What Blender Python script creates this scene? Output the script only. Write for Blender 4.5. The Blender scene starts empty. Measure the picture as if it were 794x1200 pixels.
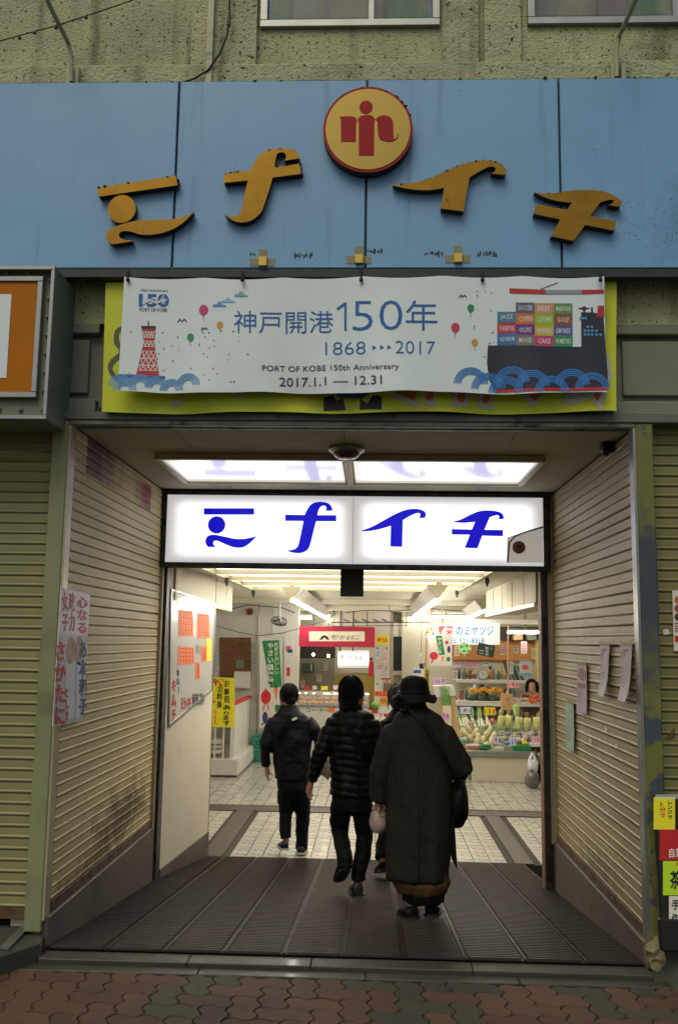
import bpy, bmesh, math, random
import numpy as np
from mathutils import Vector, Matrix, noise as mnoise
random.seed(7)
R = math.radians
scn = bpy.context.scene
COL = scn.collection

# ------------------------------------------------------------------ camera
CAM = Vector((0.0, -5.1, 1.6)); FPX = 1080.0
_th, _ps, _ro = R(7.9), R(2.2), R(.85)
_fwd = Vector((-math.sin(_ps)*math.cos(_th), math.cos(_ps)*math.cos(_th), math.sin(_th)))
_r0 = Vector((math.cos(_ps), math.sin(_ps), 0)); _u0 = _r0.cross(_fwd)
_rt = _r0*math.cos(_ro) + _u0*math.sin(_ro); _up = -_r0*math.sin(_ro) + _u0*math.cos(_ro)
cd = bpy.data.cameras.new('camera'); cam = bpy.data.objects.new('camera', cd); COL.objects.link(cam)
cam.matrix_world = Matrix(((_rt.x, _up.x, -_fwd.x, CAM.x), (_rt.y, _up.y, -_fwd.y, CAM.y), (_rt.z, _up.z, -_fwd.z, CAM.z), (0, 0, 0, 1)))
cd.sensor_fit = 'VERTICAL'; cd.sensor_height = 36; cd.lens = 36*FPX/1200; cd.clip_end = 3000; cd.clip_start = .05
scn.camera = cam
# ------------------------------------------------------------------ world, sun, exposure
w = bpy.data.worlds.new('World'); scn.world = w; w.use_nodes = True
nt = w.node_tree; bg = nt.nodes['Background']
sky = nt.nodes.new('ShaderNodeTexSky'); sky.sky_type = 'NISHITA'; sky.sun_disc = False
SUN_EL, SUN_ROT = R(52), R(200)
sky.sun_elevation = SUN_EL; sky.sun_rotation = SUN_ROT; sky.dust_density = 4; sky.air_density = 1.2
nt.links.new(sky.outputs[0], bg.inputs[0]); bg.inputs[1].default_value = .075
sd = bpy.data.lights.new('sun', 'SUN'); so = bpy.data.objects.new('sun', sd); COL.objects.link(so)
sd.energy = .75; sd.angle = R(35); sd.color = (1, 1, .70)
# sun_rotation is measured clockwise from +Y seen from above
_sd = Vector((math.sin(SUN_ROT)*math.cos(SUN_EL), math.cos(SUN_ROT)*math.cos(SUN_EL), math.sin(SUN_EL)))
so.rotation_euler = _sd.to_track_quat('Z', 'Y').to_euler()
scn.view_settings.view_transform = 'Standard'; scn.view_settings.look = 'None'
scn.view_settings.exposure = 0; scn.view_settings.gamma = 1
scn.render.engine = 'CYCLES'; scn.cycles.use_denoising = True
scn.cycles.max_bounces = 8; scn.cycles.sample_clamp_indirect = 4

# ------------------------------------------------------------------ pixel -> world at a known plane (794x1200 picture)
def ray(x, y): return (_fwd*FPX + _rt*(x-397) - _up*(y-600)).normalized()
def aY(x, y, Y): d = ray(x, y); return CAM + d*((Y-CAM.y)/d.y)
def aX(x, y, X): d = ray(x, y); return CAM + d*((X-CAM.x)/d.x)
def aZ(x, y, Z): d = ray(x, y); return CAM + d*((Z-CAM.z)/d.z)

# ------------------------------------------------------------------ materials
def S(h):
    h = h.lstrip('#'); c = [int(h[i:i+2], 16)/255 for i in (0, 2, 4)]
    return tuple((x/12.92 if x <= .04045 else ((x+.055)/1.055)**2.4) for x in c)
MATS = {}
def pch(xs, y0, y1, xf, X, col):
    a = aX(xs, y0, X); b = aX(xs, y1, X); f = aX(xf, y0, X); return (a.y, f.y, b.z, a.z+.03, S(col))
def pm(name, col, rough=.6, metal=0., var=.12, scale=5, stretch=(1, 1, 1), bump=0., bscale=60, dirt=None, emit=0., ecol=None,
       rand=0., stains=(), spec=.5, trans=0., alpha=1., coat=0., specks=None, emtex=0., sheen=0., musgrave=None, bdist=.01, streak=None, patches=()):
    if name in MATS: return MATS[name]
    if isinstance(col, str): col = S(col)
    m = bpy.data.materials.new(name); m.use_nodes = True; N = m.node_tree.nodes; L = m.node_tree.links
    b = N['Principled BSDF']
    tc = N.new('ShaderNodeTexCoord'); src = tc.outputs['Object']
    mp = N.new('ShaderNodeMapping'); mp.inputs['Scale'].default_value = stretch; L.new(src, mp.inputs[0])
    def noise_(sc, det=5, vec=None, rg=.6):
        n = N.new('ShaderNodeTexNoise'); n.inputs['Scale'].default_value = sc; n.inputs['Detail'].default_value = det
        n.inputs['Roughness'].default_value = rg; L.new(vec or mp.outputs[0], n.inputs['Vector']); return n.outputs['Fac']
    def ramp_(fac, a, c_, ca=(0, 0, 0), cc=(1, 1, 1)):
        r = N.new('ShaderNodeValToRGB'); r.color_ramp.elements[0].position = a; r.color_ramp.elements[1].position = c_
        r.color_ramp.elements[0].color = (*ca, 1); r.color_ramp.elements[1].color = (*cc, 1); L.new(fac, r.inputs[0]); return r.outputs[0]
    def mix_(f, a, c_):
        x = N.new('ShaderNodeMix'); x.data_type = 'RGBA'
        (L.new(f, x.inputs[0]) if hasattr(f, 'is_linked') else setattr(x.inputs[0], 'default_value', f))
        for i, q in ((6, a), (7, c_)):
            if hasattr(q, 'is_linked'): L.new(q, x.inputs[i])
            else: x.inputs[i].default_value = (*q, 1)
        return x.outputs[2]
    lo = tuple(c*(1-var) for c in col); hi = tuple(min(1, c*(1+var)) for c in col)
    c = ramp_(noise_(scale), .3, .7, lo, hi)
    if streak:
        m2 = N.new('ShaderNodeMapping'); m2.inputs['Scale'].default_value = streak[1]; L.new(src, m2.inputs[0])
        c = mix_(ramp_(noise_(1, 4, m2.outputs[0]), streak[2], streak[2]+.2), c, streak[0])
    if dirt:
        c = mix_(ramp_(noise_(dirt[1], 8), dirt[2], dirt[2]+dirt[3]), c, dirt[0])
    if specks:
        c = mix_(ramp_(noise_(specks[1], 3, None, .7), specks[2], specks[2]+.05), c, specks[0])
    if stains:
        g = N.new('ShaderNodeNewGeometry')
        nn = N.new('ShaderNodeTexNoise'); nn.inputs['Scale'].default_value = 9; nn.inputs['Detail'].default_value = 6; L.new(g.outputs['Position'], nn.inputs['Vector'])
        for (ce, ra, sc_, st) in stains:
            s1 = N.new('ShaderNodeVectorMath'); s1.operation = 'SUBTRACT'; L.new(g.outputs['Position'], s1.inputs[0]); s1.inputs[1].default_value = ce
            s2 = N.new('ShaderNodeVectorMath'); s2.operation = 'DIVIDE'; L.new(s1.outputs[0], s2.inputs[0]); s2.inputs[1].default_value = ra
            s3 = N.new('ShaderNodeVectorMath'); s3.operation = 'LENGTH'; L.new(s2.outputs[0], s3.inputs[0])
            a1 = N.new('ShaderNodeMath'); a1.operation = 'MULTIPLY_ADD'; L.new(nn.outputs['Fac'], a1.inputs[0]); a1.inputs[1].default_value = 1.6; L.new(s3.outputs['Value'], a1.inputs[2])
            f = ramp_(a1.outputs[0], 0, 1); r = f.node.color_ramp
            r.elements[0].position = .6; r.elements[0].color = (st, st, st, 1); r.elements[1].position = 1.0; r.elements[1].color = (0, 0, 0, 1)
            # scale factor into the ramp's 0..1 range
            a2 = N.new('ShaderNodeMath'); a2.operation = 'MULTIPLY'; a2.inputs[1].default_value = .55; L.new(a1.outputs[0], a2.inputs[0]); L.new(a2.outputs[0], f.node.inputs[0])
            c = mix_(f, c, sc_)
    for (ya, yf, za, zb2, pcx) in patches:
        g = N.new('ShaderNodeNewGeometry'); sp = N.new('ShaderNodeSeparateXYZ'); L.new(g.outputs['Position'], sp.inputs[0])
        nn = N.new('ShaderNodeTexNoise'); nn.inputs['Scale'].default_value = 7; nn.inputs['Detail'].default_value = 6; L.new(g.outputs['Position'], nn.inputs['Vector'])
        def mth(op, a, b_=0, c_=0):
            x = N.new('ShaderNodeMath'); x.operation = op
            for i_, q in enumerate((a, b_, c_)):
                if hasattr(q, 'is_linked'): L.new(q, x.inputs[i_])
                else: x.inputs[i_].default_value = q
            return x.outputs[0]
        t = mth('DIVIDE', mth('SUBTRACT', sp.outputs['Y'], ya), yf-ya); t2 = mth('MULTIPLY_ADD', mth('SUBTRACT', nn.outputs['Fac'], .5), .9, t)
        fade = mth('SUBTRACT', 1, mth('SMOOTH_MIN', mth('MAXIMUM', t2, 0), 1, .1)); fade = mth('MINIMUM', mth('MULTIPLY', fade, 1.5), 1)
        msk = mth('MULTIPLY', mth('GREATER_THAN', t, 0), mth('MULTIPLY', mth('GREATER_THAN', sp.outputs['Z'], za), mth('LESS_THAN', sp.outputs['Z'], zb2)))
        c = mix_(mth('MULTIPLY', fade, msk), c, pcx)
    if rand:
        oi = N.new('ShaderNodeObjectInfo'); hs = N.new('ShaderNodeHueSaturation')
        mr = N.new('ShaderNodeMapRange'); mr.inputs['To Min'].default_value = 1-rand; mr.inputs['To Max'].default_value = 1+rand
        L.new(oi.outputs['Random'], mr.inputs['Value']); L.new(mr.outputs[0], hs.inputs['Value']); L.new(c, hs.inputs['Color']); c = hs.outputs[0]
    L.new(c, b.inputs['Base Color'])
    b.inputs['Metallic'].default_value = metal; b.inputs['Specular IOR Level'].default_value = spec
    if var > 0 and rough > .08:
        r = N.new('ShaderNodeMapRange'); r.inputs['To Min'].default_value = rough*.8; r.inputs['To Max'].default_value = min(1, rough*1.2)
        L.new(noise_(scale*2.3), r.inputs['Value']); L.new(r.outputs[0], b.inputs['Roughness'])
    else: b.inputs['Roughness'].default_value = rough
    if bump:
        bp = N.new('ShaderNodeBump'); bp.inputs['Strength'].default_value = bump; bp.inputs['Distance'].default_value = bdist
        L.new(noise_(bscale, 4), bp.inputs['Height']); L.new(bp.outputs[0], b.inputs['Normal'])
    if emit:
        if ecol is None: L.new(c, b.inputs['Emission Color'])
        else: b.inputs['Emission Color'].default_value = (*(S(ecol) if isinstance(ecol, str) else ecol), 1)
        b.inputs['Emission Strength'].default_value = emit
    if trans: b.inputs['Transmission Weight'].default_value = trans
    if alpha < 1: b.inputs['Alpha'].default_value = alpha
    if coat: b.inputs['Coat Weight'].default_value = coat; b.inputs['Coat Roughness'].default_value = .1
    if sheen: b.inputs['Sheen Weight'].default_value = sheen
    MATS[name] = m; return m

# ------------------------------------------------------------------ objects
ORG = {}
def tagp(o, label, cat, group=None, kind=None):
    if label: o['label'] = label
    if cat: o['category'] = cat
    if group: o['group'] = group
    if kind: o['kind'] = kind
    return o
def thing(name, label, cat, loc=(0, 0, 0), group=None):
    o = bpy.data.objects.new(name, None); COL.objects.link(o); o.location = loc; o.empty_display_size = .1
    ORG[o.name] = Vector(loc); return tagp(o, label, cat, group)
def org(p): return ORG.get(p.name, Vector((0, 0, 0))) if p else Vector((0, 0, 0))
def link(name, me, parent=None, mats=None, loc=(0, 0, 0)):
    o = bpy.data.objects.new(name, me); COL.objects.link(o); o.location = loc
    if parent: o.parent = parent; ORG[o.name] = org(parent) + Vector(loc)
    else: ORG[o.name] = Vector(loc)
    return o
class MB:
    def __init__(s): s.v = []; s.f = []; s.m = []; s.k = 0
    def add(s, vs, fs):
        b = len(s.v); s.v += [tuple(p) for p in vs]; s.f += [tuple(i+b for i in f) for f in fs]; s.m += [s.k]*len(fs); return s
    def box(s, a, b):
        (x0, y0, z0), (x1, y1, z1) = a, b
        x0, x1 = min(x0, x1), max(x0, x1); y0, y1 = min(y0, y1), max(y0, y1); z0, z1 = min(z0, z1), max(z0, z1)
        return s.add([(x0, y0, z0), (x1, y0, z0), (x1, y1, z0), (x0, y1, z0), (x0, y0, z1), (x1, y0, z1), (x1, y1, z1), (x0, y1, z1)],
                     [(0, 3, 2, 1), (4, 5, 6, 7), (0, 1, 5, 4), (1, 2, 6, 5), (2, 3, 7, 6), (3, 0, 4, 7)])
    def obox(s, M, sz):
        x, y, z = [q/2 for q in sz]
        vs = [M @ Vector(p) for p in [(-x, -y, -z), (x, -y, -z), (x, y, -z), (-x, y, -z), (-x, -y, z), (x, -y, z), (x, y, z), (-x, y, z)]]
        return s.add(vs, [(0, 3, 2, 1), (4, 5, 6, 7), (0, 1, 5, 4), (1, 2, 6, 5), (2, 3, 7, 6), (3, 0, 4, 7)])
    def prism(s, pts, ext):
        n = len(pts); e = Vector(ext); pts = [Vector(p) for p in pts]
        return s.add(pts + [p+e for p in pts], [tuple(range(n-1, -1, -1)), tuple(range(n, 2*n))] + [(i, (i+1) % n, n+(i+1) % n, n+i) for i in range(n)])
    def tube(s, pts, r, n=8, caps=True):
        pts = [Vector(p) for p in pts]; k = len(pts); rr = r if isinstance(r, (list, tuple)) else [r]*k
        vs = []; fs = []; prev = None
        for i, p in enumerate(pts):
            t = (pts[min(i+1, k-1)] - pts[max(i-1, 0)]).normalized()
            if prev is None:
                a = Vector((0, 0, 1)) if abs(t.z) < .9 else Vector((1, 0, 0)); u = t.cross(a).normalized()
            else:
                u = (prev - t*prev.dot(t)).normalized()
            prev = u; w_ = t.cross(u)
            q = rr[i]; qa, qb = q if isinstance(q, tuple) else (q, q)
            for j in range(n):
                an = 2*math.pi*j/n; vs.append(p + u*math.cos(an)*qa + w_*math.sin(an)*qb)
        for i in range(k-1):
            for j in range(n): a = i*n+j; b = i*n+(j+1) % n; fs.append((a, b, b+n, a+n))
        if caps: fs.append(tuple(range(n-1, -1, -1))); fs.append(tuple((k-1)*n+j for j in range(n)))
        return s.add(vs, fs)
    def rings(s, rows, n=20, caps=True):
        # rows: (center, rx, ry, [sq]) horizontal ellipses going up or down
        vs = []; fs = []
        for c, rx, ry in rows:
            for j in range(n):
                a = 2*math.pi*j/n; vs.append((c[0]+rx*math.cos(a), c[1]+ry*math.sin(a), c[2]))
        k = len(rows); upw = rows[-1][0][2] > rows[0][0][2]
        for i in range(k-1):
            for j in range(n):
                a = i*n+j; b = i*n+(j+1) % n; fs.append((a, b, b+n, a+n) if upw else (a, a+n, b+n, b))
        if caps:
            c0 = tuple(range(n)); c1 = tuple((k-1)*n+j for j in range(n))
            fs.append(c0[::-1] if upw else c0); fs.append(c1 if upw else c1[::-1])
        return s.add(vs, fs)
    def ell(s, c, r, nu=12, nv=8, M=None):
        vs = [(0, 0, -1)]; fs = []
        for i in range(1, nv):
            p = -math.pi/2 + math.pi*i/nv
            for j in range(nu): a = 2*math.pi*j/nu; vs.append((math.cos(p)*math.cos(a), math.cos(p)*math.sin(a), math.sin(p)))
        vs.append((0, 0, 1)); t = len(vs)-1
        for j in range(nu): fs.append((0, 1+(j+1) % nu, 1+j)); fs.append((t, 1+(nv-2)*nu+j, 1+(nv-2)*nu+(j+1) % nu))
        for i in range(nv-2):
            for j in range(nu): a = 1+i*nu+j; b = 1+i*nu+(j+1) % nu; fs.append((a, b, b+nu, a+nu))
        r = r if isinstance(r, (tuple, list)) else (r, r, r)
        out = []
        for p in vs:
            q = Vector((p[0]*r[0], p[1]*r[1], p[2]*r[2]))
            if M: q = M @ q
            out.append(q + Vector(c))
        return s.add(out, fs)
    def mesh(s, name, mats, off=Vector((0, 0, 0)), smooth=0, bevel=0, seg=1):
        me = bpy.data.meshes.new(name); off = Vector(off)
        me.from_pydata([tuple(Vector(p)-off) for p in s.v], [], s.f)
        for m in (mats if isinstance(mats, (list, tuple)) else [mats]): me.materials.append(m)
        me.polygons.foreach_set('material_index', s.m)
        if bevel:
            bm = bmesh.new(); bm.from_mesh(me)
            ed = [e for e in bm.edges if len(e.link_faces) == 2 and e.calc_face_angle(0) > .5]
            bmesh.ops.bevel(bm, geom=ed, offset=bevel, segments=seg, affect='EDGES', clamp_overlap=True); bm.to_mesh(me); bm.free()
        if smooth:
            me.polygons.foreach_set('use_smooth', [True]*len(me.polygons))
            me.set_sharp_from_angle(angle=R(smooth if smooth > 1 else 40))
        me.update(); return me
    def build(s, name, mats, parent=None, smooth=0, bevel=0, seg=1):
        return link(name, s.mesh(name, mats, org(parent), smooth, bevel, seg), parent)
def box(name, a, b, mat, parent=None, bevel=0, smooth=0): return MB().box(a, b).build(name, mat, parent, smooth, bevel)
def single(o, label, cat, group=None, kind=None): return tagp(o, label, cat, group, kind)
def struct(o): o['kind'] = 'structure'; return o
def stuff(o): o['kind'] = 'stuff'; return o

def curve_pts(pts, n=6):
    """closed outline; points flagged 'c' are corners, the others are passed through smoothly"""
    P = [Vector((p[0], p[1])) for p in pts]; C = [len(p) > 2 for p in pts]; k = len(P); out = []
    for i in range(k):
        p0, p1, p2, p3 = P[i-1], P[i], P[(i+1) % k], P[(i+2) % k]
        c1, c2 = C[i], C[(i+1) % k]
        if c1 and c2: out.append(p1); continue
        t1 = (p2-p1)*.5 if c1 else (p2-p0)*.5
        t2 = (p2-p1)*.5 if c2 else (p3-p1)*.5
        for j in range(n):
            t = j/n; a = t*t; b = a*t
            out.append(p1*(2*b-3*a+1) + t1*(b-2*a+t) + p2*(-2*b+3*a) + t2*(b-a))
    return out

class Frame:
    """a flat working plane with its own right (u) and up (v)"""
    def __init__(s, O, u, v): s.O = Vector(O); s.u = Vector(u).normalized(); s.n = s.u.cross(Vector(v)).normalized(); s.v = s.n.cross(s.u)
    def P(s, a, b, h=0): return s.O + s.u*a + s.v*b + s.n*h
    def px(s, x, y):
        d = ray(x, y); t = (s.O-CAM).dot(s.n)/d.dot(s.n); q = CAM + d*t - s.O; return (q.dot(s.u), q.dot(s.v))
    def rect(s, mb, a0, b0, a1, b1, h0=.001, h1=.003):
        mb.prism([s.P(a0, b0, h0), s.P(a1, b0, h0), s.P(a1, b1, h0), s.P(a0, b1, h0)], s.n*(h1-h0)); return mb
    def rectpx(s, mb, x0, y0, x1, y1, h0=.001, h1=.003):
        p = [s.px(x, y) for x, y in ((x0, y1), (x1, y1), (x1, y0), (x0, y0))]
        mb.prism([s.P(*q, h0) for q in p], s.n*(h1-h0)); return mb
    def poly(s, mb, pts, h0=.001, h1=.003, px=True, smooth=False, n=6):
        if smooth: pts = curve_pts(pts, n)
        q = [s.px(*p[:2]) if px else (p[0], p[1]) for p in pts]
        ar = sum(q[i-1][0]*q[i][1]-q[i][0]*q[i-1][1] for i in range(len(q)))
        if ar < 0: q = q[::-1]
        mb.prism([s.P(*p, h0) for p in q], s.n*(h1-h0)); return mb
    def disc(s, mb, a, b, ra, rb=None, h0=.001, h1=.003, n=24, px=False):
        if px:
            c = s.px(a, b); e = s.px(a+ra, b); f_ = s.px(a, b-(rb or ra)); a, b = c; ra = abs(e[0]-c[0]); rb = abs(f_[1]-c[1])
        rb = rb or ra
        return s.poly(mb, [(a+ra*math.cos(2*math.pi*i/n), b+rb*math.sin(2*math.pi*i/n)) for i in range(n)], h0, h1, px=False)
    def arc(s, mb, a, b, r0, r1, a0, a1, h0=.001, h1=.003, n=14):
        for i in range(n):
            t0 = a0+(a1-a0)*i/n; t1 = a0+(a1-a0)*(i+1)/n
            s.poly(mb, [(a+r0*math.cos(t0), b+r0*math.sin(t0)), (a+r1*math.cos(t0), b+r1*math.sin(t0)), (a+r1*math.cos(t1), b+r1*math.sin(t1)), (a+r0*math.cos(t1), b+r0*math.sin(t1))], h0, h1, px=False)
        return mb
    def stroke(s, mb, pts, wd, h0=.001, h1=.003, px=True):
        q = [Vector(s.px(*p)) if px else Vector(p) for p in pts]
        for i in range(len(q)-1):
            d = (q[i+1]-q[i]); 
            if d.length < 1e-6: continue
            d.normalize(); nrm = Vector((-d.y, d.x))*wd/2; e = d*wd*.3
            s.poly(mb, [tuple(q[i]-e-nrm), tuple(q[i+1]+e-nrm), tuple(q[i+1]+e+nrm), tuple(q[i]-e+nrm)], h0, h1, px=False)
        return mb
    def text(s, body, rect, mat, parent, name='lettering', px=True, ext=.0012, off=0., h=.0035, vertical=False, jit=0, shear=0, res=3, label=None):
        """body fitted into rect (x0,y0,x1,y1): picture coordinates (top left, bottom right) or plane coordinates (a0,b0,a1,b1)"""
        if px:
            p = [s.px(x, y) for x, y in ((rect[0], rect[3]), (rect[2], rect[3]), (rect[2], rect[1]), (rect[0], rect[1]))]
        else: p = [(rect[0], rect[1]), (rect[2], rect[1]), (rect[2], rect[3]), (rect[0], rect[3])]
        p = [Vector(q) for q in p]
        rnd = random.Random(hash_(body))
        lines = body.split('\n') if not vertical else body.split('\n')[::-1]
        items = []
        if vertical or jit:
            if vertical:
                for li, ln in enumerate(lines):
                    for k, ch in enumerate(ln):
                        if ch == '　' or ch == ' ': continue
                        items.append((ch, (li*1.15+rnd.uniform(-jit, jit), -k*1.05+rnd.uniform(-jit, jit)), 1+rnd.uniform(-jit, jit), rnd.uniform(-jit, jit)))
            else:
                for li, ln in enumerate(lines):
                    for k, ch in enumerate(ln):
                        if ch in '　 ': continue
                        items.append((ch, (k+rnd.uniform(-jit, jit), -li*1.15+rnd.uniform(-jit, jit)), 1+rnd.uniform(-jit, jit), rnd.uniform(-jit, jit)))
        else: items = [(body, (0, 0), 1, 0)]
        V = []; F = []
        for (t, (ox, oy), sc, ro) in items:
            vv, ff = glyph(t, off, shear, res)
            if vertical and t in 'ー－〜': vv = [(y*1.0+.35, .8-x*1.0, z) for x, y, z in vv]
            c_, s_ = math.cos(ro), math.sin(ro); b = len(V)
            V += [((x*c_-y*s_)*sc+ox, (x*s_+y*c_)*sc+oy, z) for x, y, z in vv]; F += [tuple(i+b for i in f) for f in ff]
        if not V: return None
        A = np.array(V); mn = A.min(0); mx = A.max(0)
        out = []
        for x, y, z in V:
            a = (x-mn[0])/max(1e-6, mx[0]-mn[0]); b = (y-mn[1])/max(1e-6, mx[1]-mn[1])
            q = p[0]*(1-a)*(1-b) + p[1]*a*(1-b) + p[2]*a*b + p[3]*(1-a)*b
            out.append(s.P(q.x, q.y, h + z*ext))
        mb = MB(); mb.add(out, F); o = mb.build(name, mat, parent)
        if label: o['label'] = label
        return o
def hash_(t): return sum((i+1)*ord(c) for i, c in enumerate(t)) % 99991
GL = {}
def glyph(t, off, shear, res):
    k = (t, off, shear, res)
    if k not in GL:
        cu = bpy.data.curves.new('t', 'FONT'); cu.body = t; cu.size = 1; cu.resolution_u = res; cu.offset = off; cu.shear = shear; cu.space_line = .9
        cu.extrude = .5; o = bpy.data.objects.new('t', cu); COL.objects.link(o)
        dg = bpy.context.evaluated_depsgraph_get(); me = o.evaluated_get(dg).to_mesh()
        GL[k] = ([(v.co.x, v.co.y, v.co.z+.5) for v in me.vertices], [tuple(p.vertices) for p in me.polygons])
        o.to_mesh_clear(); bpy.data.objects.remove(o); bpy.data.curves.remove(cu)
    return GL[k]
def dup(o, loc=None, parent=None, label=None, dl=(0, 0, 0), rz=0):
    c = o.copy(); COL.objects.link(c)
    if parent: c.parent = parent
    else:
        c.location = Vector(loc) if loc is not None else o.location + Vector(dl)
        c.rotation_euler = (0, 0, o.rotation_euler.z + rz)
    if label: c['label'] = label
    for ch in list(o.children): dup(ch, parent=c)
    ORG[c.name] = Vector(c.location); return c
def drape(o, fn, step=.05, Y=None):
    """cut a print into small cells and lay it on a curved cloth (fn: x,z -> y offset); children too"""
    me = o.data; bm = bmesh.new(); bm.from_mesh(me); of = org(o)
    xs = [v.co.x for v in bm.verts]; zs = [v.co.z for v in bm.verts]
    if max(xs)-min(xs) > step*1.2 or max(zs)-min(zs) > step*1.2:
        for ax, lo, hi in ((0, min(xs), max(xs)), (2, min(zs), max(zs))):
            k = int((hi-lo)/step)
            for i in range(1, k+1):
                no = Vector((1, 0, 0)) if ax == 0 else Vector((0, 0, 1)); co = Vector((0, 0, 0)); co[ax] = lo+(hi-lo)*i/(k+1)
                bmesh.ops.bisect_plane(bm, geom=bm.verts[:]+bm.edges[:]+bm.faces[:], plane_co=co, plane_no=no)
    for v in bm.verts:
        if Y is not None: v.co.y = Y + (v.co.y+of.y-Y)*.35 - .0012 - of.y
        v.co.y += fn(v.co.x+of.x, v.co.z+of.z)
    bm.to_mesh(me); bm.free()
    for c in o.children: drape(c, fn, step, Y)

# ------------------------------------------------------------------ shared measures
XL, XR, ZC = -1.73, 1.44, 2.80          # entrance: left, right, ceiling
GY = 2.40; ZF = -.46; ZM = 2.20; RY = 4.0   # gate plane, market floor, market ceiling, end of the ramp
def zr(y): return -.035 if y < 0 else max(ZF, -.035 - .108*y)
def stn(x0, y0, x1, y1, X, col, st=.9):
    c = aX((x0+x1)/2, (y0+y1)/2, X); a = aX(x0, (y0+y1)/2, X); b = aX(x1, (y0+y1)/2, X); t = aX((x0+x1)/2, y0, X); u = aX((x0+x1)/2, y1, X)
    return (tuple(c), (.3, abs(b.y-a.y)/2*1.15, abs(t.z-u.z)/2*1.15), S(col), st)

m_stucco = pm('stucco', S('#bcbe96'), .95, var=.2, scale=2.2, bump=1., bscale=75, bdist=.022, dirt=(S('#4c4a36'), 1.3, .55, .2), specks=(S('#191b12'), 42, .59), streak=(S('#63614a'), (5, 1, .35), .56))
m_stucco2 = pm('stucco_band', S('#b4b590'), .9, var=.14, scale=3, bump=.9, bscale=60, bdist=.02, dirt=(S('#68694c'), 1.6, .55, .2), specks=(S('#23261a'), 36, .61), streak=(S('#77775a'), (6, 1, .35), .57))
m_blue = pm('blue_panel', S('#73a3cb'), .4, bump=.12, bscale=1.6, bdist=.04, var=.05, scale=1.1, dirt=(S('#54789a'), .9, .58, .2), specks=(S('#26323a'), 60, .73), streak=(S('#5b83a8'), (9, 1, .5), .6))
m_bluedk = pm('seam_dark', S('#24343c'), .7)
m_steeldk = pm('dark_steel', S('#2e3436'), .5, metal=.3, var=.2, scale=12)
m_gold = pm('gold_letter', S('#8e6a1e'), .3, metal=.75, var=.12, scale=9, dirt=(S('#54390e'), 14, .62, .15))
m_goldside = pm('letter_side', S('#1c1a16'), .6)
m_brass = pm('polished_brass', S('#a38c48'), .16, metal=1., var=.03, scale=3)
m_red = pm('emblem_red', S('#9a0a0e'), .4, spec=.2, var=.05)
m_track = pm('worn_track', S('#6c6a5a'), .5, metal=.3, var=.3, scale=14, dirt=(S('#2c241c'), 9, .55, .1))
m_lintel = pm('lintel_paint', S('#656b60'), .6, var=.15, scale=6, dirt=(S('#30302a'), 6, .6, .1))
m_greypan = pm('grey_panel', S('#7a8070'), .6, spec=.2, var=.08, scale=3, specks=(S('#23251f'), 24, .68), dirt=(S('#4c524e'), 4, .6, .15))
m_greenpaint = pm('green_paint', S('#858a64'), .5, var=.1, scale=3, specks=(S('#3f3a26'), 35, .7), dirt=(S('#5f6348'), 2, .55, .2))
m_greenpaint_r = pm('chipped_green_paint', S('#6f6f38'), .55, var=.15, scale=3, specks=(S('#2f2c1c'), 30, .68), dirt=(S('#3f4a50'), 3.2, .54, .04),
                    stains=[((1.5, -.05, 1.85), (.4, .4, .62), S('#3d4650'), 1.)])
m_shut_l = pm('shutter_olive', S('#8b8a5e'), .5, metal=.1, var=.1, scale=2.5, stretch=(1, 1, 3), specks=(S('#4c4526'), 30, .7), dirt=(S('#5f5d3c'), 2.2, .58, .15), bump=.15, bscale=30, rand=.06)
m_shut_r = pm('shutter_olive_dim', S('#7c7a4c'), .5, metal=.1, var=.12, scale=2.5, specks=(S('#4c4526'), 30, .68), dirt=(S('#54502f'), 2.2, .55, .15), bump=.15, bscale=30, rand=.06)
RL = XL + .012
m_shut_rl = pm('shutter_beige', S('#c0b080'), .5, metal=.0, spec=.25, var=.08, scale=2.5, stretch=(1, .4, 2), bump=.25, bscale=22, rand=.05,
    dirt=(S('#7a6a48'), 1.6, .6, .2), specks=(S('#4b3a20'), 26, .72),
    patches=[pch(104, 517, 556, 150, RL, '#5c2912'), pch(178, 575, 600, 157, RL, '#8a3216')], stains=[stn(96, 965, 140, 1035, RL, '#5a4426', .8), stn(118, 915, 176, 985, RL, '#57401f', .9), stn(60, 1020, 110, 1070, RL, '#5c4524', .8)])
m_shut_rr = pm('shutter_taupe', S('#a3946c'), .42, metal=.0, spec=.45, var=.12, scale=7, stretch=(1, 1, 3), bump=.7, bscale=45, rand=.05, bdist=.006,
    dirt=(S('#66543c'), 1.8, .58, .2), specks=(S('#2e2216'), 22, .72), stains=[stn(680, 1000, 735, 1075, XR, '#5e4a30', .7)])
m_trim = pm('shutter_trim', S('#a8a080'), .4, metal=.2, var=.1, scale=5, specks=(S('#4b3a20'), 26, .7))
m_rustbar = pm('rusty_bottom_bar', S('#5e4430'), .7, var=.3, scale=8, dirt=(S('#2f2015'), 9, .5, .15))
m_conc = pm('concrete', S('#5e574c'), .85, var=.16, scale=3, bump=.5, bscale=50, dirt=(S('#2f2a24'), 2.2, .5, .25), specks=(S('#8b8474'), 40, .7))
m_conc2 = pm('concrete_kerb', S('#444438'), .75, var=.2, scale=3, bump=.5, bscale=40, dirt=(S('#2d2d25'), 3, .5, .2))
m_kerbstone = pm('worn_kerb_strip', S('#39342a'), .5, var=.25, scale=2.2, bump=.3, bscale=60, dirt=(S('#33332a'), 4, .48, .2), coat=.15)
m_skirt = pm('skirting_concrete', S('#5c5349'), .62, var=.2, scale=2, bump=.3, bscale=35, dirt=(S('#332d27'), 1.8, .5, .25), streak=(S('#7a7060'), (3, 3, 8), .62), specks=(S('#25201b'), 20, .66))
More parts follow.
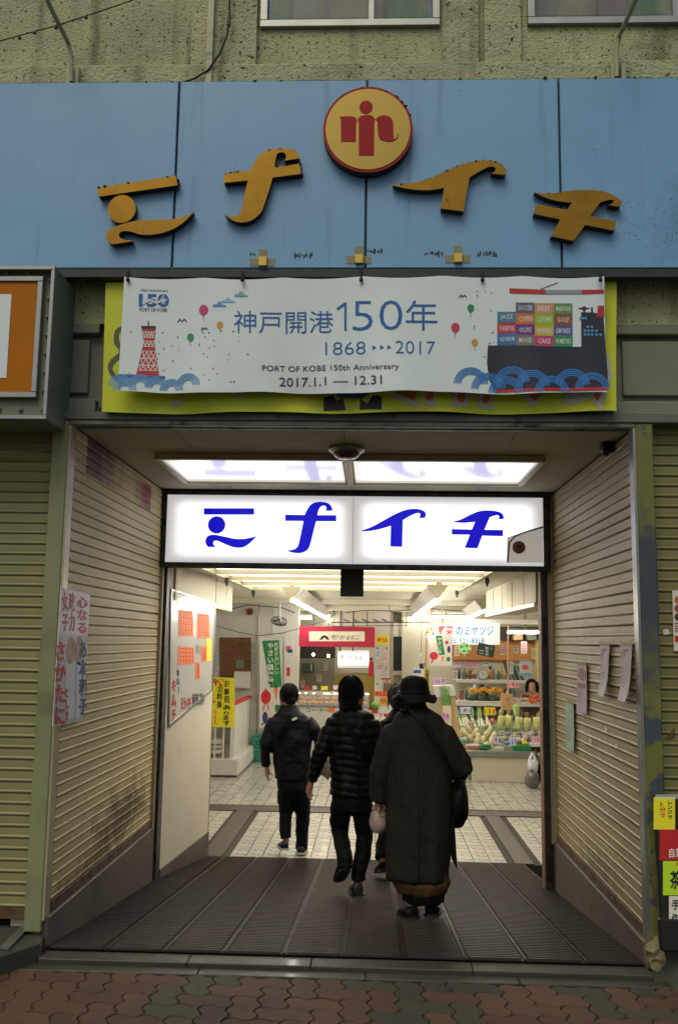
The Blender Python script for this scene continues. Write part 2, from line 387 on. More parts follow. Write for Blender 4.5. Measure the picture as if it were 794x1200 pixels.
m_ramp = pm('ramp_plate', S('#261c15'), .46, spec=.26, stains=[((-.1, 1.7, -.2), (.75, 2.4, .6), S('#3b3029'), .55), ((.9, .5, -.1), (.5, .6, .4), S('#15100c'), .6), ((-1.2, .8, -.1), (.45, .7, .4), S('#15100c'), .6)], metal=0, var=.25, scale=3, bump=.2, bscale=70, dirt=(S('#191512'), 2.2, .5, .25), rand=.05)
m_rampbase = pm('ramp_base', S('#2c231d'), .6, var=.2, scale=6, dirt=(S('#251f1b'), 7, .5, .2))
m_tile = pm('floor_tile', S('#b2aea0'), .28, var=.02, scale=3, rand=.09, coat=.15)
m_grout = pm('tile_grout', S('#3a342c'), .9)
m_stripe = pm('brown_border', S('#544a42'), .5, var=.12, scale=6, bump=.1)
m_paver_r = pm('paver_red', S('#51382a'), .7, stains=[((-.7, -.7, -.06), (.5, .3, .2), S('#231a14'), .55), ((.9, -.9, -.06), (.45, .25, .2), S('#231a14'), .5)], var=.14, scale=9, bump=.6, bscale=90, bdist=.004, dirt=(S('#332722'), 6, .58, .15), rand=.22)
m_paver_g = pm('paver_grey', S('#3f3a2c'), .75, var=.14, scale=9, bump=.6, bscale=90, bdist=.004, dirt=(S('#23241f'), 6, .58, .15), rand=.18)
m_sand = pm('joint_sand', S('#201c17'), .95, var=.2, scale=30)
m_cream = pm('cream_wall', S('#cdc5ad'), .7, var=.05, scale=2, dirt=(S('#a3946c'), 1.6, .6, .25), specks=(S('#7a6c4a'), 24, .72))
m_white = pm('white_wall', S('#cfcbbf'), .7, var=.04, scale=2, dirt=(S('#a9a494'), 1.5, .6, .25))
m_whitep = pm('white_paint', S('#dedbd0'), .45, var=.03, scale=3)
m_ceil = pm('ceiling_board', S('#aaa48d'), .85, var=.06, scale=3, bump=.3, bscale=60, dirt=(S('#7d7760'), 1.8, .6, .2), specks=(S('#5c5644'), 45, .68))
m_mceil = pm('market_ceiling', S('#d6cfb8'), .75, var=.04, scale=2, dirt=(S('#b8ab80'), 1.3, .6, .25))
m_lum = pm('luminous_panel', S('#e8e6de'), (.12), var=.0, emit=.88, ecol=(1., .98, .94), coat=1.)
m_lum2 = pm('luminous_ceiling', S('#e8e0c8'), .25, var=.0, emit=3.9, ecol=(1, .94, .84), coat=.4)
m_signface = pm('lit_sign_face', S('#d8d6da'), .2, var=0, emit=1.0, ecol=(1, .985, 1.))
def uneven(m, lo, hi, ex, ez):   # tubes behind the acrylic: dimmer towards the ends and rims of each panel
    N = m.node_tree.nodes; L = m.node_tree.links; b = N['Principled BSDF']; tc = N.new('ShaderNodeTexCoord'); sp = N.new('ShaderNodeSeparateXYZ'); L.new(tc.outputs['Generated'], sp.inputs[0]); outs = []
    for ax, e in (('X', ex), ('Z', ez)):
        a = N.new('ShaderNodeMath'); a.operation = 'PINGPONG'; a.inputs[1].default_value = .5; L.new(sp.outputs[ax], a.inputs[0])
        r = N.new('ShaderNodeMapRange'); r.interpolation_type = 'SMOOTHSTEP'; r.inputs['From Max'].default_value = e; L.new(a.outputs[0], r.inputs['Value']); outs.append(r.outputs[0])
    m_ = N.new('ShaderNodeMath'); m_.operation = 'MULTIPLY'; L.new(outs[0], m_.inputs[0]); L.new(outs[1], m_.inputs[1])
    r = N.new('ShaderNodeMapRange'); r.inputs['To Min'].default_value = lo; r.inputs['To Max'].default_value = hi; L.new(m_.outputs[0], r.inputs['Value']); L.new(r.outputs[0], b.inputs['Emission Strength'])
uneven(m_signface, .42, 1.35, .12, .22)
m_signblue = pm('lit_sign_blue', S('#0505c8'), .3, var=0, emit=.75, ecol=(.004, .002, .62))
m_frame = pm('weathered_frame', S('#3c3832'), .45, metal=.4, var=.3, scale=14, dirt=(S('#1a1715'), 10, .5, .15), specks=(S('#857a66'), 50, .72))
m_black = pm('black', S('#0c0c0c'), .5, var=.1)
m_blackm = pm('blackened_board', S('#2b2720'), .6, var=.5, scale=14, dirt=(S('#0d0c0a'), 12, .5, .15))
m_tube = pm('fluorescent_tube', (1, 1, 1), .3, var=0, emit=38, ecol=(1, .97, .9))
m_bulb = pm('warm_bulb', (1, .9, .7), .3, var=0, emit=60, ecol=(1, .74, .42))
m_alu = pm('aluminium', S('#9a9c98'), .35, metal=.7, var=.1, scale=8, specks=(S('#3c3c38'), 40, .7))
m_paper = pm('paper', S('#dcd8cc'), .7, var=.03)
m_ink = pm('ink_black', S('#17151a'), .6, var=0)
m_inkred = pm('ink_red', S('#c21f22'), .6, var=0)
m_inkblue = pm('ink_blue', S('#1f56a0'), .6, var=0)
m_inkgrn = pm('ink_green', S('#1d7a3e'), .6, var=0)
m_yellow = pm('yellow_card', S('#e8dd1c'), .6, var=.03)
m_orange = pm('orange_card', S('#e8762a'), .5, var=.06)
m_wood = pm('warm_wood', S('#b5793a'), .5, var=.16, scale=3, stretch=(1, 1, 9))
m_cork = pm('cork_board', S('#6b4526'), .7, var=.25, scale=14)
m_cardb = pm('cardboard', S('#c9a675'), .8, var=.08)
m_glass = pm('clear_plastic', (.9, .95, .95), .08, var=0, alpha=.22)

# ------------------------------------------------------------------ ground
g = struct(MB().box((-60, -60, -.30), (60, -.02, -.112)).build('ground', m_sand))
# zigzag interlocking pavers, herringbone, every paver its own piece of the street
pv = struct(MB().box((-9, -3.2, -.16), (9, -.285, -.071)).build('street', m_sand))
struct(MB().box((-60, -60, -.2), (60, -3.2, -.052)).build('road', pm('road_far', S('#4b4138'), .8, var=.25, scale=9, bump=.4)))
CELL = .127
def edge_prof(n=6):
    return [(i/n, .11*math.sin(2*math.pi*i/n)) for i in range(n)]
def paver_mesh(hor, mat, key):
    a, b = (2, 1) if hor else (1, 2); P = []
    pr = edge_prof()
    for i in range(a): P += [(i+t, d) for t, d in pr]
    for i in range(b): P += [(a+d, i+t) for t, d in pr]
    for i in range(a, 0, -1): P += [(i-1+t, b+d) for t, d in [(1, 0)] + pr[:0:-1]]
    for i in range(b, 0, -1): P += [(d, i-1+t) for t, d in [(1, 0)] + pr[:0:-1]]
    cx, cy = a/2, b/2; V = []; n = len(P)
    for k, (ins, z) in enumerate(((.03, -.05), (.03, -.004), (.062, 0))):
        for x, y in P:
            V.append(((x-cx)*(1-ins/a*1.5)*CELL, (y-cy)*(1-ins/b*1.5)*CELL, z))
    mb = MB(); mb.add(V, [(i, (i+1) % n, n+(i+1) % n, n+i) for i in range(n)] + [(n+i, n+(i+1) % n, 2*n+(i+1) % n, 2*n+i) for i in range(n)] + [tuple(2*n+i for i in range(n))])
    return mb.mesh('paver', mat, smooth=30)
PM = {(h, c): paver_mesh(h, (m_paver_r, m_paver_g)[c], 0) for h in (0, 1) for c in (0, 1)}
rp = random.Random(5)
# explicit herringbone cover: horizontal at (i,j) when (i-j)%4==0, vertical at (i,j) when (i-j)%4==3 (covers j and j+1)
cells = []
for i in range(-20, 20):
    for j in range(-13, 0):
        k = (i-j) % 4
        if k == 0: cells.append((i, j, 1))
        elif k == 3: cells.append((i, j, 0))
cells.sort(key=lambda c: (abs((c[0]+.5)*CELL) > 1.75, -c[1]))
near = []
for (i, j, h) in cells:
    a, b = (2, 1) if h else (1, 2)
    cx = (i+a/2)*CELL; cy = -.27 + (j+b/2)*CELL
    if cy > -.27: continue
    if -1.95 < cx < 1.95 and cy > -1.75: near.append((cx, cy, h))
near = near[:298]
for cx, cy, h in near:
    c = 1 if rp.random() < .3 else 0
    o = bpy.data.objects.new('paver', PM[(h, c)]); COL.objects.link(o); o.parent = pv
    o.location = (cx, cy, -.064+rp.uniform(-.002, .002)); o.rotation_euler = (rp.uniform(-.008, .008), rp.uniform(-.008, .008), 0)
# kerb: worn stone strips between paving and ramp
kb = struct(MB().box((XL-.02, -.28, -.2), (XR+.1, -.03, -.075)).build('kerb', m_conc2))
xx = XL-.1
for k, x1 in enumerate((-.86, -.02, .74, XR+.06)):
    box('kerb_stone', (xx+.0015, -.262, -.15), (x1-.0015, -.166, -.0605), m_kerbstone, kb, bevel=.004); xx = x1
xx = XL+.03
for k, x1 in enumerate((-.93, -.30, .52, XR-.02)):
    box('threshold_stone', (xx+.001, -.162, -.15), (x1-.001, -.035, -.040), m_kerbstone, kb, bevel=.004); xx = x1
fr = Frame((0, -.1, -.0335), (1, 0, 0), (0, 1, 0))
# side aprons in front of the shuttered shops
sl = MB(); sl.prism([(-9, -.42, -.2), (-1.86, -.42, -.2), (-1.70, -.15, -.2), (-1.74, .12, -.2), (-9, .12, -.2)], (0, 0, .235))
single(sl.build('concrete_step', m_conc2, None, 0, .012), 'green stained concrete step below the olive shutter left of the entrance', 'step')
lp = Frame((0, -.42, .0), (1, 0, 0), (0, 1, 0))
o = MB(); o.prism([aZ(0, 1112, .04), aZ(36, 1078, .04), aZ(44, 1079, .04), aZ(10, 1114, .04)], (0, 0, .012))
single(o.build('metal_strip', m_alu), 'thin bright metal strip lying across the step left of the ramp', 'metal strip')
o = MB(); pts = [aZ(6, 1116, -.062), aZ(50, 1104, -.062), aZ(74, 1117, -.062), aZ(60, 1123, -.062), aZ(20, 1122, -.062)]
o.prism(pts, (0, 0, .012)); o.build('patch', pm('asphalt_patch', S('#30322f'), .8, bump=.5, var=.2), kb, 0, .01)
# right apron: sloping broken kerb
rk = MB()
V = []; nx, ny = 22, 14
x0, x1, y0, y1 = XR-.02, 2.6, -1.3, .12
for j in range(ny+1):
    for i in range(nx+1):
        x = x0+(x1-x0)*i/nx; y = y0+(y1-y0)*j/ny
        edge = XR+.02+max(0, -(y+.1))*.22
        t = min(1, max(0, (x-edge+.04)/.16)); t = t*t*(3-2*t); ty = min(1, max(0, (y+1.35)/.7))
        z = -.085 + (.10+.07*ty)*t*ty + .014*mnoise.noise(Vector((x*9, y*9, 0))) + .01*mnoise.noise(Vector((x*25, y*25, 3)))
        V.append((x, y, z))
rk.add(V, [(j*(nx+1)+i, j*(nx+1)+i+1, (j+1)*(nx+1)+i+1, (j+1)*(nx+1)+i) for j in range(ny) for i in range(nx)])
single(rk.build('concrete_apron', m_conc2, None, 60), 'sloping worn concrete apron in front of the shutter right of the entrance', 'kerb ramp')
rb = MB(); rb.ell((0, 0, 0), (.055, .07, .085), 12, 9)
for i, p in enumerate(rb.v):
    q = Vector(p); rb.v[i] = tuple(q*(1+.5*mnoise.noise(q*22)))
rb.v = [tuple(Vector(p)+aY(768, 1118, -.02)+Vector((.0, .0, .01))) for p in rb.v]
single(rb.build('broken_stone', pm('pale_stone', S('#8b8665'), .9, bump=.8, var=.25, scale=15), None, 0), 'pale broken lump of stone at the foot of the right pilaster', 'stone')

# ------------------------------------------------------------------ ramp
rt = MB(); rt.prism([(XL, -.035, -.047), (XL, RY, ZF-.006), (XL, RY, ZF-.2), (XL, -.035, -.25)], (XR-XL, 0, 0))
ramp = struct(rt.build('ramp', m_rampbase))
ncol = 10; cw = (XR-.02-XL-.02)/ncol; nrow = 6; rl = (RY+.03)/nrow
m_rgap = pm('ramp_groove_dark', S('#1a1410'), .9, var=.3, scale=20)  # darker colour between the ribs, so the ribs stand out
def ramp_plate():
    mb = MB(); W = cw; Lr = rl
    mb.box((-W/2+.001, -Lr/2+.001, -.004), (W/2-.001, Lr/2-.001, .001)); mb.k = 1; mb.box((-W/2+.027, -Lr/2+.001, .001), (W/2-.011, Lr/2-.001, .0025)); mb.k = 0
    n = 16; a = -W/2+.028; b = W/2-.012; p_ = Lr/n
    mb.box((-W/2+.004, -Lr/2+.001, .001), (-W/2+.020, Lr/2-.001, .008))
    for i in range(n):
        y = -Lr/2+p_*(i+.5); u = p_*.24
        mb.add([(a, y-u-.003, .001), (b, y-u-.003, .001), (b, y-u, .011), (a, y-u, .011), (a, y+u, .011), (b, y+u, .011), (b, y+u+.003, .001), (a, y+u+.003, .001)],
               [(0, 1, 2, 3), (3, 2, 5, 4), (4, 5, 6, 7)])
    return mb.mesh('ramp_plate', [m_ramp, m_rgap])
RPM = ramp_plate(); sl_a = math.atan(.108)
for i in range(ncol):
    for j in range(nrow):
        x = XL+.02+cw*(i+.5); y = -.03+rl*(j+.5)
        o = bpy.data.objects.new('ramp_plate', RPM); COL.objects.link(o); o.parent = ramp
        o.location = (x, y, zr(y)+.001); o.rotation_euler = (-sl_a, 0, 0)

# ------------------------------------------------------------------ market floor
FX0, FX1, FY1 = -3.8, 4.2, 15.2
fl = struct(MB().box((FX0, RY, ZF-.15), (FX1, FY1, ZF-.012)).build('market_floor', m_grout))
for nm, a, b in (('border_strip', (FX0, 6.40), (FX1, 6.70)), ('border_strip', (-1.62, RY+.0), (-1.42, 6.39)), ('border_strip', (1.36, RY), (1.53, 6.39))):
    box(nm, (a[0], a[1], ZF-.011), (b[0], b[1], ZF), m_stripe, fl)
# right-hand corner where tiles run past the end of the ramp
def tile_mesh(kind):
    mb = MB(); a = .155/2-.0042; c = .155/2-.0012
    mb.box((-a, -c, -.01), (a, c, 0))
    if kind:
        for k in range(7):
            x = -a+.02+k*(2*a-.04)/6; mb.box((x-.004, -a+.02, .0), (x+.004, a-.02, .0035))
    return mb
TM = [tile_mesh(k).mesh('tile', m_tile) for k in (0, 1)]
tiles = []
for j in range(0, 72):
    for i in range(-26, 30):
        x = -.03+i*.155; y = RY+.08+j*.155
        if x < FX0+.1 or x > FX1-.1: continue
        if 6.33 < y < 6.78 or (y < 6.4 and (-1.68 < x < -1.36 or 1.30 < x < 1.58)): continue
        if y > 14.9: continue
        k = 1 if (j % 2 == 0 and y < 6.5 and -1.5 < x < 1.4) else 0
        tiles.append((y+abs(x)*.3 + (5 if abs(x) > 2.4 else 0), x, y, k))
tiles.sort()
for d, x, y, k in tiles[:296]:
    o = bpy.data.objects.new('tile', TM[k]); COL.objects.link(o); o.parent = fl; o.location = (x, y, ZF+rp.uniform(-.0006, .0006))
far = MB()
for d, x, y, k in tiles[296:]:
    far.box((x-.0733, y-.0763, ZF-.01), (x+.0733, y+.0763, ZF))
stuff(far.build('tile', m_tile, fl))

# ------------------------------------------------------------------ building front
bd = thing('shop_building', 'stained roughcast concrete building front above the blue sign with two windows', 'building', (0, 0, 0))
ZT = 9.0
wl = MB()
ztop = aY(308, 31, -.03).z
WX = [(-1.2+.485, .365), (.885, 2.3)]
wl.box((-9, 0, 3.40), (9, .3, ztop))                       # band below the windows
wl.box((-9, 0, 6.6), (9, .3, ZT))
wl.box((-9, 0, ztop), (WX[0][0], .3, 6.6)); wl.box((WX[0][1], 0, ztop), (WX[1][0], .3, 6.6)); wl.box((WX[1][1], 0, ztop), (9, .3, 6.6))
wl.build('wall', m_stucco, bd)
# plain raised pilaster bands beside the windows, slightly proud
for a, b in ((aY(243, 60, -.04).x-.10, aY(300, 60, -.04).x), (aY(518, 60, -.04).x, aY(560, 60, -.04).x), (aY(567, 60, -.04).x, aY(610, 60, -.04).x)):
    box('wall_band', (a, -.045, 4.95), (b, -.001, ZT), m_stucco2, bd)
box('ledge', (-9, -.07, 4.86), (9, -.001, 4.985), m_stucco2, bd, bevel=.01)
m_pane = pm('window_glass', S('#68726e'), .12, var=.25, scale=2.2, stretch=(3, 1, .6), coat=.6, dirt=(S('#b6b4a6'), 1.6, .52, .2))
for (a, b) in WX:
    wf = MB(); z0, z1, t = ztop, 6.58, .045
    wf.box((a, -.03, z0), (b, .06, z0+t)); wf.box((a, -.03, z1-t), (b, .06, z1)); wf.box((a, -.03, z0+t), (a+t, .06, z1-t)); wf.box((b-t, -.03, z0+t), (b, .06, z1-t))
    f = wf.build('window_frame', m_alu, bd, bevel=.003)
    box('pane', (a+t, .02, z0+t), (b-t, .026, z1-t), m_pane, f)
    mx = (a*.38+b*.62); box('mullion', (mx-.015, -.01, z0+t), (mx+.015, .019, z1-t), m_alu, f)
# things seen inside the windows (painted boards leaning on the glass)
mm = [pm('leaning_board_a', S('#6fae72'), .5, var=.2), pm('leaning_board_b', S('#b9b4aa'), .5, var=.2), pm('leaning_board_c', S('#d9cba8'), .5, var=.2), pm('leaning_board_d', S('#c9a0aa'), .5, var=.2)]
for (x0, x1, sk, k) in ((-.66, -.52, .02, 0), (-.55, -.3, -.05, 1), (-.3, .05, .04, 2), (.02, .3, .03, 0), (.93, 1.1, 0, 1), (1.08, 1.32, .1, 2), (1.3, 1.5, .12, 3), (1.5, 2.2, -.1, 0)):
    o = MB(); o.prism([(x0, .05, 5.36), (x1, .05, 5.36), (x1+sk, .054, 6.5), (x0+sk, .054, 6.5)], (0, .01, 0)); o.build('curtain', mm[k], bd)
# glass sits in front of the curtains: let it show them
for m_ in (m_pane,):
    bn = m_.node_tree.nodes['Principled BSDF']; bn.inputs['Alpha'].default_value = .35
# roughcast band and shutter box between sign and opening
box('shutter_box', (-9, .05, 2.86), (9, .28, 3.40), m_greypan, bd)
for a, b in ((-3.4, -1.60), (1.33, 3.4)):
    for (p, q) in (((a, -.005, 3.34), (b, .05, 3.40)), ((a, -.01, 2.87), (b, .05, 2.95))): box('trim', p, q, m_greypan, bd, bevel=.006)
box('grey_cover', (-3.4, .02, 2.99), (-1.66, .05, 3.31), m_greypan, bd, bevel=.006); box('grey_cover', (1.40, .02, 2.99), (3.4, .05, 3.31), m_greypan, bd, bevel=.006)
box('lintel', (-9, -.06, 2.815), (9, .3, 2.862), m_lintel, bd, bevel=.005)
box('shutter_rail', (XL, -.05, ZC-.012), (XR, .0, 2.814), m_track, bd, bevel=.003)
box('shutter_rail', (XL, .03, ZC-.012), (XR, .07, 2.812), m_track, bd, bevel=.003)
plx0, plx1 = -1.825, XL
box('pilaster', (plx0, -.05, .05), (plx1-.001, .10, 2.814), m_greenpaint, bd, bevel=.006)
box('pilaster', (XR+.001, -.05, .06), (XR+.095, .10, 2.814), m_greenpaint_r, bd, bevel=.006)
box('pilaster_edge', (XL, -.045, .11), (XL+.012, .04, 2.79), m_trim, bd); box('pilaster_edge', (XR-.014, -.045, .08), (XR, .04, 2.79), m_alu, bd)
# party walls either side of the entrance passage
for a, b in ((-1.95, XL-.03), (XR+.03, 1.66)):
    box('side_wall', (a, .1, -.5), (b, GY+.1, 3.4), m_cream, bd)

# ------------------------------------------------------------------ rolling shutters
def slat_mesh(L, axis, mat, seed=0):
    prof = [(0, 0), (.009, .003), (.0115, .009), (.009, .015), (.0055, .018), (.0065, .036), (.0055, .0535), (.000, .0560), (0, .0588), (-.004, .0588), (-.004, 0)]
    n = max(8, int(L/.14)); V = []; k = len(prof); rr = random.Random(seed*7+int(L*100)); dents = [(rr.uniform(0, L), rr.uniform(.02, .06), rr.uniform(-.0035, .002)) for _ in range(int(L*1.6)+1)]
    for q in range(n+1):
        e = L*q/n; wob = .0012*mnoise.noise(Vector((e*2.2, seed*3.1, 0))); dz = .0011*mnoise.noise(Vector((e*1.3, seed*5.7, 9)))
        for d, z in prof:
            f = 1 if 0 < z < .058 and d > 0 else 0
            dd = d + wob + f*sum(a_*math.exp(-((e-c_)/w_)**2) for c_, w_, a_ in dents); zz = z+dz*(1 if f else .6)
            V.append((e, -dd, zz) if axis == 'x' else (dd, e, zz))
    F = [(q*k+i, q*k+(i+1) % k, (q+1)*k+(i+1) % k, (q+1)*k+i) for q in range(n) for i in range(k)] + [tuple(range(k)), tuple(range((n+1)*k-1, n*k-1, -1))]
    mb = MB(); mb.add(V, F)
    me = mb.mesh('slat', mat); bm = bmesh.new(); bm.from_mesh(me); bmesh.ops.recalc_face_normals(bm, faces=bm.faces); bm.to_mesh(me); bm.free()
    me.polygons.foreach_set('use_smooth', [True]*len(me.polygons)); me.set_sharp_from_angle(angle=R(50)); return me
def shutter(label, base, L, axis, flip, z0, z1, mat, barmat, jit=.0008):
    t = thing('rolling_shutter', label, 'shutter', base, 'rolling shutters around the entrance')
    mes = [slat_mesh(L, axis, mat, q) for q in range(7)]; n = int((z1-z0-.06)/.0588); p = (z1-z0-.06)/n
    for i in range(n):
        o = bpy.data.objects.new('slat', mes[(i*5+i//7) % 7]); COL.objects.link(o); o.parent = t
        o.location = ((0 if axis == 'x' else rp.uniform(-jit, jit)), (rp.uniform(-jit, jit) if axis == 'x' else 0), z0-base[2]+.06+i*p)
        if flip: o.rotation_euler = (0, 0, math.pi); o.location.y += (L if axis == 'y' else 0)
        o.rotation_euler.x += rp.uniform(-.002, .002)
    s = 1 if not flip else -1
    b = MB()
    if axis == 'x': b.box((base[0], base[1]-.012, z0), (base[0]+L, base[1]+.004, z0+.058))
    else: b.box((base[0]-.004*s, base[1], z0), (base[0]+.014*s, base[1]+L, z0+.058))
    b.build('bottom_bar', barmat, t, bevel=.003)
    return t
sh1 = shutter('olive green rolled-down shutter left of the entrance, outer left of the picture', (-4.2, .06, .04), 4.2-1.83, 'x', False, .085, 2.83, m_shut_l, m_rustbar)
sh2 = shutter('olive green rolled-down shutter right of the entrance behind the menu board', (XR+.1, .06, .04), 3.0, 'x', False, .06, 2.83, m_shut_r, m_rustbar)
sh3 = shutter('beige rusting shutter on the left side of the entrance passage', (XL, .06, .12), GY-.06-.09, 'y', False, .125, 2.79, m_shut_rl, m_rustbar)
sh4 = shutter('taupe embossed shutter on the right side of the entrance passage', (XR, .06, .08), GY-.06-.09, 'y', True, .085, 2.79, m_shut_rr, m_rustbar)
# skirting walls under the passage shutters
for sx, nm in ((XL, 'l'), (XR, 'r')):
    s = 1 if sx < 0 else -1; zt = .123 if sx < 0 else .082
    mb = MB(); mb.box((sx-.06*s, -.02, -.5), (sx+.03*s, GY-.02, zt))
    o = mb.build('skirting_wall', m_skirt, None, bevel=.006)
    single(o, 'dark concrete skirting below the beige shutter left of the ramp' if sx < 0 else 'dark concrete skirting below the taupe shutter right of the ramp', 'low wall')
box('shutter_guide', (XL-.03, GY-.09, .12), (XL+.028, GY-.035, 2.79), m_trim, bd); box('shutter_guide', (XR-.028, GY-.09, .08), (XR+.03, GY-.035, 2.79), m_trim, bd)

# passage ceiling: boards with recessed joints
ce = struct(box('passage_ceiling', (XL-.05, 0, ZC+.012), (XR+.05, GY+.1, ZC+.1), m_bluedk))
xs = [XL, -1.16, -.18, .82, XR]; ys = [.07, .40, .69, 1.28, 1.80, GY+.05]
for i in range(len(xs)-1):
    for j in range(len(ys)-1):
        box('ceiling_panel', (xs[i]+.002, ys[j]+.002, ZC), (xs[i+1]-.002, ys[j+1]-.002, ZC+.012), m_ceil, ce)

# ------------------------------------------------------------------ luminous panel in the passage ceiling
lt = thing('ceiling_light_box', 'long glowing white light box in the entrance ceiling with a centre bar', 'ceiling light', (-.15, 1.3, ZC))
lx0, lx1, ly0, ly1 = -1.43, 1.09, .80, 1.78
for a, b in ((lx0, -.20), (-.16, lx1)): box('diffuser', (a+.02, ly0+.02, ZC-.022), (b-.02, ly1-.02, ZC-.004), m_lum, lt)
fm = MB(); fm.box((lx0, ly0-.02, ZC-.045), (lx1, ly0+.02, ZC-.003)).box((lx0, ly1-.02, ZC-.04), (lx1, ly1+.015, ZC-.003))
fm.box((lx0-.02, ly0+.02, ZC-.04), (lx0+.02, ly1-.02, ZC-.003)).box((lx1-.02, ly0+.02, ZC-.04), (lx1+.02, ly1-.02, ZC-.003)).box((-.20, ly0+.02, ZC-.04), (-.16, ly1-.02, ZC-.003))
fm.build('frame', m_trim, lt, bevel=.004)
rl_ = thing('round_ceiling_lamp', 'round dark red dome lamp with a pale rim under the entrance ceiling', 'alarm lamp', aZ(406, 524, ZC))
c = org(rl_)
mb = MB(); mb.rings([((c.x, c.y, ZC-.002), .11, .11), ((c.x, c.y, ZC-.02), .115, .115), ((c.x, c.y, ZC-.035), .10, .10), ((c.x, c.y, ZC-.036), .085, .085)], 28); mb.build('rim', m_alu, rl_, 50)
mb = MB(); mb.rings([((c.x, c.y, ZC-.037), .084, .084), ((c.x, c.y, ZC-.055), .08, .08), ((c.x, c.y, ZC-.07), .062, .062), ((c.x, c.y, ZC-.078), .03, .03)], 28); mb.build('dome', pm('dark_red_glass', S('#5c1418'), .15, var=.05, coat=.7), rl_, 60)
# small black camera / sensor
cb = thing('wall_sensor', 'small black sensor box high on the right passage shutter', 'sensor', aX(709, 522, XR-.05))
c = org(cb); mb = MB(); mb.box((c.x-.03, c.y-.05, c.z-.045), (c.x+.05, c.y+.04, c.z+.03)); mb.build('housing', m_black, cb, 0, .012)
mb = MB(); mb.rings([((c.x-.005, c.y-.01, c.z-.046), .025, .03), ((c.x-.005, c.y-.01, c.z-.065), .018, .02)], 12); mb.build('lens', m_black, cb, 40)

# ------------------------------------------------------------------ gate with the lit sign
gt = thing('gate_frame', 'weathered dark metal gate frame holding the lit sign at the market entrance', 'gate', (0, GY, ZF))
gxl, gxr = XL+.0, 1.405
box('jamb', (XL-.03, GY-.03, -.5), (XL+.05, GY+.12, ZC), m_frame, gt, bevel=.006)
box('jamb_strip', (XL-.03+.02, GY-.034, .12), (XL+.012, GY-.0305, ZC), m_trim, gt)
box('jamb', (1.352, GY-.03, -.5), (XR+.02, GY+.12, ZC), m_frame, gt, bevel=.006)
box('jamb_strip', (1.395, GY-.036, .06), (1.418, GY-.0305, ZC), m_trim, gt)
box('jamb_edge', (1.343, GY-.01, -.36), (1.3515, GY+.11, ZC-.6), pm('brown_edge', S('#7d6046'), .6, var=.15), gt)
sg = thing('lit_sign', 'long glowing white sign with blue lettering across the market gate', 'sign', (0, GY-.12, 2.17))
SY = GY-.13
p00 = aY(196, 659, SY); p11 = aY(636, 584, SY)
zb = aY(410, 661, SY).z; zt = aY(410, 581.5, SY).z; xa = aY(195, 620, SY).x; xb = aY(636, 620, SY).x
box('sign_box', (xa-.03, SY+.012, zb-.03), (xb+.04, GY+.12, zt+.03), m_frame, sg)
xm = aY(413.5, 620, SY).x
for a, b in ((xa, xm-.0015), (xm+.0015, xb)): box('sign_panel', (a, SY, zb), (b, SY+.01, zt), m_signface, sg)
fm = MB(); fm.box((xa-.035, SY-.012, zt), (xb+.045, SY+.03, zt+.035)).box((xa-.035, SY-.012, zb-.045), (xb+.045, SY+.03, zb)).box((xa-.035, SY-.012, zb), (xa, SY+.03, zt)).box((xb, SY-.012, zb), (xb+.045, SY+.03, zt))
fm.build('sign_frame', m_frame, sg, bevel=.006)
FS = Frame((0, SY, 0), (1, 0, 0), (0, 0, 1))
c6 = lambda P: [((230+p[0]/4.67), 585+p[1]/4.67) + tuple(p[2:]) for p in P]
c7 = lambda P: [((415+p[0]/3.452), 585+p[1]/3.452) + tuple(p[2:]) for p in P]
def gl(name, P, frm, mat, parent, h0, h1, smooth=True):
    mb = MB(); frm.poly(mb, P, h0, h1, smooth=smooth); return mb.build(name, mat, parent)
mi1 = [(42, 50, 1), (317, 50, 1), (317, 85, 1), (42, 85, 1)]
mi3 = [(330, 202, 1), (300, 235), (268, 258), (240, 266), (200, 262), (150, 243), (118, 229), (100, 229), (93, 240), (98, 252), (110, 262, 1), (64, 262, 1), (53, 245), (51, 225), (60, 206), (80, 196), (110, 196), (160, 206), (215, 217), (260, 217), (300, 210)]
na = [(486, 85, 1), (592, 87, 1), (605, 60), (625, 32), (655, 17), (695, 16), (727, 27), (743, 50), (742, 64, 1), (706, 64, 1), (711, 50), (706, 38), (690, 36), (675, 48), (666, 70), (662, 88, 1), (765, 88, 1), (765, 121, 1), (655, 121, 1), (640, 180), (625, 240), (610, 275), (575, 294), (530, 293), (493, 281, 1), (530, 276), (552, 262), (562, 235), (575, 175), (586, 120, 1), (486, 119, 1)]
ii = [(25, 129, 1), (70, 112), (120, 85), (170, 58), (215, 42), (255, 40), (283, 50), (289, 66), (283, 76, 1), (259, 76, 1), (266, 65), (262, 57), (248, 58), (225, 68), (196, 85, 1), (193, 193, 1), (145, 192, 1), (147, 108, 1), (100, 122), (60, 129)]
chi = [(393, 92, 1), (430, 82), (470, 62), (505, 49), (545, 46), (585, 52), (601, 66), (602, 81, 1), (580, 81, 1), (585, 72), (578, 65), (562, 68), (546, 74, 1), (525, 124, 1), (600, 125, 1), (600, 150, 1), (516, 148, 1), (497, 199, 1), (445, 197, 1), (466, 144, 1), (393, 143, 1), (393, 121, 1), (474, 123, 1), (487, 92, 1), (440, 96)]
mb = MB(); FS.poly(mb, c6(mi1), .002, .008); FS.poly(mb, c6(mi3), .002, .008, smooth=True); FS.disc(mb, 230+112/4.67, 585+141/4.67, 10.2, 10.2, .002, .008, px=True); mb.build('lettering', m_signblue, sg)
gl('lettering', c6(na), FS, m_signblue, sg, .002, .008); gl('lettering', c7(ii), FS, m_signblue, sg, .002, .008); gl('lettering', c7(chi), FS, m_signblue, sg, .002, .008)
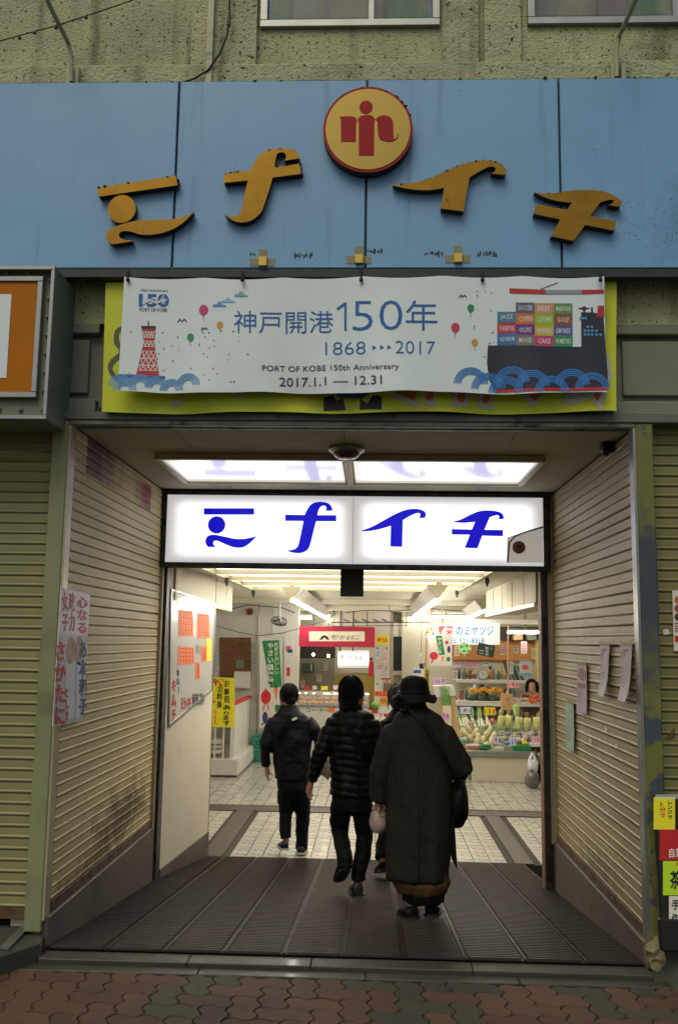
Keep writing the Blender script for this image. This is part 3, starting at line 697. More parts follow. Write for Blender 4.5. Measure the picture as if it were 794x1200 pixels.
# dull patch cut into the right end with its little bell
mb = MB(); FS.poly(mb, [(593, 659.5), (593.5, 630), (601, 627.5), (635.5, 616), (635.5, 659.5)], .002, .012); mb.build('corner_panel', pm('dull_acrylic', S('#c9c4b8'), .4, var=.05, emit=.25, ecol=(1, .95, .88)), sg)
mb = MB(); FS.stroke(mb, [(594, 659), (596, 636), (602, 629), (614, 624), (635, 618)], .012, .012, .018); mb.build('corner_trim', m_track, sg)
bl = thing('alarm_bell', 'round rusty brown alarm bell on the right corner of the lit sign', 'alarm bell', aY(608, 641, SY-.05))
c = org(bl); FB = Frame(c, (1, 0, 0), (0, 0, 1)); mb = MB(); FB.disc(mb, 0, 0, .05, h0=-.045, h1=-.01, n=20); FB.disc(mb, 0, 0, .042, h0=-.01, h1=.004, n=20); mb.build('gong', pm('rust_brown', S('#6e3a26'), .5, var=.35, scale=40), bl, 0, .004)
mb = MB(); FB.disc(mb, 0, 0, .012, h0=.004, h1=.012, n=10); mb.build('screw', m_steeldk, bl)
# dark little board hanging in the gate
hb = thing('hanging_board', 'small blackened board hanging below the lit sign', 'board', aY(412, 668, GY+.06))
a = aY(398.5, 699, GY+.06); b = aY(426, 666, GY+.06); box('board', (a.x, GY+.05, a.z), (b.x, GY+.075, b.z), m_blackm, hb, .003)
box('hanger', (a.x+.02, GY+.055, b.z), (b.x-.02, GY+.07, b.z+.03), m_frame, hb)

# ------------------------------------------------------------------ blue fascia sign with gold letters
FYp = -.16
fs = thing('fascia_sign', 'long pale blue panelled shop sign with gold raised letters above the entrance', 'shop sign', (0, FYp, 3.7))
zb_ = aY(400, 314, FYp).z; zt_ = aY(400, 94, FYp).z
sx = [-9, aY(206, 200, FYp).x, aY(429, 200, FYp).x, aY(656, 200, FYp).x, 9]
for i in range(4): box('panel', (sx[i]+.006, FYp, zb_), (sx[i+1]-.006, FYp+.02, zt_), m_blue, fs, bevel=.004)
box('backing', (-8.9, FYp+.0205, zb_+.002), (8.9, -.001, zt_-.004), m_bluedk, fs)
box('bottom_flashing', (-9, FYp+.004, zb_-.055), (9, FYp+.07, zb_-.001), m_steeldk, fs, bevel=.004)
FL = Frame((0, FYp, 0), (1, 0, 0), (0, 0, 1))
k1 = lambda P: [((105+p[0]/6.108), 190+p[1]/6.108) + tuple(p[2:]) for p in P]
k2 = lambda P: [((255+p[0]/7.218), 165+p[1]/7.218) + tuple(p[2:]) for p in P]
k3 = lambda P: [((370+p[0]/6.617), 95+p[1]/6.617) + tuple(p[2:]) for p in P]
k4 = lambda P: [((450+p[0]/5.293), 175+p[1]/5.293) + tuple(p[2:]) for p in P]
k5 = lambda P: [((615+p[0]/6.617), 210+p[1]/6.617) + tuple(p[2:]) for p in P]
LF = Frame((0, FYp-.05, 0), (1, 0, 0), (0, 0, 1))     # face plane of the letters
G1 = k1([(55, 183, 1), (617, 97, 1), (630, 166, 1), (66, 248, 1)])
G1b = k1([(745, 360, 1), (690, 385), (620, 405), (540, 412), (440, 415), (350, 418), (250, 440), (170, 470), (128, 500), (122, 545), (150, 580), (180, 586), (310, 566, 1), (295, 560, 1), (250, 556), (218, 540), (212, 520), (225, 500), (265, 494), (310, 502), (360, 518), (430, 520), (510, 510), (600, 478), (680, 425)])
G2 = k2([(52, 282, 1), (285, 246, 1), (305, 195), (345, 130), (400, 88), (470, 72), (560, 66), (640, 78), (685, 115), (690, 150, 1), (565, 170, 1), (578, 140), (572, 112), (545, 98), (510, 106), (494, 140), (480, 222, 1), (697, 195, 1), (705, 280, 1), (465, 312, 1), (440, 400), (400, 520), (370, 600), (300, 665), (220, 690), (140, 680), (62, 628, 1), (120, 640), (170, 628), (200, 590), (225, 470), (255, 336, 1), (55, 356, 1)])
G4 = k4([(52, 224, 1), (150, 214), (240, 196), (330, 160), (420, 118), (500, 88), (580, 72), (650, 70), (710, 84), (748, 115), (757, 140), (745, 160, 1), (662, 150, 1), (682, 140), (688, 120), (672, 108), (640, 112), (580, 142), (527, 177, 1), (490, 386, 1), (350, 367, 1), (370, 238, 1), (300, 252), (200, 252), (120, 240)])
G5 = k5([(70, 103, 1), (170, 113), (260, 103), (350, 90), (450, 84), (560, 88), (650, 110), (720, 150), (748, 185), (730, 215, 1), (640, 200, 1), (668, 192), (684, 172), (670, 160), (630, 165), (580, 180, 1), (505, 285, 1), (702, 328, 1), (690, 400, 1), (462, 355, 1), (375, 480, 1), (198, 442, 1), (270, 314, 1), (65, 268, 1), (90, 192, 1), (322, 240, 1), (360, 182, 1), (260, 172), (160, 145)])
def gold(P, smooth=True, extra=None):
    mb = MB(); FL_ = LF; mb.k = 1; FL_.poly(mb, P, -.046, -.002, smooth=smooth); mb.k = 0; FL_.poly(mb, P, -.002, .002, smooth=smooth)
    if extra: mb.k = 1; FL_.disc(mb, *extra, -.046, -.002, n=36, px=True); mb.k = 0; FL_.disc(mb, *extra, -.002, .002, n=36, px=True)
    return mb
MG = [m_gold, m_goldside]
g1 = gold(G1, False, (105+231/6.108, 190+336/6.108, 16.3, 16.3)); g1.k = 1; LF.poly(g1, G1b, -.046, -.002, smooth=True); g1.k = 0; LF.poly(g1, G1b, -.002, .002, smooth=True)
g1.build('gold_letter', MG, fs); gold(G2).build('gold_letter', MG, fs); gold(G4).build('gold_letter', MG, fs); gold(G5).build('gold_letter', MG, fs)
ecx, ecy = 370+402/6.617, 95+374/6.617
EF = Frame((0, FYp-.07, 0), (1, 0, 0), (0, 0, 1))
mb = MB(); mb.k = 1; EF.disc(mb, ecx, ecy, 52.5, 49.8, -.067, -.004, n=64, px=True); mb.k = 0; EF.disc(mb, ecx, ecy, 52.5, 49.8, -.004, .0, n=64, px=True)
em = mb.build('emblem', [m_red, m_goldside], fs)
mb = MB(); EF.disc(mb, ecx, ecy, 49.6, 46.8, .0005, .004, n=64, px=True); mb.build('brass_disc', m_brass, em)
mb = MB(); EF.disc(mb, 370+388/6.617, 95+207/6.617, 7.8, 7.6, .0045, .007, n=28, px=True)
EF.poly(mb, k3([(183, 280, 1), (270, 278), (300, 285), (318, 302, 1), (312, 340, 1), (309, 474, 1), (195, 474, 1), (193, 300, 1)]), .0045, .007, smooth=True)
EF.poly(mb, k3([(322, 304, 1), (345, 278), (392, 266), (435, 276), (456, 300, 1), (453, 340, 1), (450, 581, 1), (332, 581, 1), (332, 330, 1)]), .0045, .007, smooth=True)
EF.poly(mb, k3([(458, 304, 1), (490, 278), (530, 270), (575, 285), (597, 325), (600, 400), (604, 455, 1), (620, 447), (636, 415, 1), (640, 420, 1), (630, 448), (600, 470), (560, 475), (510, 463), (484, 430), (478, 370), (475, 312, 1)]), .0045, .007, smooth=True)
mb.build('emblem_monogram', m_red, em)
# tape remains and clips along the lower edge of the sign
m_tape = pm('yellowed_tape', S('#a8a06a'), .5, var=.1, alpha=.45); m_clip = pm('brass_clip', S('#c9a94a'), .4, metal=.3)
for (x, y) in ((308, 301), (420.5, 298), (536, 297)):
    cl = thing('taped_clip', {308: 'yellow clip under crossed old tape on the left of the blue sign', 420.5: 'yellow clip under crossed old tape at the middle seam of the blue sign', 536: 'yellow clip under crossed old tape right of centre on the blue sign'}[x], 'clip', aY(x, y+4, FYp), 'clips along the lower edge of the blue sign')
    mb = MB(); FL.rectpx(mb, x-5, y-9, x+5, y+10, .0015, .003); mb.build('tape', m_tape, cl); mb = MB(); FL.rectpx(mb, x-15, y+2, x+14, y+11, .0035, .005); mb.build('tape', m_tape, cl)
    mb = MB(); FL.rectpx(mb, x-5, y+1, x+5, y+12, .006, .022); mb.build('clip', m_clip, cl, 0, .003)
rsp = random.Random(77); mb = MB()
for q in range(330):
    if q < 190: x = 706+rsp.random()**.7*96; y = rsp.gauss(262, 32)
    else: x = rsp.uniform(0, 794); y = rsp.uniform(98, 312)
    if not (97 < y < 312): continue
    s_ = rsp.uniform(.25, 1.0); FL.poly(mb, [(x, y), (x+s_*rsp.uniform(.5, 2.2), y-s_*rsp.uniform(-.6, .8)), (x+s_*.8, y+s_*rsp.uniform(.5, 1.5))], .0008, .0016)
stuff(mb.build('mould_fleck', m_steeldk, fs))
m_old = pm('old_glue', S('#2c3638'), .8)
for (x0, x1, y) in ((292, 300, 296), (344, 366, 298), (430, 449, 293), (497, 520, 296), (559, 582, 296)):
    mb = MB(); r_ = random.Random(int(x0))
    for k in range(int((x1-x0)/2.2)):
        x = x0+k*2.2+r_.uniform(0, 1); FL.rectpx(mb, x, y+r_.uniform(-2, 1), x+r_.uniform(.7, 2.2), y+r_.uniform(1.5, 5), .0012, .0022)
    mb.build('glue_residue', m_old, fs)

# ------------------------------------------------------------------ banners under the sign
def wav1(x, z):
    t = max(0, min(1, (3.63-z)/.68)); return -.012*math.sin(x*7.3+1.2)*t - .008*math.sin(x*17+z*4)*t*t - .010*math.sin(x*3.1+.6) - .022*t*t*(.5+.5*math.sin(x*5.2+1))
def wav2(x, z):
    t = max(0, min(1, (3.6-z)/.75)); return -.010*math.sin(x*6.1+.2)*t - .006*math.sin(x*15+z*5)*t*t - .02*t*t*(.5+.5*math.sin(x*4.1+2.2))
BY = -.185; B2Y = -.10
def cloth(name, corners, Y, fn, mat, nx=70, nz=18, sag=0, lobes=3, parent=None):
    tl, tr, brr, bll = [aY(x, y, Y) for x, y in corners]; V = []; F = []
    for j in range(nz+1):
        for i in range(nx+1):
            a, b = i/nx, j/nz
            p = tl*(1-a)*(1-b) + tr*a*(1-b) + brr*a*b + bll*(1-a)*b
            p.z -= sag*abs(math.sin(a*math.pi*lobes))*(1-b)
            p.z += .006*math.sin(a*19+2)*b
            V.append(Vector((p.x, Y+fn(p.x, p.z), p.z)))
    for j in range(nz):
        for i in range(nx): q = j*(nx+1)+i; F.append((q, q+nx+1, q+nx+2, q+1))
    n = len(V); mb = MB(); mb.add(V, F)
    mb.add([v+Vector((0, .003, 0)) for v in V], [f[::-1] for f in F])
    ring = [i for i in range(nx+1)] + [j*(nx+1)+nx for j in range(1, nz+1)] + [nz*(nx+1)+i for i in range(nx-1, -1, -1)] + [j*(nx+1) for j in range(nz-1, 0, -1)]
    for i in range(len(ring)): a, b = ring[i], ring[(i+1) % len(ring)]; mb.f.append((a, b, b+n, a+n)); mb.m.append(0)
    return mb.build(name, mat, parent, 60)
m_bwhite = pm('banner_vinyl', S('#d8e6e8'), .42, var=.03, scale=3, dirt=(S('#a9b2b0'), 1.1, .58, .2), bump=.15, bscale=14)
m_byel = pm('banner_lime', S('#c6d01a'), .5, var=.05, scale=3, dirt=(S('#8b921e'), 1.4, .58, .2), bump=.15, bscale=14)
# back (lime) banner
lb = thing('lime_banner', 'lime green cloth banner mostly hidden behind the white port banner', 'banner', (0, B2Y, 3.2))
cloth('cloth', [(124, 331), (722, 326), (720, 484), (120, 484)], B2Y, wav2, m_byel, parent=lb)
FB2 = Frame((0, B2Y, 0), (1, 0, 0), (0, 0, 1))
DEC = []
def dec(frm, parent, mat, fn, build, name='print'):
    mb = MB(); build(mb); o = mb.build(name, mat, parent); DEC.append((o, fn)); return o
m_lgrey = pm('print_grey', S('#b9bcae'), .6, var=0); m_dkgrey = pm('print_dark_grey', S('#55574a'), .6, var=0); m_org = pm('print_orange', S('#c9662a'), .6, var=0); m_pblk = pm('print_black', S('#20242a'), .6, var=0); m_pblue = pm('print_blue', S('#1d5fa8'), .6, var=0)
dec(FB2, lb, m_dkgrey, wav2, lambda mb: (FB2.poly(mb, [(144, 382), (135, 388), (134, 402), (140, 412), (130, 422), (127, 432), (133, 444), (144, 448), (134, 436), (133, 428), (142, 418), (145, 410), (140, 400), (140, 390), (146, 386)], .003, .005, smooth=True)))
dec(FB2, lb, m_lgrey, wav2, lambda mb: (FB2.disc(mb, 207, 472, 6.5, 4, .003, .005, px=True), FB2.stroke(mb, [(212, 471), (214, 458)], .008, .003, .005)))
[dec(FB2, lb, m_lgrey, wav2, lambda mb, q=q: FB2.disc(mb, q, 463-(q-280)*.16, 6, 4.5, .003, .005, px=True)) for q in (280, 305)]
[dec(FB2, lb, m_pblk, wav2, lambda mb, P=P: FB2.poly(mb, P, .003, .005)) for P in ([(379, 482), (379, 466), (390, 463), (394, 470), (402, 467), (405, 481)], [(421, 481), (422, 468), (430, 474), (437, 464), (447, 466), (447, 481)])]
dec(FB2, lb, m_pblue, wav2, lambda mb: FB2.poly(mb, [(388, 458), (398, 467), (425, 468), (437, 458)], .003, .005))
[dec(FB2, lb, m_lgrey, wav2, lambda mb, P=P: FB2.poly(mb, P, .003, .005)) for P in ([(455, 460), (458, 466), (488, 480), (491, 460)], [(497, 460), (495, 475), (508, 478), (512, 460)], [(530, 460), (528, 476), (548, 478), (552, 460)], [(560, 460), (559, 478), (577, 480), (580, 462)], [(610, 462), (622, 478), (640, 462)], [(655, 470), (664, 462), (700, 440), (706, 420), (712, 414), (716, 440), (702, 484), (690, 468), (668, 476)])]
[dec(FB2, lb, m_org, wav2, lambda mb, P=P: FB2.poly(mb, P, .0052, .007)) for P in ([(461, 460), (485, 471), (488, 460)], [(500, 460), (499, 470), (506, 471), (508, 460)], [(536, 460), (535, 471), (543, 472), (545, 460)], [(566, 460), (565, 471), (572, 472), (575, 462)], [(618, 462), (626, 470), (634, 462)], [(698, 472), (710, 450), (711, 434), (704, 440), (694, 466)])]
# front (white) banner
wb = thing('white_banner', 'white vinyl banner with tower, ship and port anniversary lettering', 'banner', (0, BY, 3.3))
cloth('cloth', [(146, 325), (708, 323), (710, 461), (139, 460)], BY, wav1, m_bwhite, sag=.012, lobes=6.0, parent=wb)
FW = Frame((0, BY, 0), (1, 0, 0), (0, 0, 1)); W1 = lambda *a, **k: stuff(dec(FW, wb, *a, **k))
a1 = lambda P: [(118+p[0]/4.963, 320+p[1]/4.963)+tuple(p[2:]) for p in P]
a4 = lambda P: [(550+p[0]/4.179, 320+p[1]/4.179)+tuple(p[2:]) for p in P]
def btxt(*a, **k): 
    k.setdefault('ext', .0016); o = FW.text(*a, **k); DEC.append((o, wav1)); return o
m_tred = pm('print_red', S('#b8252c'), .5, var=0); m_navy = pm('print_navy', S('#1d2436'), .5, var=0); m_sea = pm('print_sea', S('#5f9bd0'), .5, var=0); m_deepblue = pm('print_deep_blue', S('#1b5fae'), .5, var=0)
m_bwp = pm('print_white', S('#d5dcda'), .45, var=0)
btxt('神戸開港', (274, 364, 390, 390), m_pblue, wb, off=-.004); W1(m_pblue, wav1, lambda mb: FW.stroke(mb, [(395.5, 362), (404.5, 355.5), (404.5, 387)], .0125, .004, .0055)); btxt('50', (413, 353, 471, 388), m_pblue, wb, off=-.014); btxt('年', (475, 353, 512, 388), m_pblue, wb, off=-.004)
btxt('1868', (381, 401, 428, 416), m_pblue, wb, off=-.012); btxt('2017', (463, 401, 509, 416), m_pblue, wb, off=-.012)
W1(m_pblue, wav1, lambda mb: [FW.poly(mb, [(x, 406), (x, 411.5), (x+4.5, 408.7)], .004, .0055) for x in (436, 445, 453.5)])
btxt('PORT OF KOBE 150th Anniversary', (307, 428, 467, 436.5), m_navy, wb, off=.002); btxt('2017.1.1 — 12.31', (327, 441.5, 447, 452), m_navy, wb, off=.003)
btxt('150th Anniversary', (165, 339, 197, 342.6), m_navy, wb, ext=.001); btxt('PORT OF KOBE', (164, 361, 196, 365), m_navy, wb, ext=.001)
btxt('150', (163, 344.5, 198, 359.5), m_deepblue, wb, off=.035)
W1(m_bwp, wav1, lambda mb: (FW.stroke(mb, [(168, 356), (176, 351.5), (184, 355), (190, 352)], .012, .006, .007), FW.stroke(mb, [(189, 353), (192, 346)], .006, .006, .007), FW.arc(mb, *FW.px(192, 350), .014, .019, math.pi, 2*math.pi, .006, .007)))
# tower
W1(m_tred, wav1, lambda mb: FW.poly(mb, a1([(240, 325), (318, 320), (312, 400), (322, 480), (341, 598), (209, 598), (235, 480), (252, 400)]), .0035, .005))
W1(m_navy, wav1, lambda mb: (FW.rectpx(mb, *a1([(238, 308)])[0], *a1([(320, 324)])[0], .0055, .0065), FW.stroke(mb, a1([(278, 308), (278, 282)]), .006, .005, .0065)))
def lattice(mb):
    for (y0, y1, xl0, xr0, xl1, xr1, n) in ((342, 376, 247, 312, 249, 310, 4), (396, 428, 251, 312, 250, 312, 3), (455, 496, 246, 318, 240, 323, 3), (500, 536, 236, 324, 228, 330, 3), (540, 568, 226, 330, 220, 335, 4)):
        for k in range(n):
            a = xl0+(xr0-xl0)*k/n; b = xl0+(xr0-xl0)*(k+1)/n; c_ = xl1+(xr1-xl1)*k/n; d_ = xl1+(xr1-xl1)*(k+1)/n
            FW.stroke(mb, a1([(a, y0), ((c_+d_)/2, y1), (b, y0)]), .0045, .0055, .0065)
        FW.stroke(mb, a1([(xl0-2, y0), (xr0+2, y0)]), .003, .0055, .0065); FW.stroke(mb, a1([(xl1-2, y1), (xr1+2, y1)]), .003, .0055, .0065)
W1(m_bwp, wav1, lattice)
W1(m_deepblue, wav1, lambda mb: FW.poly(mb, a1([(105, 592), (375, 600), (375, 618), (105, 614)]), .0055, .007))
def waves(mb, cs, r, h):
    for (x, y) in cs:
        a, b = FW.px(x, y)
        for k in range(4): FW.arc(mb, a, b, r-.011*k-.0065, r-.011*k, .05, math.pi-.05, h, h+.001, 12)
W1(m_sea, wav1, lambda mb: waves(mb, [(141.5, 453), (147, 458), (165, 453), (184, 455), (201, 458), (221, 452)], .066, .0072))
# ship
W1(m_navy, wav1, lambda mb: (FW.poly(mb, a4([(88, 355), (545, 362), (545, 190), (612, 192), (655, 205), (668, 400), (676, 574), (122, 584), (95, 520), (84, 440)]), .0035, .005)))
W1(m_tred, wav1, lambda mb: (FW.poly(mb, a4([(118, 572), (676, 560), (677, 576), (124, 586)]), .0052, .0062), FW.poly(mb, a4([(628, 158), (658, 156), (660, 208), (622, 216)]), .0052, .0062), FW.poly(mb, a4([(192, 76), (372, 82), (370, 104), (194, 100)]), .0035, .005), FW.poly(mb, a4([(547, 80), (658, 78), (658, 96), (549, 102)]), .0035, .005)))
W1(pm('print_mid_grey', S('#8e9498'), .5, var=0), wav1, lambda mb: FW.poly(mb, a4([(372, 83), (547, 81), (549, 101), (370, 104)]), .0035, .005))
W1(m_navy, wav1, lambda mb: (FW.stroke(mb, a4([(345, 80), (430, 46)]), .004, .0052, .006), FW.disc(mb, *a4([(560, 172)])[0], 2.6, 2.6, .004, .0055, px=True), FW.stroke(mb, a4([(535, 172), (585, 170)]), .006, .004, .0055), FW.stroke(mb, a4([(560, 178), (560, 192)]), .008, .004, .0055), FW.stroke(mb, a4([(598, 168), (599, 192)]), .010, .004, .0055)))
W1(m_sea, wav1, lambda mb: [FW.rectpx(mb, *a4([(x, y)])[0], *a4([(x+11, y+11)])[0], .0055, .007) for (x, y) in [(536, 215), (549, 215), (562, 215), (572, 257), (592, 257), (557, 276), (575, 276), (593, 276), (615, 276), (557, 295), (575, 295), (593, 295), (615, 295), (635, 295)]])
cc = [(134, 192, 'JAZZ', '#3f7f96'), (134, 247, 'FURNITURE', '#b8323c'), (134, 300, 'AQUARIUM', '#2a70b4'), (224, 146, 'SOCCER', '#5c5f78'), (224, 200, 'COFFEE', '#c87028'), (224, 254, 'OLIVE', '#6a2f86'), (224, 305, 'MOUSE', '#74766f'),
      (317, 148, 'BEEF', '#c48f70'), (317, 202, 'CLOTHES', '#93b832'), (317, 256, 'BANANA', '#c0b03c'), (317, 308, 'CAKE', '#c03a70'), (410, 148, 'MARATHON', '#5f8a4a'), (410, 202, 'GOLF', '#8a5426'), (410, 256, 'LEMONADE', '#565496'), (410, 308, 'NUMETING', '#2f8f58')]
for (x, y, t, c) in cc:
    W1(pm('box_'+t.lower(), S(c), .5, var=0), wav1, lambda mb: FW.rectpx(mb, *a4([(x, y)])[0], *a4([(x+92, y+53)])[0], .0055, .0065), 'container_print')
    q = a4([(x+16-4*(len(t) > 5), y+14), (x+76+6*(len(t) > 5), y+39)]); btxt(t, (q[0][0], q[0][1], q[1][0], q[1][1]), m_bwp, wb, off=.01, h=.0068, ext=.0008, res=1)
m_wave2 = pm('print_wave_blue', S('#2f7ecb'), .5, var=0)
W1(m_wave2, wav1, lambda mb: waves(mb, [(550+x/4.179, 320+y/4.179) for x, y in ((5, 545), (90, 570), (205, 540), (175, 588), (305, 560), (400, 588), (500, 552), (600, 570))], .094, .0072))
# balloons, clouds, birds, confetti
for (x, y, r, c) in ((238.5, 363, 5.4, '#c43a72'), (257.5, 380.5, 3.7, '#cf9a2a'), (223.5, 395.5, 4, '#2a8a50'), (551, 361.5, 4, '#2a8a50'), (533, 384.5, 5, '#c43a5c'), (555.7, 401.5, 3.6, '#cf9a2a')):
    W1(pm('balloon'+c, S(c), .5, var=0), wav1, lambda mb: (FW.disc(mb, x, y, r, r*1.12, .0035, .005, px=True), FW.poly(mb, [(x-1.2, y+r*1.4), (x+1.2, y+r*1.4), (x, y+r*.9)], .0035, .005), FW.stroke(mb, [(x, y+r*1.3), (x-.8, y+r*1.9), (x+.8, y+r*2.5)], .0022, .0035, .0045)), 'balloon_print')
for (x, y, c) in ((257, 357, '#6b8cc4'), (267, 352, '#8fbdd8'), (282, 345, '#6fa4b0')):
    W1(pm('cloud'+c, S(c), .5, var=0), wav1, lambda mb: FW.poly(mb, [(x-7.5, y+2), (x-5.5, y-1), (x-3, y-1), (x-1, y-4), (x+2, y-3), (x+4, y-.6), (x+7.5, y+.8), (x+7, y+2)], .0035, .005, smooth=True), 'cloud_print')
W1(m_navy, wav1, lambda mb: [FW.stroke(mb, [(x-5*s, y+1.5*s), (x-2.5*s, y-2*s), (x, y+1*s), (x+2.5*s, y-2*s), (x+5.5*s, y+1*s)], .005, .0035, .005) for (x, y, s) in ((213.5, 376, 1), (239.5, 385.5, .7), (541.5, 348, .8))])
rc = random.Random(3)
for c in ('#c2453a', '#2c3f86', '#4a9a5a', '#d0902a'):
    W1(pm('confetti'+c, S(c), .5, var=0), wav1, lambda mb: [FW.rectpx(mb, x, y, x+rc.uniform(.8, 2.2), y+rc.uniform(.8, 1.4), .0035, .0045) for x, y in [(rc.uniform(150, 290), rc.uniform(385, 448)) for _ in range(11)] + [(rc.uniform(548, 580), rc.uniform(338, 446)) for _ in range(4)]])
for o, fn in DEC:
    if o: drape(o, fn, .05, BY if fn is wav1 else B2Y)
mb = MB()
for x in (150, 284, 423, 565, 703):
    p = aY(x, 328, BY-.02); q = aY(x, 318, BY+.03); mb.tube([p, q], .007, 6); mb.ell(p, .012, 8, 5)
mb.build('rope_tie', m_black, wb)
# slim pipe the banners hang from
single(MB().tube([(-1.62, -.14, 3.672), (1.42, -.14, 3.66)], .014, 10).build('banner_pipe', m_steeldk, None, 40), 'dark pipe under the blue sign from which the banners hang', 'pipe')

# ------------------------------------------------------------------ orange light box sign at the left edge
ob = thing('light_box_sign', 'orange and white box sign with a riveted grey metal rim at the left edge', 'sign', (-3, -.35, 3.2))
yf = -.36
xo = aY(59, 400, yf).x; z1 = aY(20, 312, yf).z; z0 = aY(20, 490, yf).z
mb = MB(); ff = .03
mb.box((-6, yf+.012, z0), (xo, -.002, z0+.012)).box((-6, yf+.012, z1-.012), (xo, -.002, z1)).box((xo-.012, yf+.012, z0+.0125), (xo, -.002, z1-.0125)).box((-6, -.06, z0+.0125), (xo-.0125, -.05, z1-.0125)).box((-6, yf+.06, z0+.0125), (xo-.0125, yf+.066, z1-.0125))
mb.build('casing', m_greypan, ob)
mb = MB(); mb.box((-6, yf, z0-.004), (xo+.003, yf+.012, z0+.018)).box((-6, yf, z1-.018), (xo+.003, yf+.012, z1+.004)).box((xo-.018, yf, z0+.0185), (xo+.003, yf+.012, z1-.0185)); mb.build('rim', m_alu, ob, bevel=.002)
FO = Frame((0, yf+.03, 0), (1, 0, 0), (0, 0, 1))
xi = aY(47, 400, yf+.03).x; zi1 = aY(20, 324, yf+.03).z; zi0 = aY(20, 466, yf+.03).z
mb = MB(); mb.box((-6, yf+.02, zi1-.03), (xi, yf+.05, zi1)).box((-6, yf+.02, zi0), (xi, yf+.05, zi0+.03)).box((xi-.03, yf+.02, zi0+.0305), (xi, yf+.05, zi1-.0305)); mb.build('inner_frame', m_alu, ob, bevel=.003)
box('orange_face', (-6, yf+.032, zi0+.02), (xi-.02, yf+.04, zi1-.02), pm('orange_acrylic', S('#b06808'), .5, spec=.15, var=.04), ob)
mb = MB(); FO2 = Frame((0, yf+.032, 0), (1, 0, 0), (0, 0, 1)); FO2.poly(mb, [(-400, 345), (14, 345), (8, 443), (-400, 443)], .001, .003); mb.build('white_field', m_bwhite, ob)
mb = MB()
for i in range(8):
    z = z0+.06+(z1-z0-.12)*i/7; mb.ell(((xi+xo)/2-.004, yf+.056, z), (.014, .02, .014), 8, 5)
for i in range(12):
    for z in ((z1+zi1)/2, (z0+zi0)/2): mb.ell((xo-.16-i*.12, yf+.056, z), (.014, .02, .014), 8, 5)
mb.build('rivets', m_greypan, ob, 40)

# pipes and cables on the upper wall
def pole(name, pts, r, label, cat, bracket=None):
    t = thing(name, label, cat, pts[0]); MB().tube(pts, r, 8).build('tube', m_trimw, t, 40)
    if bracket is not None:
        b = bracket; mb = MB(); mb.box((b.x-.035, -.10, b.z-.06), (b.x+.0, -.05, b.z+.06)); mb.box((b.x+.02, -.11, b.z-.07), (b.x+.045, -.05, b.z+.05)); mb.build('bracket', m_whiteold, t, 0, .003)
    return t
m_trimw = pm('pale_pipe', S('#a8a88a'), .5, var=.12, dirt=(S('#5d5a3c'), 10, .55, .15)); m_whiteold = pm('old_white_paint', S('#b5b394'), .5, var=.15, dirt=(S('#5d5a3c'), 10, .55, .15))
pole('stay_pipe', [aY(84, 96, -.13), aY(83, 62, -.13), aY(80, 50, -.15), aY(60, 10, -.42), aY(34, -50, -.9)], .013, 'thin bent pipe rising from the blue sign at the upper left', 'pipe', aY(84, 88, -.1))
pole('stay_pipe', [aY(722, 90, -.13), aY(722, 56, -.13), aY(725, 42, -.15), aY(742, 5, -.42), aY(765, -50, -.9)], .013, 'thin bent pipe rising from the blue sign at the upper right', 'pipe', aY(723, 84, -.1))
a = aY(244.5, 96, -.07); b = aY(247, -80, -.07); single(MB().box((a.x-.018, -.085, a.z-.02), (a.x+.018, -.05, b.z)).build('cable_duct', m_whiteold), 'straight pale cable duct running up the wall left of the window', 'duct')
single(MB().tube([aY(x, y, -.09) for x, y in ((205, 100), (228, 92), (244, 82), (258, 62), (266, 42), (269, 22), (269, -60))], .006, 6).build('wall_cable', m_black), 'black cable curving up the wall beside the pale duct', 'cable')
single(MB().tube([aY(268, 30, -.09), aY(269, 18, -.09)], [.012, .009], 7).build('cable_clump', m_black), 'dark taped lump on the curving wall cable', 'cable tape')
ow = thing('overhead_wire', 'thin overhead wire with hanging scraps crossing the upper left wall', 'wire', aY(0, 49, -.3))
MB().tube([aY(-120, 82, -.3), aY(0, 48, -.3), aY(70, 29, -.3), aY(130, 9, -.3), aY(230, -26, -.3)], .0035, 5).build('wire', m_black, ow)
mb = MB()
for x, y in ((23, 43), (41, 37), (66, 31), (101, 19)): mb.ell(aY(x, y+1.5, -.3), (.012, .008, .012), 6, 4)
mb.build('scrap', m_black, ow)
# moss and twigs caught along the top edges of the letters and sign
m_moss = pm('moss', S('#1d2616'), .95, var=.4, scale=60)
ms = MB(); rm = random.Random(11)
def mossline(P, frm, dens, h, hz=.006):
    for (a, b) in zip(P[:-1], P[1:]):
        n = int(math.hypot(b[0]-a[0], b[1]-a[1])*dens)
        for i in range(n):
            t = rm.random(); x = a[0]+(b[0]-a[0])*t; y = a[1]+(b[1]-a[1])*t
            q = frm.P(*frm.px(x, y), h+rm.uniform(-.05, .004)); s_ = rm.uniform(.002, hz)
            ms.ell(q, (s_*rm.uniform(.8, 2), s_, s_*rm.uniform(.6, 1.6)), 5, 3)
mossline(k1([(60, 183), (240, 155), (300, 146)]), LF, 1.2, .0); mossline(k1([(540, 108), (625, 97), (632, 150)]), LF, 1.5, .0)
mossline(k2([(52, 280), (285, 246)]), LF, 1.0, 0); mossline(k2([(400, 90), (470, 72), (560, 64), (640, 78), (685, 115)]), LF, 1.2, 0); mossline(k2([(500, 220), (697, 195), (712, 280)]), LF, 1.6, 0)
mossline(k4([(100, 218), (240, 196), (330, 160), (420, 118), (500, 88), (580, 72), (650, 70), (710, 84)]), LF, 1.0, 0)
mossline(k5([(150, 110), (230, 108)]), LF, 1.2, 0); mossline(k3([(180, 120), (300, 60), (400, 44), (500, 64), (620, 110), (700, 200), (740, 280)]), EF, .9, 0)
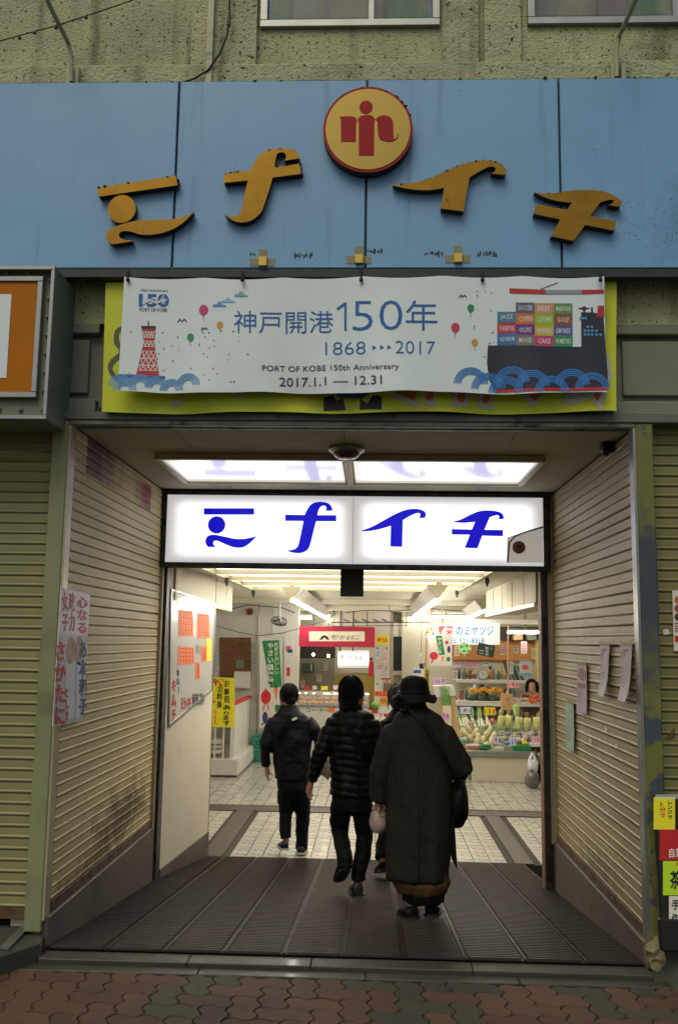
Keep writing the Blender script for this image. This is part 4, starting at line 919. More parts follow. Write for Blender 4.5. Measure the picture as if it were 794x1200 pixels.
mossline([(0, 98), (794, 90)], FL, .12, 0, .008)
stuff(single(ms.build('moss', m_moss), 'dark moss tufts caught on the upper edges of the gold letters', 'moss'))

# ------------------------------------------------------------------ posters in the passage
def side_frame(p, q): # plane through two floor-plan points, normal towards the viewer
    p = Vector(p); q = Vector(q); return Frame((p.x, p.y, 0), (q.x-p.x, q.y-p.y, 0), (0, 0, 1))
FLS = Frame((XL+.032, 0, 0), (0, 1, 0), (0, 0, 1)); FRS = Frame((XR-.022, 0, 0), (0, -1, 0), (0, 0, 1))
ps = thing('election_poster', 'tall pink and white poster with blue and red characters on the beige shutter', 'poster', aX(85, 770, XL+.03))
m_poster = pm('poster_print', S('#ddd0d2'), .5, var=.12, scale=5, dirt=(S('#c79aa8'), 6, .5, .25))
A = [FLS.px(*p) for p in ((72, 688), (106, 697), (97, 845), (62, 852))]
mb = MB(); FLS.poly(mb, [(72, 688), (106, 697), (97, 845), (62, 852)], -.004, .0); mb.build('sheet', m_poster, ps)
mb = MB(); FLS.poly(mb, [(71, 743), (103, 745), (97, 844), (62, 851)], .0005, .002); mb.build('photo_area', pm('poster_photo', S('#b9b4bb'), .5, var=.12, scale=8, dirt=(S('#8f7d74'), 6, .58, .2)), ps)
mb = MB(); FLS.disc(mb, 83, 762, 5, 16, .0022, .003, px=True); FLS.disc(mb, 92.5, 762, 4.2, 17, .0022, .003, px=True); mb.build('portrait', pm('skin_print', S('#a8896f'), .6, var=.12, scale=20), ps)
mb = MB(); FLS.poly(mb, [(77, 778), (88, 776), (86, 842), (74, 846)], .0022, .003); FLS.poly(mb, [(90, 776), (96, 777), (93, 840), (88, 842)], .0022, .003); mb.build('clothes_print', pm('pale_print', S('#cfd2d8'), .6, var=.05), ps)
for t, rc_, m_ in (('さかたに', (64, 752, 77, 849), m_inkred), ('あ本和子', (92, 751, 101.5, 838), pm('ink_navy', S('#31407e'), .6, var=0)), ('としき', (76, 806, 80, 844), m_inkred)):
    FLS.text(t, rc_, m_, ps, vertical=True, off=.03, h=.0035)
m_pinkink = pm('ink_pink', S('#c85a72'), .6, var=0)
FLS.text('政力\n女子', (73, 694, 88, 740), m_pinkink, ps, vertical=True, off=.03, h=.001); FLS.text('心なる', (90, 699, 103, 742), m_pinkink, ps, vertical=True, off=.03, h=.001)
# four narrow slips on the right shutter
m_slip = pm('slip_paper', S('#b9adb3'), .6, var=.06, scale=12); m_slipg = pm('slip_green', S('#9fb39a'), .6, var=.06)
rs = random.Random(9)
for k, (x0, y0, x1, y1, lab) in enumerate(((675.5, 777, 687, 833, 'pinkish printed slip lowest but one on the taupe shutter'), (703, 754, 714.5, 814, 'pinkish printed slip in the middle, curling at its lower end'), (727, 754, 741, 820, 'pinkish printed slip nearest the right pilaster'), (662.5, 821, 672, 876, 'narrow green and grey slip lowest on the taupe shutter'))):
    t = thing('paper_slip', lab, 'paper slip', aX(x0, y0, XR-.022), 'paper slips taped to the right passage shutter')
    n = 9; V = []; F = []
    pa = FRS.px(x0, (y0+y1)/2)[0]; pb = FRS.px(x1, (y0+y1)/2)[0]; zt2 = FRS.px(x0, y0)[1]; zb2 = FRS.px(x0, y1)[1]
    cur = .03 if k in (1, 2) else .008
    for j in range(n+1):
        b = j/n; z = zt2+(zb2-zt2)*b; h = .001+cur*max(0, b-.55)**2*4
        V += [FRS.P(pa, z, h), FRS.P(pb - (.02*b if cur > .02 else 0), z, h+(.02*b if cur > .02 else 0)), FRS.P(pb - (.02*b if cur > .02 else 0), z, h-.0008+(.02*b if cur > .02 else 0)), FRS.P(pa, z, h-.0008)]
    for j in range(n):
        q = j*4
        for e in range(4): F.append((q+e, q+(e+1) % 4, q+4+(e+1) % 4, q+4+e))
    F += [(3, 2, 1, 0), (4*n, 4*n+1, 4*n+2, 4*n+3)]
    mb = MB(); mb.add(V, F); mb.build('sheet', m_slipg if k == 3 else m_slip, t, 40)
    mb = MB(); FRS.rect(mb, pa-.004, zt2-.012, pb+.004, zt2+.012, .0025, .0032); mb.build('tape', m_tape, t)
    wdt = pb-pa; hh = zt2-zb2
    if k < 3:
        mb = MB(); FRS.rect(mb, pa+wdt*.3, zt2-hh*.34, pa+wdt*.72, zt2-hh*.1, .002, .003); FRS.rect(mb, pa+wdt*.12, zt2-hh*.3, pa+wdt*.2, zt2-hh*.14, .002, .003); FRS.rect(mb, pa+wdt*.82, zt2-hh*.3, pa+wdt*.9, zt2-hh*.14, .002, .003)
        for q in range(4): FRS.rect(mb, pa+wdt*(.12+.2*q), zt2-hh*.5, pa+wdt*(.25+.2*q), zt2-hh*.4, .002, .003)
        mb.build('red_print', pm('faded_red_ink', S('#9c5c66'), .6, var=.2, scale=60), t)
    mb = MB()
    for q in range(5): z = zt2-hh*(.56+.06*q); FRS.rect(mb, pa+wdt*.15, z-.004, pa+wdt*rs.uniform(.4, .6), z, .0035 if cur < .02 else .012, .0045 if cur < .02 else .013)
    mb.build('small_print', pm('faded_ink', S('#77727c'), .6, var=0), t)
# torn paper scraps on shutter
sc_ = MB()
for (x, y) in ((708, 852), (690, 866), (720, 872)): FRS.rectpx(sc_, x, y, x+2.5, y+5, .001, .002)
single(sc_.build('paper_scrap', m_paper), 'torn white paper scraps left on the taupe shutter', 'paper scraps')
# poster and scraps on the outer right shutter
FRO = Frame((0, .044, 0), (1, 0, 0), (0, 0, 1))
pr = thing('menu_poster', 'narrow white poster with food pictures at the right edge on the olive shutter', 'poster', aY(792, 730, .04))
mb = MB(); FRO.poly(mb, [(787, 692), (830, 692), (832, 762), (789, 763)], -.003, .0); mb.build('sheet', m_paper, pr)
for y, c in ((703, '#b8643a'), (713, '#a03a2a'), (723, '#4a3a34')):
    mb = MB(); FRO.disc(mb, 794, y, 4.5, 4.5, .0006, .002, px=True); mb.build('food_picture', pm('food'+c, S(c), .5, var=.3, scale=80), pr)
mb = MB(); FRO.rectpx(mb, 790, 745, 812, 752, .0006, .002); mb.build('red_print', m_inkred, pr)
mb = MB(); [FRO.rectpx(mb, 790, 730+3*k, 806, 731+3*k, .0006, .002) for k in range(4)]; mb.build('small_print', m_ink, pr)
mb = MB(); FRO.poly(mb, [(776, 738), (782, 737), (785, 743), (777, 744)], -.003, -.001); single(mb.build('paper_scrap', m_paper), 'small torn white scrap on the olive shutter right of the pilaster', 'paper scrap')
mb = MB(); FRO.poly(mb, [(779, 866), (790, 853), (790, 864)], -.003, -.001); single(mb.build('tape_scrap', m_cork), 'brown tape remnant on the olive shutter above the menu board', 'tape')

# ------------------------------------------------------------------ black menu board with cards at the right edge
bs = thing('menu_board', 'black menu board with yellow, red and green cards leaning by the right pilaster', 'menu board', (1.75, -.18, .05))
bt = aY(762, 931, -.12); bb = aY(776, 1112, -.22)
OB = Frame((bb.x, bb.y, bb.z), (1, -.05, 0), (bt.x-bb.x, bt.y-bb.y, bt.z-bb.z))
H = (bt-bb).length
mb = MB(); OB.rect(mb, 0, 0, .62, H, -.03, 0); mb.build('board', m_black, bs, 0, .006)
mb = MB(); OB.rect(mb, -.012, -.01, .63, .14, -.032, .012); mb.build('foot_panel', m_black, bs, 0, .008)
cards = [((765, 934, 790, 972), m_yellow, [('3分で', (772, 940, 779, 958), m_inkred), ('レンジで', (781, 938, 787, 960), m_ink)]),
         ((772, 972, 812, 1008), pm('red_card', S('#b81820'), .4, var=.04), [('自家製', (783, 993, 808, 1005), m_paper)]),
         ((776, 1009, 812, 1049), pm('lime_card', S('#b8dc1e'), .5, var=.03), [('茶', (784, 1020, 797, 1042), m_ink), ('キ', (790, 1010, 797, 1016), m_orange)]),
         ((783, 1050, 812, 1090), m_paper, [('手', (786, 1054, 796, 1066), m_ink), ('作り', (786, 1070, 800, 1082), m_ink)])]
for rc2, m_, ts in cards:
    mb = MB(); OB.rectpx(mb, *rc2, .001, .003); cdo = mb.build('card', m_, bs)
    for t, r2, mi in ts: OB.text(t, r2, mi, cdo, jit=.03, off=.02, vertical=(r2[3]-r2[1] > 1.4*(r2[2]-r2[0]) and len(t) > 1))
mb = MB(); OB.rectpx(mb, 767, 931, 812, 936, .0035, .004); mb.build('plastic_sleeve', m_glass, bs)

# ================================================================== MARKET HALL
hall = thing('market_hall', 'cream walled market hall interior behind the entrance', 'market hall', (0, 8, ZF))
box('hall_wall', (FX0-.15, GY+.12, ZF-.1), (FX0, FY1, 2.6), m_white, hall); box('hall_wall', (FX1, GY+.12, ZF-.1), (FX1+.15, FY1, 2.6), m_white, hall)
box('hall_wall', (FX0-.15, FY1, ZF-.1), (FX1+.15, FY1+.15, 2.6), m_cream, hall)
box('hall_wall', (FX0-.15, GY+.0, ZF-.1), (XL-.03, GY+.12, 2.9), m_cream, hall); box('hall_wall', (XR+.02, GY+.0, ZF-.1), (FX1+.15, GY+.12, 2.9), m_cream, hall)
box('gate_header', (XL-.1, GY+.125, ZM), (XR+.1, GY+.2, ZC+.1), m_cream, hall)
mc = struct(MB().box((FX0, 6.14, ZM), (FX1, FY1, ZM+.15)).box((FX0, GY+.125, ZM), (-1.50, 6.139, ZM+.15)).box((1.06, GY+.125, ZM), (FX1, 6.139, ZM+.15)).build('market_ceiling', m_mceil))
box('ceiling_back', (-1.499, GY+.21, ZM+.10), (1.059, 6.139, ZM+.15), m_mceil, mc)
lc = thing('luminous_ceiling', 'glowing cream luminous ceiling panels just inside the gate', 'ceiling light', (-.2, 4.4, ZM))
ys = [GY+.25, 3.4, 4.25, 5.10, 6.08]
for i in range(4): box('diffuser', (-1.44, ys[i]+.03, ZM+.03), (1.0, ys[i+1]-.03, ZM+.045), m_lum2, lc)
for y in ys: box('crossbar', (-1.46, y-.025, ZM-.01), (1.02, y+.025, ZM+.05), m_trim, lc)
for x in (-1.48, 1.02): box('side_rail', (x-.02, ys[0], ZM-.015), (x+.02, 6.12, ZM+.05), m_trim, lc)
for (x, y, k) in ((266, 677, 0), (297, 692, 0), (570, 677, 1), (535, 692, 1)):
    p = aZ(x, y, ZM-.01); single(MB().box((p.x-.02, p.y-.02, p.z-.05), (p.x+.02, p.y+.02, p.z)).tube([(p.x, p.y, p.z-.05), (p.x, p.y-.01, p.z-.08)], .012, 7).build('ceiling_hook', m_steeldk), 'small dark hook at the %s corner of the luminous ceiling' % (('near left', 'far left', 'near right', 'far right')[[266, 297, 570, 535].index(x)]), 'hook')
# bulkheads left and right
p = aZ(272.7, 688, ZM); zb = aX(272.7, 716.7, p.x).z
box('bulkhead', (FX0, GY+.21, zb), (p.x, p.y, ZM-.001), m_mceil, hall); 
for yy in (3.4, 4.4, 5.3): box('bulkhead_joint', (p.x+.0005, yy, zb+.01), (p.x+.004, yy+.01, ZM-.01), m_trim, hall)
p = aZ(569, 693, ZM); zb = aX(569, 721, p.x).z
box('bulkhead', (p.x, GY+.21, zb), (p.x+.35, p.y, ZM-.001), m_mceil, hall); box('bulkhead_lip', (p.x-.015, GY+.21, zb-.02), (p.x, p.y, zb+.015), m_whitep, hall)
for yy in (3.2, 3.9, 4.6, 5.3): box('bulkhead_joint', (p.x-.005, yy, zb+.02), (p.x-.0005, yy+.008, ZM-.01), m_trim, hall)
# cream partition behind the left jamb
pw = MB(); a = Vector((XL+.045, GY+.12, 0)); b = Vector((-1.56, 4.02, 0)); n_ = Vector((-(b-a).y, (b-a).x, 0)).normalized()*.06
pw.prism([(a.x, a.y, -.55), (b.x, b.y, -.55), (b.x, b.y, ZM), (a.x, a.y, ZM)], n_)
part = pw.build('partition_wall', m_cream, None); single(part, 'cream partition wall behind the gate carrying the white notice board', 'wall')
FP = side_frame((a.x, a.y), (b.x, b.y))
Lp = (b-a).length
mb = MB(); FP.rect(mb, 0, -.55, Lp+.002, -.235, .0005, .012); mb.build('dado', m_skirt, part, 0, .003)
box('wall_end', (b.x-.055, b.y+.001, -.5), (b.x+.004, b.y+.012, ZM-.01), pm('brown_edge'+'', S('#7d6046')), part)
# notice board
p1 = aY(199, 770, GY+.15); p2 = aY(253, 760, 4.02)
nb = thing('notice_board', 'white framed notice board with orange price sheets on the cream partition', 'notice board', (p1.x, p1.y, 1.4))
FN = side_frame((p1.x, p1.y), (p2.x, p2.y))
Q = [(200.5, 691), (252.5, 708), (248, 808), (198, 851)]
mb = MB(); FN.poly(mb, Q, -.035, .0); mb.build('board', pm('whiteboard', S('#c9c8c2'), .15, var=.02, coat=.6), nb, 0, .003)
mb = MB()
for i in range(4): FN.stroke(mb, [Q[i], Q[(i+1) % 4]], .02, -.03, .006)
mb.build('frame', m_alu, nb)
for (x0, y0, x1, y1, m_) in ((209, 714, 226, 746, m_orange), (231, 718, 245, 748, m_orange), (208.5, 757, 227, 779, m_orange), (236, 757, 242, 775, m_orange), (241.5, 748, 247, 775, m_yellow), (229, 776, 234, 796, m_orange), (230, 755, 234.5, 766, m_alu)):
    mb = MB(); FN.poly(mb, [(x0, y0), (x1, y0+(x1-x0)*.12), (x1, y1-(x1-x0)*.06), (x0, y1)], .0015, .003); c = mb.build('sheet', m_, nb)
    if m_ is m_orange:
        mb = MB()
        for q in range(4):
            yy = y0+3+q*(y1-y0-4)/4; FN.stroke(mb, [(x0+1.5, yy), (x1-1.5, yy+.6)], .006, .0035, .0045); [FN.stroke(mb, [(x0+2+w_*(x1-x0-4)/4, yy+2), (x0+2+w_*(x1-x0-4)/4+.4, yy+(y1-y0)/4-2.5)], .008, .0035, .0045) for w_ in range(5)]
        mb.build('small_print', m_inkred, c)
FN.text('キムチ', (201, 796, 206, 845), m_inkred, nb, vertical=True, off=.03); FN.text('本山ー', (206.5, 784, 210, 812), m_ink, nb, vertical=True, off=.02)
FN.text('ミナイチ', (212, 817, 223.5, 832), m_inkred, nb, off=.03); FN.text('商店街ご案内', (225, 812, 239, 826), m_ink, nb, off=.01)
# ---------------- left booth
bx, by0, by1 = -1.99, 9.0, 11.0
zc_ = aY(279, 890, by0).z
lbth = thing('white_booth', 'low white stall enclosure with stone plinth and red topped panels on the left', 'stall', (bx, by0, ZF))
box('plinth', (FX0+.02, by0, ZF+.03), (bx, by1, zc_), m_white, lbth, .01); box('plinth_foot', (FX0+.02, by0+.03, ZF), (bx-.03, by1, ZF+.03), m_stripe, lbth)
zt_ = aY(277, 826, by0+.2).z
box('side_panel', (bx-.14, by0+.18, zc_), (bx-.10, by1-.01, zt_), m_white, lbth); box('red_rail', (bx-.16, by0+.15, zt_), (bx-.08, by1-.01, zt_+.035), m_inkred, lbth)
for k in range(3):
    mb = MB(); yy = by0+.35+k*.5; mb.box((bx-.099, yy, zt_-.75+.1*k), (bx-.095, yy+.09, zt_-.03)); mb.build('paper_strip', m_paper, lbth)
for x in (252, 262, 271):
    p = aY(x, 860, by0+.05); box('rail_post', (p.x-.012, by0+.04, zc_), (p.x+.012, by0+.065, zt_), m_whitep, lbth)
box('rail_bar', (FX0+.1, by0+.045, zt_-.02), (bx-.15, by0+.06, zt_), m_whitep, lbth)
tray = thing('stacked_trays', 'pale stacked trays on the low table inside the white booth', 'trays', (bx-.6, by0+.35, zc_))
for k in range(3): box('tray', (bx-.95, by0+.15, zc_+.06+.07*k), (bx-.3, by0+.5, zc_+.115+.07*k), (m_whitep, m_cream, m_whitep)[k], tray, .01)
single(box('teal_tub', (bx-.26, by0+.2, zt_-.36), (bx-.15, by0+.4, zt_-.2), pm('teal_plastic', S('#1d8a78'), .4)), 'small teal plastic tub at the corner of the white booth', 'tub')
WY = 11.05
xw = aY(349, 780, WY).x
pwl = thing('white_partition', 'white painted partition behind the vegetable banner and the wall fan', 'wall', (-2.5, WY, ZF))
box('panel', (FX0, WY, ZF), (aY(303, 780, WY).x-.01, WY+.1, ZM), m_white, pwl); box('panel', (aY(303, 780, WY).x, WY-.01, ZF), (aY(318, 780, WY).x-.008, WY+.1, ZM), m_white, pwl); box('panel', (aY(318, 780, WY).x, WY, ZF), (xw, WY+.1, ZM), m_whitep, pwl)
FWp = Frame((0, WY, 0), (1, 0, 0), (0, 0, 1))
cb_ = thing('cork_notice', 'brown cork notice board with faint gold writing on the left wall', 'notice board', aY(277, 770, WY))
mb = MB(); FWp.rectpx(mb, 258, 747, 294, 794, .0, .03); cbo = mb.build('board', m_cork, cb_)
FWp.text('一大特価', (262, 754, 289, 758), m_brass, cb_, h=.031); mb = MB(); FWp.rectpx(mb, 277, 773, 286, 783, .031, .034); mb.build('paper', m_greypan, cb_)
mb = MB(); [FWp.disc(mb, x, y, .5, .5, .031, .036, 6, px=True) for x in range(261, 293, 5) for y in (750, 762, 772, 790)]; mb.build('pins', m_alu, cb_)
wbx = thing('wall_box', 'plain white box on the wall below the cork notice board', 'box', aY(284, 796, WY)); a = aY(275, 806, WY); b = aY(294, 787, WY)
box('casing', (a.x, WY-.15, a.z), (b.x, WY-.001, b.z), m_whitep, wbx, .006); box('door', (a.x+.01, WY-.158, a.z+.01), (b.x-.01, WY-.151, b.z-.01), m_whitep, wbx, .002)
rb_ = thing('fire_bell', 'round red brown fire bell high on the white wall', 'fire bell', aY(293, 717, WY)); mb = MB(); FWp.disc(mb, 293, 717, 4, 4, .0, .05, px=True); mb.build('gong', pm('bell_red', S('#7d3220'), .5), rb_, 0, .01); mb = MB(); FWp.disc(mb, 293, 717, 1, 1, .05, .06, px=True); mb.build('boss', m_steeldk, rb_)
single(MB().tube([aY(303.5, 716, WY-.03), aY(302, 815, WY-.03)], .012, 8).build('wall_pipe', m_whitep, None, 40), 'thin white pipe down the wall left of the green banner', 'pipe')
single(MB().tube([aY(252, 733, 9.2), aY(280, 741, 9.3), aY(302, 745, 9.4), aY(330, 742, 9.5), aY(360, 734, 9.7), aY(386, 726, 10.0)], .006, 5).build('sagging_cable', m_steeldk), 'thin cable sagging across the hall beside the fan', 'cable')
# vegetable banner (nobori)
nbn = thing('vegetable_banner', 'tall white and green banner with vegetable pictures beside the white wall', 'banner', aY(318, 850, 10.8))
NY = 10.75; FNb = Frame((0, NY, 0), (1, 0, 0), (0, 0, 1))
mb = MB(); FNb.poly(mb, [(305.5, 746), (331, 746), (330, 852), (305, 853)], -.003, .0); mb.build('cloth', m_paper, nbn)
mb = MB(); FNb.poly(mb, [(307, 751), (327, 750), (330, 805), (316.5, 806)], .001, .003); mb.build('green_field', m_inkgrn, nbn)
FNb.text('やさい倶楽部', (313, 753, 321, 803), m_paper, nbn, vertical=True, off=.03, h=.0035); FNb.text('新鮮がおいしい', (321.5, 753, 327, 790), m_paper, nbn, vertical=True, off=.02, h=.0035); FNb.text('産地直送の味', (312, 778, 316, 800), m_paper, nbn, vertical=True, h=.0035)
mb = MB(); FNb.disc(mb, 311.5, 817, 5.8, 8, .001, .003, px=True); mb.build('tomato_picture', pm('tomato_red', S('#c8202a'), .5, var=.05), nbn); mb = MB(); FNb.stroke(mb, [(310, 825), (308, 833)], .02, .001, .003); FNb.stroke(mb, [(313, 825), (314.5, 832)], .02, .001, .003); FNb.poly(mb, [(309, 810), (311.5, 806), (314, 810)], .0035, .005); mb.build('pink_picture', m_pinkink, nbn)
mb = MB(); FNb.poly(mb, [(321, 806), (326, 806), (323.5, 822)], .001, .003); FNb.poly(mb, [(316, 843), (320, 838), (323, 841), (318, 846)], .001, .003); mb.build('carrot_picture', m_orange, nbn); mb = MB(); FNb.disc(mb, 310.5, 841, 3.2, 7, .001, .003, px=True); FNb.stroke(mb, [(306, 849), (314, 846)], .02, .001, .003); mb.build('aubergine_picture', pm('aubergine', S('#3a2a6a'), .5), nbn)
mb = MB(); FNb.rectpx(mb, 322, 826, 328, 834, .001, .003); FNb.poly(mb, [(322, 806), (323.5, 802), (325, 806)], .001, .003); mb.build('leaf_picture', m_inkgrn, nbn)
MB().tube([aY(305, 745, NY-.01), aY(304.5, 856, NY-.01)], .012, 6).tube([aY(304, 745.5, NY-.012), aY(332, 745, NY-.012)], .01, 6).build('pole', m_whitep, nbn)
# teal crates leaning against the booth end
cr = thing('teal_crates', 'teal slatted plastic crates standing on end beside the booth', 'crate', aZ(308, 893, ZF))
c = org(cr); a = aY(300.5, 893, c.y); 
for k in range(2):
    x0 = a.x+.02+.0*k; mb = MB(); X0 = c.x-.12+.14*k; 
    for q in range(8): mb.box((X0-.06, c.y-.06+.1*k, ZF+.02+q*.05), (X0+.07, c.y-.045+.1*k, ZF+.052+q*.05))
    for q in range(3): mb.box((X0-.065+q*.06, c.y-.044+.1*k, ZF), (X0-.045+q*.06, c.y+.02+.1*k, ZF+.42))
    mb.box((X0-.065, c.y-.02+.1*k, ZF), (X0+.075, c.y+.25+.1*k, ZF+.015)); mb.box((X0-.065, c.y-.06+.1*k, ZF+.42), (X0+.075, c.y+.25+.1*k, ZF+.44)); mb.build('crate', pm('teal_plastic', S('#1d8a78'), .4), cr)
# wall fan
fn = thing('ceiling_fan', 'grey caged fan tilted down from the ceiling on a white bracket', 'fan', aY(327, 715, 9.6))
p = aY(327, 727, 9.6); Mx = Matrix.Rotation(R(-18), 4, 'X') @ Matrix.Rotation(R(8), 4, 'Y')
mb = MB(); T_ = Matrix.Translation(p) @ Mx
for rr, dz in ((.125, -.045), (.09, -.06), (.055, -.068), (.13, -.01)):
    mb.tube([T_ @ Vector((rr*math.cos(t*math.pi/12), rr*math.sin(t*math.pi/12), dz)) for t in range(25)], .003, 4, False)
for t in range(28):
    an = t*2*math.pi/28; mb.tube([T_ @ Vector((math.cos(an)*r_, math.sin(an)*r_, z_)) for r_, z_ in ((.0, -.07), (.07, -.066), (.118, -.045), (.13, -.01), (.11, .03), (.04, .05))], .0018, 3)
mb.build('cage', m_steeldk, fn)
mb = MB()
for k in range(4):
    an = k*math.pi/2; mb.prism([T_ @ Vector((math.cos(an+q)*r_, math.sin(an+q)*r_, z_)) for q, r_, z_ in ((0, .02, -.02), (-.5, .1, -.03), (.35, .11, 0))], (0, 0, .002))
mb.build('blade', pm('fan_blade', S('#5d6468'), .4, alpha=.8), fn)
mb = MB(); mb.ell(T_ @ Vector((0, 0, .02)), (.035, .035, .045), 10, 6); mb.tube([T_ @ Vector((0, 0, .05)), p+Vector((.0, .05, .13)), (p.x, p.y+.06, ZM)], .018, 8); mb.box((p.x-.05, p.y+.0, ZM-.03), (p.x+.05, p.y+.12, ZM-.002)); mb.build('motor_bracket', m_whitep, fn, 40)
for yb_, h__ in ((8.6, .07), (11.2, .09)): box('ceiling_beam', (FX0+.01, yb_, ZM-h__), (FX1-.01, yb_+.16, ZM-.001), m_mceil, mc)
# ---------------- fluorescent fixtures
def fixture(name, label, a, b, side, parts, grp=None):
    t = thing(name, label, 'ceiling lamp', (a+b)/2, grp)
    for k in range(parts):
        p = a.lerp(b, k/parts); q = a.lerp(b, (k+.96)/parts); d = (q-p).normalized(); s_ = Vector((d.y, -d.x, 0)).normalized()*side; up_ = Vector((0, 0, 1))
        MB().prism([p+up_*.02+s_*.03, p+up_*.13+s_*.13, p+up_*.15-s_*.02, p+up_*.05-s_*.03], q-p).build('reflector', m_whitep, t)
        MB().tube([p, q], .016, 8).build('tube', m_tube, t)
    MB().prism([a+Vector((-.02, -.03, .0)), a+Vector((.1, -.03, .15)), a+Vector((-.13, -.03, .15))], (0, .02, 0)).build('end_cap', m_trim, t)
    z = ZM; MB().box((a.x-.03, a.y-.02, a.z+.14), (a.x+.03, a.y+.04, z)).box((b.x-.03, b.y-.02, b.z+.14), (b.x+.03, b.y+.04, z)).build('hanger', m_trim, t)
zl = 2.02
fixture('fluorescent_lamp', 'long run of fluorescent lamps with white reflectors left of centre', aZ(342, 703.5, zl), aZ(386, 726.5, zl), 1, 3)
fixture('fluorescent_lamp', 'fluorescent lamp run with white reflectors right of centre', aZ(514, 703, zl), aZ(479, 727.5, zl), -1, 2)
fixture('fluorescent_lamp', 'short fluorescent lamp beside the right bulkhead', aZ(567, 716, zl-.02), aZ(550, 724, zl-.02), -1, 1)
for (x0, x1, y, Y, lb_) in ((338, 365, 724, 11.4, 'bare tube light above the red stall sign'), (500, 545, 723, 12.4, 'bare tube light left above the vegetable stall'), (594, 636, 741, 11.6, 'bright tube light above the shelves at the right jamb')):
    t = thing('tube_light', lb_, 'tube light', aY((x0+x1)/2, y, Y)); a = aY(x0, y, Y); b = aY(x1, y, Y); MB().tube([a, b], .022, 8).build('tube', m_tube, t); box('batten', (a.x, Y-.03, a.z+.025), (b.x, Y+.03, a.z+.065), m_whitep, t)
    box('hanger', ((a.x+b.x)/2-.02, Y-.02, a.z+.066), ((a.x+b.x)/2+.02, Y+.02, ZM), m_trim, t)
def bulb(x, y, Y, lb_, top=None, r=.028):
    t = thing('hanging_bulb', lb_, 'light bulb', aY(x, y, Y), 'bare bulbs over the stalls'); p = aY(x, y, Y)
    MB().ell(p, r, 12, 8).build('bulb', m_bulb, t, 60); MB().tube([p+Vector((0, 0, r*.8)), p+Vector((0, 0, r+.035))], .015, 8).build('socket', m_steeldk, t)
    MB().tube([p+Vector((0, 0, r+.03)), (p.x, p.y, top or ZM)], .004, 4).build('cord', m_black, t)
bulb(500.5, 745, 9.8, 'glowing bulb left of the vegetable banner, left one of two'); bulb(507.5, 746, 9.9, 'glowing bulb in front of the vegetable sign, right one of two'); bulb(636, 743, 9.6, 'glowing bulb beside the right gate jamb')
bulb(367, 767, 12.6, 'left glowing bulb over the fish cake case'); bulb(384.5, 768.5, 12.6, 'right glowing bulb over the fish cake case'); bulb(384, 722, 13, 'small bulb above the iron rail', r=.035)
# ---------------- iron scroll rail
ir = thing('iron_scroll_rail', 'black wrought iron rail with scrolls hanging across the hall', 'iron rail', aY(450, 731, 11.5)); IY = 11.5; FI = Frame((0, IY, 0), (1, 0, 0), (0, 0, 1))
MB().tube([aY(388, 729.5, IY), aY(524, 729, IY)], .011, 6).tube([aY(390, 734, IY), aY(476, 733, IY)], .006, 5).build('bar', m_steeldk, ir)
for x in (401, 430, 460, 476): MB().tube([aY(x, 734, IY), tuple(aY(x, 700, IY)[:2]) + (ZM,)], .008, 5).build('hanger', m_steeldk, ir)
for x in (405, 416, 427, 440, 450, 468):
    mb = MB(); pts = []
    for k in range(18):
        an = k*.42; r_ = 4.6*(1-k/22); pts.append(aY(x+math.cos(an)*r_, 729-abs(math.sin(an*.5))*3.8*(1 if k < 9 else .6), IY))
    mb.tube(pts, .006, 4); mb.build('scroll', m_steeldk, ir)

# ---------------- fish cake stall
FYs = 11.6
fsl = thing('red_stall_sign', 'crimson box sign with a cream name plate over the fish cake stall', 'sign', aY(390, 746, FYs))
a = aY(350, 757.5, FYs); b = aY(439, 735, FYs); a0 = aY(341, 758, FYs)
box('sign_box', (a.x+.001, FYs, a.z), (b.x, FYs+.3, b.z), pm('crimson', S('#a81838'), .4, var=.04, emit=.12), fsl, .003); box('sign_return', (a0.x, FYs+.001, a.z-.004), (a.x, FYs+.3, b.z), pm('crimson_bright', S('#c01432'), .4, var=.04, emit=.2), fsl)
FF = Frame((0, FYs, 0), (1, 0, 0), (0, 0, 1)); mb = MB(); FF.rectpx(mb, 362, 740, 427, 751.5, .001, .004); mb.build('name_plate', pm('plate_cream', S('#dcd2b4'), .5, emit=.25), fsl)
mb = MB(); FF.arc(mb, *FF.px(380, 749.5), .032, .075, 0.1, math.pi-.1, .005, .007); FF.rectpx(mb, 374, 748.5, 377, 749.6, .005, .007); FF.rectpx(mb, 382.5, 748.5, 385.5, 749.6, .005, .007); mb.build('mountain_mark', m_ink, fsl)
FF.text('老八かまぼこ', (388, 743.5, 420, 749.8), m_ink, fsl, jit=.06, h=.005)
fst = thing('fish_cake_stall', 'fish cake stall with lit glass case and white counter', 'stall', (-1, 13, ZF))
BYs = 14.3; FBk = Frame((0, BYs, 0), (1, 0, 0), (0, 0, 1))
box('back_wall', (aY(340, 760, BYs).x, BYs, ZF), (aY(392, 760, BYs).x, BYs+.05, ZM), pm('grey_green_wall', S('#9a9880'), .7, var=.03), fst)
box('back_wall', (aY(392, 760, BYs).x+.001, BYs-.02, ZF), (aY(446, 760, BYs).x, BYs+.05, ZM), m_cream, fst)
m_yd = pm('ochre_dado', S('#b9a548'), .6, var=.04)
mb = MB(); FBk.rectpx(mb, 392, 790, 445, 860, .021, .04); mb.build('dado', m_yd, fst); mb = MB(); FBk.rectpx(mb, 338, 790, 350, 860, .001, .02); mb.build('dado', m_yd, fst)
a = aY(352, 771, 13.4); b = aY(392, 757, 13.4); box('extractor_hood', (a.x, 13.3, a.z), (b.x, 13.9, b.z), m_black, fst, .01)
